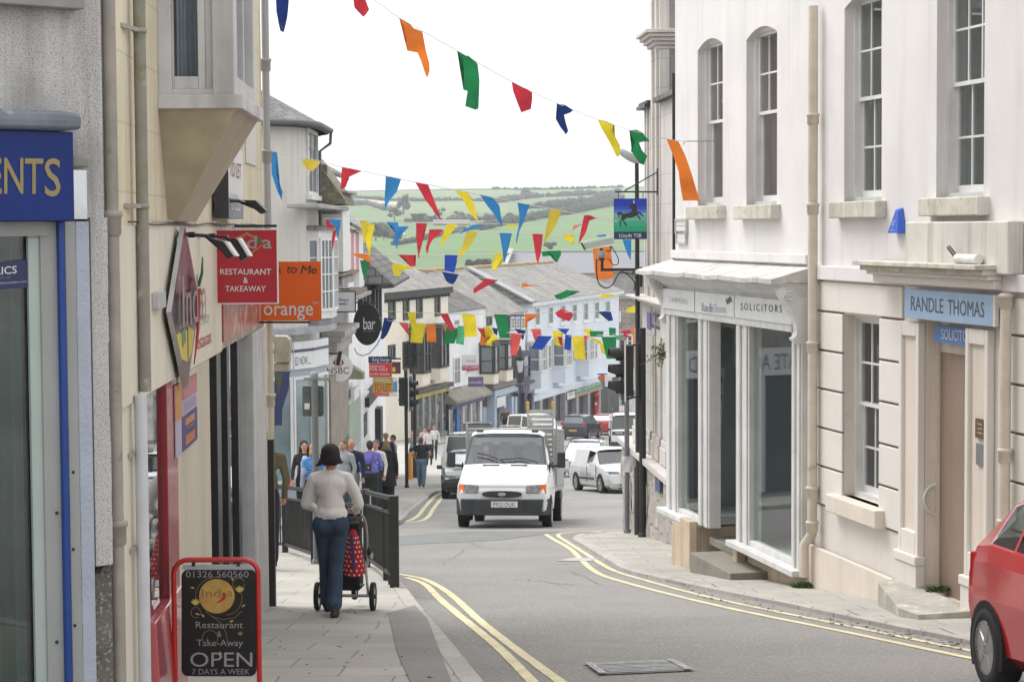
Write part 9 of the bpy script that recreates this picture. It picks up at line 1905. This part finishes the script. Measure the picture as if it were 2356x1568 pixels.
bunting('string of triangular pennants in front of the skyline hills', [(40,778), (110,800), (275,833), (450,877), (682,925), (838,957), (1040,997), (1178,1023), (1375,1064), (1548,1097), (1725,1130), (1900,1165)],
[('blue', [(80,797),(110,800),(106,905),(118,945),(145,1010),(138,1055),(110,990),(82,915)]), ('gold', [(243,840),(258,834),(300,842),(340,855),(315,880),(300,900),(278,897),(250,868)]), ('red', [(452,880),(490,884),(556,900),(490,930),(478,940),(470,985),(443,998)]), ('blue', [(682,927),(720,932),(763,942),(740,1010),(705,1050),(686,1085),(676,1115),(680,1030)]), ('red', [(838,958),(870,964),(905,970),(940,1060),(975,1160),(968,1155),(920,1090),(890,1050)]), ('yellow', [(1040,998),(1080,1003),(1115,1010),(1150,1080),(1168,1168),(1145,1140),(1118,1105),(1085,1045)]), ('blue', [(1178,1025),(1210,1028),(1245,1040),(1280,1080),(1297,1195),(1285,1180),(1255,1130),(1215,1080)]), ('blue', [(1375,1065),(1405,1072),(1440,1075),(1410,1160),(1385,1215),(1370,1285),(1367,1260),(1388,1150)]), ('gold', [(1548,1098),(1608,1105),(1580,1180),(1540,1240),(1510,1290),(1528,1190)]), ('red', [(1725,1130),(1760,1132),(1792,1148),(1750,1160),(1735,1225),(1695,1285),(1712,1210)])], B1, 30, 33.5)
bunting('level string of pennants along the lower edge of the fields', [(90,335), (330,345), (800,358), (1310,362), (1800,360), (2040,356)],
[('gold', [(122,340),(182,337),(172,420),(160,500),(150,505),(135,430)]), ('yellow', [(172,360),(232,362),(215,450),(205,520),(190,620),(178,560),(160,470)]), ('blue', [(320,347),(408,350),(412,380),(492,380),(440,430),(420,460),(405,520),(400,555),(385,510),(370,500),(388,430),(370,380)]), ('red', [(543,355),(628,358),(612,430),(590,510),(572,570),(570,622),(563,615),(560,560),(545,480)]), ('yellow', [(780,360),(858,362),(825,410),(790,460),(742,520),(724,550),(742,450)]), ('blue', [(862,440),(900,408),(980,368),(1070,365),(985,395),(920,420)]), ('yellow', [(1208,378),(1250,362),(1310,360),(1322,375),(1260,382),(1220,382)]), ('pink', [(1720,410),(1735,372),(1800,362),(1760,390)])], J2, 40, 42)
bunting('second level string of pennants just below the first', [(380,372), (650,402), (930,412), (1170,428), (1420,434), (1660,440), (1900,445), (2100,455)],
[('red', [(645,402),(752,402),(720,440),(670,480),(645,520),(632,588),(620,570),(617,545),(635,470)]), ('gold', [(928,413),(1010,418),(985,480),(940,550),(880,610),(850,632),(862,590),(895,520)]), ('blue', [(1173,428),(1268,432),(1245,500),(1228,570),(1215,650),(1205,660),(1195,530)]), ('red', [(1422,433),(1502,438),(1494,520),(1485,590),(1465,662),(1452,630),(1440,560)]), ('yellow', [(1658,440),(1738,440),(1735,480),(1732,525),(1710,500),(1690,490),(1665,480)]), ('blue', [(1893,443),(1975,440),(1980,455),(1930,462)]), ('blue', [(2103,478),(2170,480),(2168,570),(2163,640),(2140,590),(2118,530)])], J2, 43, 44)
bunting('string of crumpled flags above the slate roofs', [(0,570), (60,583), (410,592), (760,594), (1150,586), (1500,565), (1900,535), (2200,510)],
[('orange', [(52,582),(195,588),(200,655),(180,645),(110,615)]), ('green', [(120,632),(185,652),(180,700),(165,778),(150,765),(135,715)]), ('red', [(408,592),(545,595),(525,610),(528,640),(540,680),(500,682),(480,650),(455,628),(440,605)]), ('royal', [(760,595),(860,597),(850,660),(830,732),(760,712),(765,650)]), ('yellow', [(1140,583),(1250,583),(1200,600),(1175,650),(1150,705),(1113,710),(1120,670),(1135,630)]), ('green', [(1490,572),(1530,565),(1635,562),(1640,590),(1625,620),(1610,652),(1592,645),(1578,600),(1500,608)]), ('orange', [(1878,548),(1940,540),(2010,530),(2025,650),(2040,770),(1970,778),(1900,782),(1888,660)])], J2, 46, 45)
bunting('sloping string of windblown flags across the grey roofs', [(330,640), (540,690), (740,720), (1170,785), (1500,828), (1790,868), (2095,900), (2230,915)],
[('yellow', [(360,656),(440,668),(545,690),(440,712),(425,750),(378,757),(368,710)]), ('navy', [(740,722),(865,742),(845,790),(820,817),(795,810),(770,790)]), ('red', [(1075,772),(1170,785),(1120,800),(1090,825),(1010,870),(978,888),(978,850),(1020,815)]), ('orange', [(1340,812),(1380,806),(1400,820),(1500,828),(1400,832),(1345,840)]), ('green', [(1585,900),(1640,880),(1680,860),(1790,868),(1720,885),(1690,912),(1640,932),(1605,925)]), ('yellow', [(1922,938),(1945,890),(2000,892),(2095,898),(2000,912),(1950,920)])], J2, 50, 47)
bunting('upper string of big square flags across the far shops', [(180,116), (370,125), (625,134), (1050,140), (1300,138), (1530,128), (1862,120), (2180,122)],
[('yellow', [(370,123),(435,128),(440,200),(457,285),(415,292),(395,210)]), ('red', [(625,135),(690,138),(715,200),(742,260),(720,278),(670,210)]), ('yellow', [(798,138),(905,143),(912,230),(917,318),(822,322),(812,230)]), ('green', [(1050,140),(1155,143),(1165,230),(1180,330),(1095,332),(1075,240)]), ('orange', [(1292,138),(1397,140),(1380,165),(1330,162),(1315,200),(1312,245),(1292,247)]), ('red', [(1530,130),(1575,100),(1660,125),(1672,150),(1655,180),(1640,197),(1600,185),(1550,162)]), ('navy', [(1862,120),(1965,118),(1975,150),(1985,190),(1950,197),(1920,160)]), ('yellow', [(2088,97),(2160,72),(2162,130),(2095,130)])], J1, 56, 50, .008)
bunting('lower crowded string of coloured flags above the flatbed van', [(150,170), (300,205), (520,214), (900,240), (1300,265), (1700,268), (2180,268)],
[('navy', [(190,168),(265,178),(240,240),(215,300),(185,335),(160,332),(175,250)]), ('coral', [(303,205),(380,212),(383,260),(385,312),(350,270)]), ('green', [(385,215),(410,215),(408,280),(410,330),(392,300)]), ('yellow', [(408,208),(522,212),(505,290),(490,367),(395,362),(400,280)]), ('orange', [(525,218),(592,222),(598,362),(522,356)]), ('orange', [(657,238),(690,242),(690,300),(668,290)]), ('green', [(680,245),(777,250),(760,310),(740,372),(652,370),(665,305)]), ('mint', [(767,232),(820,235),(820,310),(812,385),(750,370),(765,310)]), ('red', [(918,250),(1030,255),(1022,300),(1015,335),(980,330),(945,290)]), ('orange', [(950,275),(1020,290),(1000,340),(978,382),(940,376),(952,320)]), ('yellow', [(970,238),(1030,240),(1050,300),(1092,340),(1032,352),(1036,392),(985,386),(1010,330)]), ('navy', [(1035,245),(1082,250),(1075,308),(1050,290)]), ('navy', [(1215,255),(1300,262),(1290,300),(1278,348),(1250,300)])], J1, 59, 56, .008)
bunting('lowest string of coloured flags beside the right traffic light', [(1150,285), (1350,305), (1660,315), (2000,300), (2180,305)],
[('coral', [(1180,288),(1270,290),(1250,380),(1225,470),(1180,460),(1185,370)]), ('coral', [(1340,256),(1415,258),(1425,310),(1370,352)]), ('royal', [(1400,308),(1508,312),(1470,365),(1430,422),(1343,410),(1375,355)]), ('yellow', [(1508,272),(1590,275),(1560,320),(1590,395),(1530,382),(1518,320)]), ('royal', [(1545,253),(1642,255),(1612,302),(1580,280)]), ('red', [(1552,318),(1585,320),(1582,402),(1565,370)]), ('royal', [(1610,300),(1662,305),(1655,370),(1650,427),(1600,416)]), ('yellow', [(1660,318),(1757,318),(1762,400),(1770,497),(1685,492),(1672,400)]), ('yellow', [(1745,253),(1820,258),(1812,310),(1790,322)]), ('coral', [(1750,310),(1790,308),(1770,367)]), ('yellow', [(1795,325),(1840,332),(1882,350),(1925,400),(1925,460),(1892,442),(1880,380)]), ('green', [(1800,273),(1912,275),(1902,318),(1805,316)]), ('green', [(1950,246),(2005,250),(2005,312),(1955,306)]), ('green', [(1893,318),(2010,318),(2008,400),(2005,492),(1935,492),(1915,400)]), ('mint', [(2005,310),(2045,305),(2030,345),(2010,340)]), ('red', [(2045,268),(2127,265),(2092,332)]), ('orange', [(2133,240),(2165,243),(2167,382),(2140,380)])], J1, 52, 47, .008)
bunting('short string of pennants close to the bay window of the rounded house', [(450,1148), (500,1152), (810,1160), (860,1165)],
[('red', [(498,1155),(580,1165),(585,1250),(690,1300),(690,1330),(525,1335)]), ('blue', [(580,1150),(805,1165),(780,1330),(740,1560),(712,1400),(690,1300),(575,1240)]), ('red', [(640,1385),(712,1375),(700,1480),(672,1600),(640,1800),(620,1570)])], M2, 47, 46)
# ================================================================== AIR
hm = bpy.data.materials.new('haze'); hm.use_nodes = True; hn = hm.node_tree; hn.nodes.remove(hn.nodes['Principled BSDF']); hv_ = hn.nodes.new('ShaderNodeVolumePrincipled'); hv_.inputs['Color'].default_value = (.93,.96,1,1); hv_.inputs['Density'].default_value = .00036; hv_.inputs['Anisotropy'].default_value = .2; hn.links.new(hv_.outputs[0], hn.nodes['Material Output'].inputs['Volume'])
mb = MB(); mb.box((0, 1950, 25), (2600, 4100, 100), mat('asphalt', 0)); hz_ = mb.build('haze', local=True); hz_.data.materials.clear(); hz_.data.materials.append(hm); tag(hz_, kind='stuff', label='pale air over the valley and the far fields', cat='haze')
